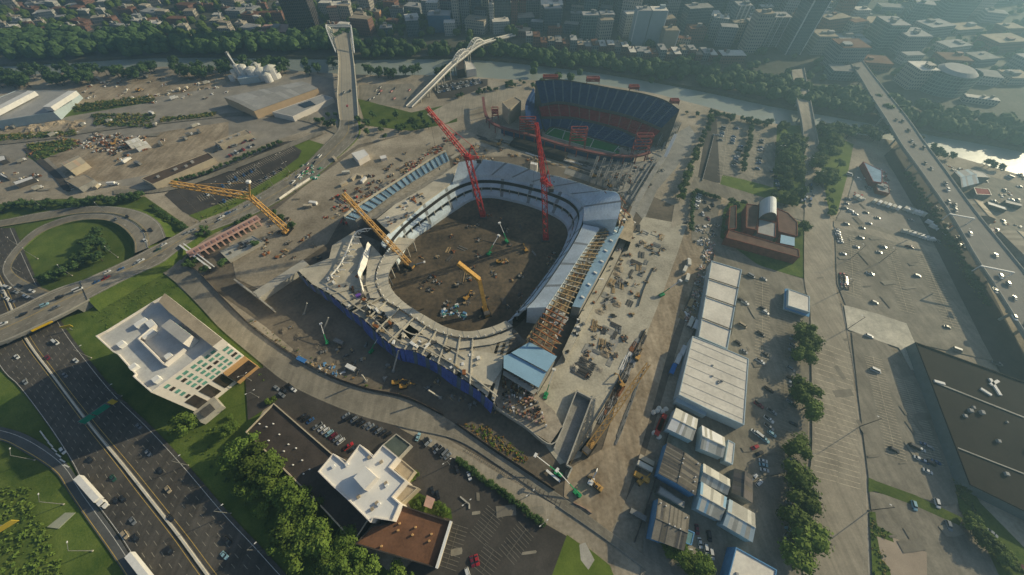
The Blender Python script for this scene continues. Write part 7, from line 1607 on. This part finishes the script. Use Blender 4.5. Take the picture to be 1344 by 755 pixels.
for p in ln[::4]: k.box((p.x, p.y, 0), (1, 1, 4.6), concrete)
single(k, 'access_ramp', 'long grey raised walkway from the old stadium to the new one', 'walkway')
k = MB(); ln = cr([g(a, b, 5) for a, b in [(862, 206), (846, 232), (828, 262)]], 14)
for a, b in zip(ln, ln[1:]): k.beam(a, b, 1.2, steel, .6)
for p in ln[::3]: k.box((p.x, p.y, 0), (.6, .6, 4.6), steel)
single(k, 'access_ramp', 'thin grey steel walkway parallel to the long raised one', 'walkway')
flat('site_tent', [(461, 201), (478, 196), (484, 203), (470, 211)], 6, 'white square tent roof beside the boulevard', 'tent', white_wall, white, par=.1)
flat('site_cabin', [(498, 205), (506, 203), (508, 207), (500, 209)], 3, 'small white cabin beside the white tent', 'cabin', white_wall, white, par=.1)
for x, y in [(465, 235), (472, 232), (478, 238), (455, 228), (452, 243), (440, 210), (412, 268), (405, 272)]: container(x, y, R.uniform(0, 3), R.choice([white, tin_w, beige]), 'pale cabin on the busy ground left of the stadium', 'cabins left of the stadium', L=7)
for i in range(22):
    x, y = R.uniform(345, 420), R.uniform(285, 340); junk(x, y, R.uniform(1.2, 2.6), 'dark material pile near the broad ramp wall', 'piles near the ramp wall', [steel_d, timber, concrete, dark_void, rust], 8)
# shadowed strip between site road and stadium
for x, y, m, l in [(398, 474, blue_box, 'blue container in the shadowed strip by the site road'), (462, 484, white, 'white cabin in the shadowed strip by the site road'), (446, 450, steel, 'grey cabin on the shadowed ground')]: container(x, y, pa(380, 465, 470, 510), m, l, None, L=7)
for x, y in [(412, 478), (420, 484), (428, 488), (436, 482), (440, 492), (424, 479), (452, 488)]: junk(x, y, 1.5, 'pale material pile along the shadowed site fence', 'piles along the shadowed fence', [white, steel, timber, blue_wall], 7)
for i in range(36): junk(R.uniform(350, 640), 0, 1, '', None, [steel_d], 1) if 0 else None
for i in range(34):
    f = R.random(); x, y = 380 + 270 * f + R.uniform(-20, 20), 440 + 100 * f + R.uniform(-18, 16)
    if R.random() < .5: heap(x, y, R.uniform(2, 5), R.uniform(.6, 1.6), dirt_dark, 'low heap of dug earth in the stadium shadow', 'earth heap', 'earth heaps in the stadium shadow')
    else: junk(x, y, R.uniform(1, 2), 'dark material pile in the stadium shadow', 'piles in the stadium shadow', [steel_d, timber, steel, concrete_d], 6)
for a, b in (((403, 398), (399, 412)), ((431, 417), (424, 435)), ((523, 460), (516, 487)), ((562, 512), (578, 522)), ((475, 492), (480, 500))):
    k = MB(); p, q = g(*b, .5), g(*a, 11); k.beam(p, q, .7, concrete); k.box((p.x, p.y, 0), (2, 2, .6), concrete_d); single(k, 'raking_shore', 'pale raking prop leaning on the stadium edge', 'prop', 'props below the stadium edge')
# site fences
def fence(name, label, pts, h=2.0, m=None, post=6, cat='fence'):
    P = cr([g(*p) for p in pts], max(4, int(length([g(*p) for p in pts]) / post))); o = P[0]; t = thing(name, label, cat, (o.x, o.y, 0)); k = MB()
    for a, b in zip(P, P[1:]): k.beam(a + Vector((0, 0, h / 2 + .1)), b + Vector((0, 0, h / 2 + .1)), .12, m or steel, h)
    k.build('fence_panel', t); k = MB()
    for p in P: k.box((p.x, p.y, 0), (.22, .22, h + .3), steel)
    o_ = k.build('fence_post', t); o_['kind'] = 'stuff'
fence('site_fence', 'dull brown hoarding along the site road in the stadium shadow', [(266, 362), (300, 398), (332, 428), (384, 465), (433, 493), (484, 511), (533, 521), (583, 545)], 2.2, M('hoarding', (.16, .12, .09), var=.3))
fence('site_fence', 'hoarding beside the dry weeds on the site road', [(600, 556), (640, 584), (690, 617), (728, 643)], 2.0, M('hoarding', (.16, .12, .09)))
fence('site_fence', 'pale wall along the boulevard beside the stadium site', [(368, 263), (385, 251), (408, 236)], 2.6, tarp)
fence('site_fence', 'red striped barrier beside the site gate', [(752, 660), (768, 668), (776, 674)], 1.2, pink)
fence('site_fence', 'dark fence between haul road and sheds', [(937, 330), (925, 390), (905, 450), (886, 530), (868, 600), (850, 660), (832, 712)], 2.2, steel_d)
fence('site_fence', 'tan plank fence between apron and pipe rows', [(848, 432), (830, 468), (800, 520), (772, 566), (748, 610)], 1.4, timber)
fence('site_fence', 'low wall at the edge of the apron by the haul road', [(858, 352), (845, 380), (838, 402)], 1.4, steel_d)
k = MB(); bw = [g(717, 617, 1.5), g(735, 632, 1.5)]; k.beam(bw[0], bw[1], 1.2, white, .5); k.box((bw[0].x, bw[0].y, 0), (.6, .6, 1.5), steel); k.box((bw[1].x, bw[1].y, 0), (.6, .6, 1.5), steel); single(k, 'barrier_beam', 'white beam lying by the green telehandler', 'beam')
fence('white_rail', 'long white rail fence down the pale street lot', [(937, 178), (930, 205), (921, 238)], 1.6, white)
fence('white_rail', 'short white rail fence across the top of the lot', [(935, 178), (944, 178)], 1.6, white)
# scrap yard and far yards
for i in range(70):
    x, y = R.gauss(150, 28), R.gauss(190, 7); junk(x, y, R.uniform(1.8, 4.0), 'rusty scrap heap in the yard at upper left', 'scrap heaps at upper left', [rust, rust, beige, steel_d, white, timber, dark_void], 12)
for i in range(44):
    x, y = R.uniform(110, 300), R.uniform(103, 136); junk(x, y, R.uniform(1.4, 3.0), 'scattered works debris on the far left strip', 'debris on the far left strip', [beige, white, rust, steel_d, tin_w], 8)
for i in range(30):
    x, y = R.uniform(-10, 130), R.uniform(160, 250); junk(x, y, R.uniform(1.2, 2.6), 'small junk pile in the yard at the left edge', 'junk piles at the left edge', [beige, white, rust, steel_d], 7)
for i in range(16): heap(R.uniform(10, 110), R.uniform(160, 178), R.uniform(4, 9), R.uniform(1.5, 3.5), dirt_red, 'rust brown earth heap in the left works yard', 'earth heap', 'earth heaps in the left works yard')
for i in range(34):
    f = R.random(); p = g(285 + 45 * f + R.uniform(-4, 4), 196 - 16 * f + R.uniform(-6, 5)); car_at(p, R.uniform(0, 3), 'parked round the beige yard office', 'vehicles round the yard office', kind=R.choice(['van', 'car', 'pickup truck']))
for x, y in [(250, 178), (262, 174), (244, 183), (212, 190), (258, 166), (98, 236), (130, 246), (150, 243), (226, 122), (236, 119), (246, 117), (272, 110), (20, 168), (60, 166), (72, 178), (110, 165), (145, 160), (200, 150), (205, 165), (168, 212), (182, 216), (30, 212), (52, 248), (130, 105), (192, 102), (230, 130)]:
    box_truck(g(x, y), R.uniform(0, 3), 'white lorry parked in the yards at upper left', 'lorries in the upper left yards', R.uniform(6, 9), R.choice([white, tin_x, beige, steel, concrete_d]))
for i in range(40):
    x, y = R.uniform(1225, 1344), R.uniform(210, 335); junk(x, y, R.uniform(1.2, 2.8), 'yard clutter in the riverside yard at right', 'clutter in the riverside yard', [steel, steel_d, white, beige, rust], 8)
for i in range(24): junk(R.uniform(1120, 1170), R.uniform(222, 258), R.uniform(1.2, 2.4), 'yard clutter beside the blue grey garage', 'clutter in the van yard', [steel, steel_d, white, beige, red_box], 7)
for i in range(24): junk(R.uniform(912, 942), R.uniform(296, 322), R.uniform(1, 2.2), 'white and grey junk in the lot below the hedged car park', 'junk below the hedged car park', [white, steel, steel_d, beige], 7)
for i in range(18): junk(R.uniform(600, 700), R.uniform(196, 214), R.uniform(1.2, 2.4), 'tan material pile on the far rim of the stadium', 'piles on the far rim', [timber, rust, beige, steel_d, crane_o], 8)
flat('site_cabin', [(697, 212), (706, 214), (705, 217), (696, 215)], 14, 'white cabin on the tan far rim of the stadium', 'cabin', white_wall, white, par=.1)
# ------------------------------------------------------------------ lamp posts
for x, y, h, a in [(84, 662, 12, 2.2), (122, 723, 12, 2.2), (46, 604, 12, 2.2), (247, 611, 12, .7), (303, 674, 13, .7), (160, 520, 12, .7), (120, 470, 12, .7), (345, 722, 13, .7)]:
    lamp_post(x, y, h, a, 'tall grey lamp post standing beside the highway', 'highway lamp posts', 4.0)
for x, y in [(1140, 670), (1128, 560), (1112, 432), (1099, 385), (1250, 320), (1154, 345), (1116, 340)]: lamp_post(x, y, 15.5, 2.6, 'tall thin pole by the tan street and wide car park', 'tall poles at right', 2.0, m=steel_d)
for x, y in [(615, 662), (340, 522), (330, 500), (712, 688), (590, 610), (695, 650)]: lamp_post(x, y, 9, .6, 'lamp post in the car park round the stepped building', 'car park lamp posts', 2.2, True)
for x, y in [(290, 252), (318, 240), (345, 228), (372, 214), (282, 262), (380, 226), (360, 246), (330, 262)]: lamp_post(x, y, 10, .9, 'lamp post in the dark boulevard car park', 'boulevard car park lamps', 2, True)
for x, y in [(50, 340), (30, 326), (155, 338), (180, 310), (140, 280), (60, 275), (95, 362), (28, 358)]: lamp_post(x, y, 10, 2.4, 'thin lamp post around the loop ramp', 'loop ramp lamp posts', 3)
for x, y in [(1018, 206), (1054, 222), (1000, 205), (1066, 240)]: lamp_post(x, y, 12, 0, 'lamp post in the tree lined car park', 'tree lined car park lamps', 2, True)
# ------------------------------------------------------------------ labels that single each copy out
ORD = ['', 'first', 'second', 'third', 'fourth', 'fifth', 'sixth', 'seventh', 'eighth', 'ninth', 'tenth', 'eleventh', 'twelfth', 'thirteenth', 'fourteenth', 'fifteenth', 'sixteenth', 'seventeenth', 'eighteenth', 'nineteenth']
TENS = {2: 'twenty', 3: 'thirty', 4: 'forty', 5: 'fifty', 6: 'sixty', 7: 'seventy', 8: 'eighty', 9: 'ninety'}
def ordinal(i):
    if i < 20: return ORD[i]
    h = ''
    if i >= 100: h = 'one-hundred-and-' if i < 200 else 'two-hundred-and-'; i %= 100
    if i == 0: return h + 'last'
    if i < 20: return h + ORD[i]
    t, u = divmod(i, 10)
    return h + (TENS[t] + '-' + ORD[u] if u else TENS[t][:-1] + 'ieth')
for p in PROTO:
    for c in [c for c in COL.objects if c.parent == p]:
        for d in [d for d in COL.objects if d.parent == c]: bpy.data.objects.remove(d)
        bpy.data.objects.remove(c)
    bpy.data.objects.remove(p)
def finish_labels():
    by = {}
    for o in TAGGED: by.setdefault(o['label'], []).append(o)
    for lab, os_ in by.items():
        if len(os_) < 2: continue
        P = [(proj(o.location), o) for o in os_]
        xs = [p[0][0] for p in P]; ys = [p[0][1] for p in P]
        vert = (max(ys) - min(ys)) > (max(xs) - min(xs)) * .8
        P.sort(key=lambda q: q[0][1] if vert else q[0][0])
        for i, (_, o) in enumerate(P):
            n = len(P); s = 'far end' if vert else 'left'; e = 'near end' if vert else 'right'
            if i < (n + 1) // 2: w = ordinal(i + 1) + (' from the ' + s if len(lab.split()) < 13 or vert else ' from left')
            else: w = ordinal(n - i) + (' from the ' + e if len(lab.split()) < 13 or vert else ' from right')
            L_ = (lab + ', ' + w).split()
            if len(L_) > 16:
                w = w.replace(' from the far end', ' from far').replace(' from the near end', ' from near').replace(' from the left', ' from left').replace(' from the right', ' from right')
                L_ = (lab + ', ' + w).split()
            if len(L_) > 16: print('LONG', len(L_), ' '.join(L_))
            o['label'] = ' '.join(L_)
finish_labels()
# ------------------------------------------------------------------ camera, light, air
cam = bpy.data.cameras.new('camera'); co = bpy.data.objects.new('camera', cam); COL.objects.link(co)
cam.sensor_fit = 'HORIZONTAL'; cam.sensor_width = 36; cam.lens = 36 * F / 1344; cam.clip_end = 20000; cam.clip_start = 1
co.location = (0, 0, H); co.rotation_euler = (math.pi / 2 - TH, 0, 0); S.camera = co
SUN_AZ = math.radians(SUNAZ); SUN_EL = math.radians(SUNEL)     # azimuth counter-clockwise from +X
W = bpy.data.worlds.new('World'); S.world = W; W.use_nodes = True
nt = W.node_tree; sky = nt.nodes.new('ShaderNodeTexSky'); sky.sky_type = 'NISHITA'; sky.sun_disc = False
sky.sun_elevation = SUN_EL; sky.sun_rotation = math.pi / 2 - SUN_AZ; sky.air_density = 1.0; sky.dust_density = 1.5
nt.links.new(sky.outputs[0], nt.nodes['Background'].inputs['Color']); nt.nodes['Background'].inputs['Strength'].default_value = SKYSTR
sl = bpy.data.lights.new('sun', 'SUN'); sl.energy = SUNSTR; sl.angle = math.radians(.6); sl.color = (1.0, .87, .58)
so = bpy.data.objects.new('sun', sl); COL.objects.link(so)
d = Vector((math.cos(SUN_AZ) * math.cos(SUN_EL), math.sin(SUN_AZ) * math.cos(SUN_EL), math.sin(SUN_EL)))
so.rotation_euler = d.to_track_quat('Z', 'Y').to_euler(); so.location = (300, 200, 400)
if HAZE > 0:
    hm = bpy.data.materials.new('haze_air'); hm.use_nodes = True; nt = hm.node_tree; nt.nodes.remove(nt.nodes['Principled BSDF'])
    pv = nt.nodes.new('ShaderNodeVolumePrincipled'); pv.inputs['Density'].default_value = HAZE; pv.inputs['Color'].default_value = (*HAZECOL, 1); pv.inputs['Anisotropy'].default_value = HAZEG
    nt.links.new(pv.outputs[0], nt.nodes['Material Output'].inputs['Volume'])
    HX = max(abs(v[0]) for v in gb.v) + 300
    hb = MB(); hb.prism([(-HX, -1200), (HX, -1200), (HX, 3600), (-HX, 3600)], -7.2, 219, hm, bottom=True)
    ho = hb.build('haze', None, (0, 0, 0)); ho['kind'] = 'stuff'; ho['label'] = 'thin bluish evening haze over the whole city'
S.view_settings.view_transform = 'Standard'; S.view_settings.look = 'None'; S.view_settings.gamma = 1; S.view_settings.exposure = EXPO
S.render.engine = 'CYCLES'; S.cycles.use_denoising = True; S.cycles.max_bounces = 6; S.cycles.volume_bounces = 0; S.cycles.diffuse_bounces = 2; S.cycles.glossy_bounces = 2; S.cycles.transparent_max_bounces = 4
S.cycles.sample_clamp_indirect = 6
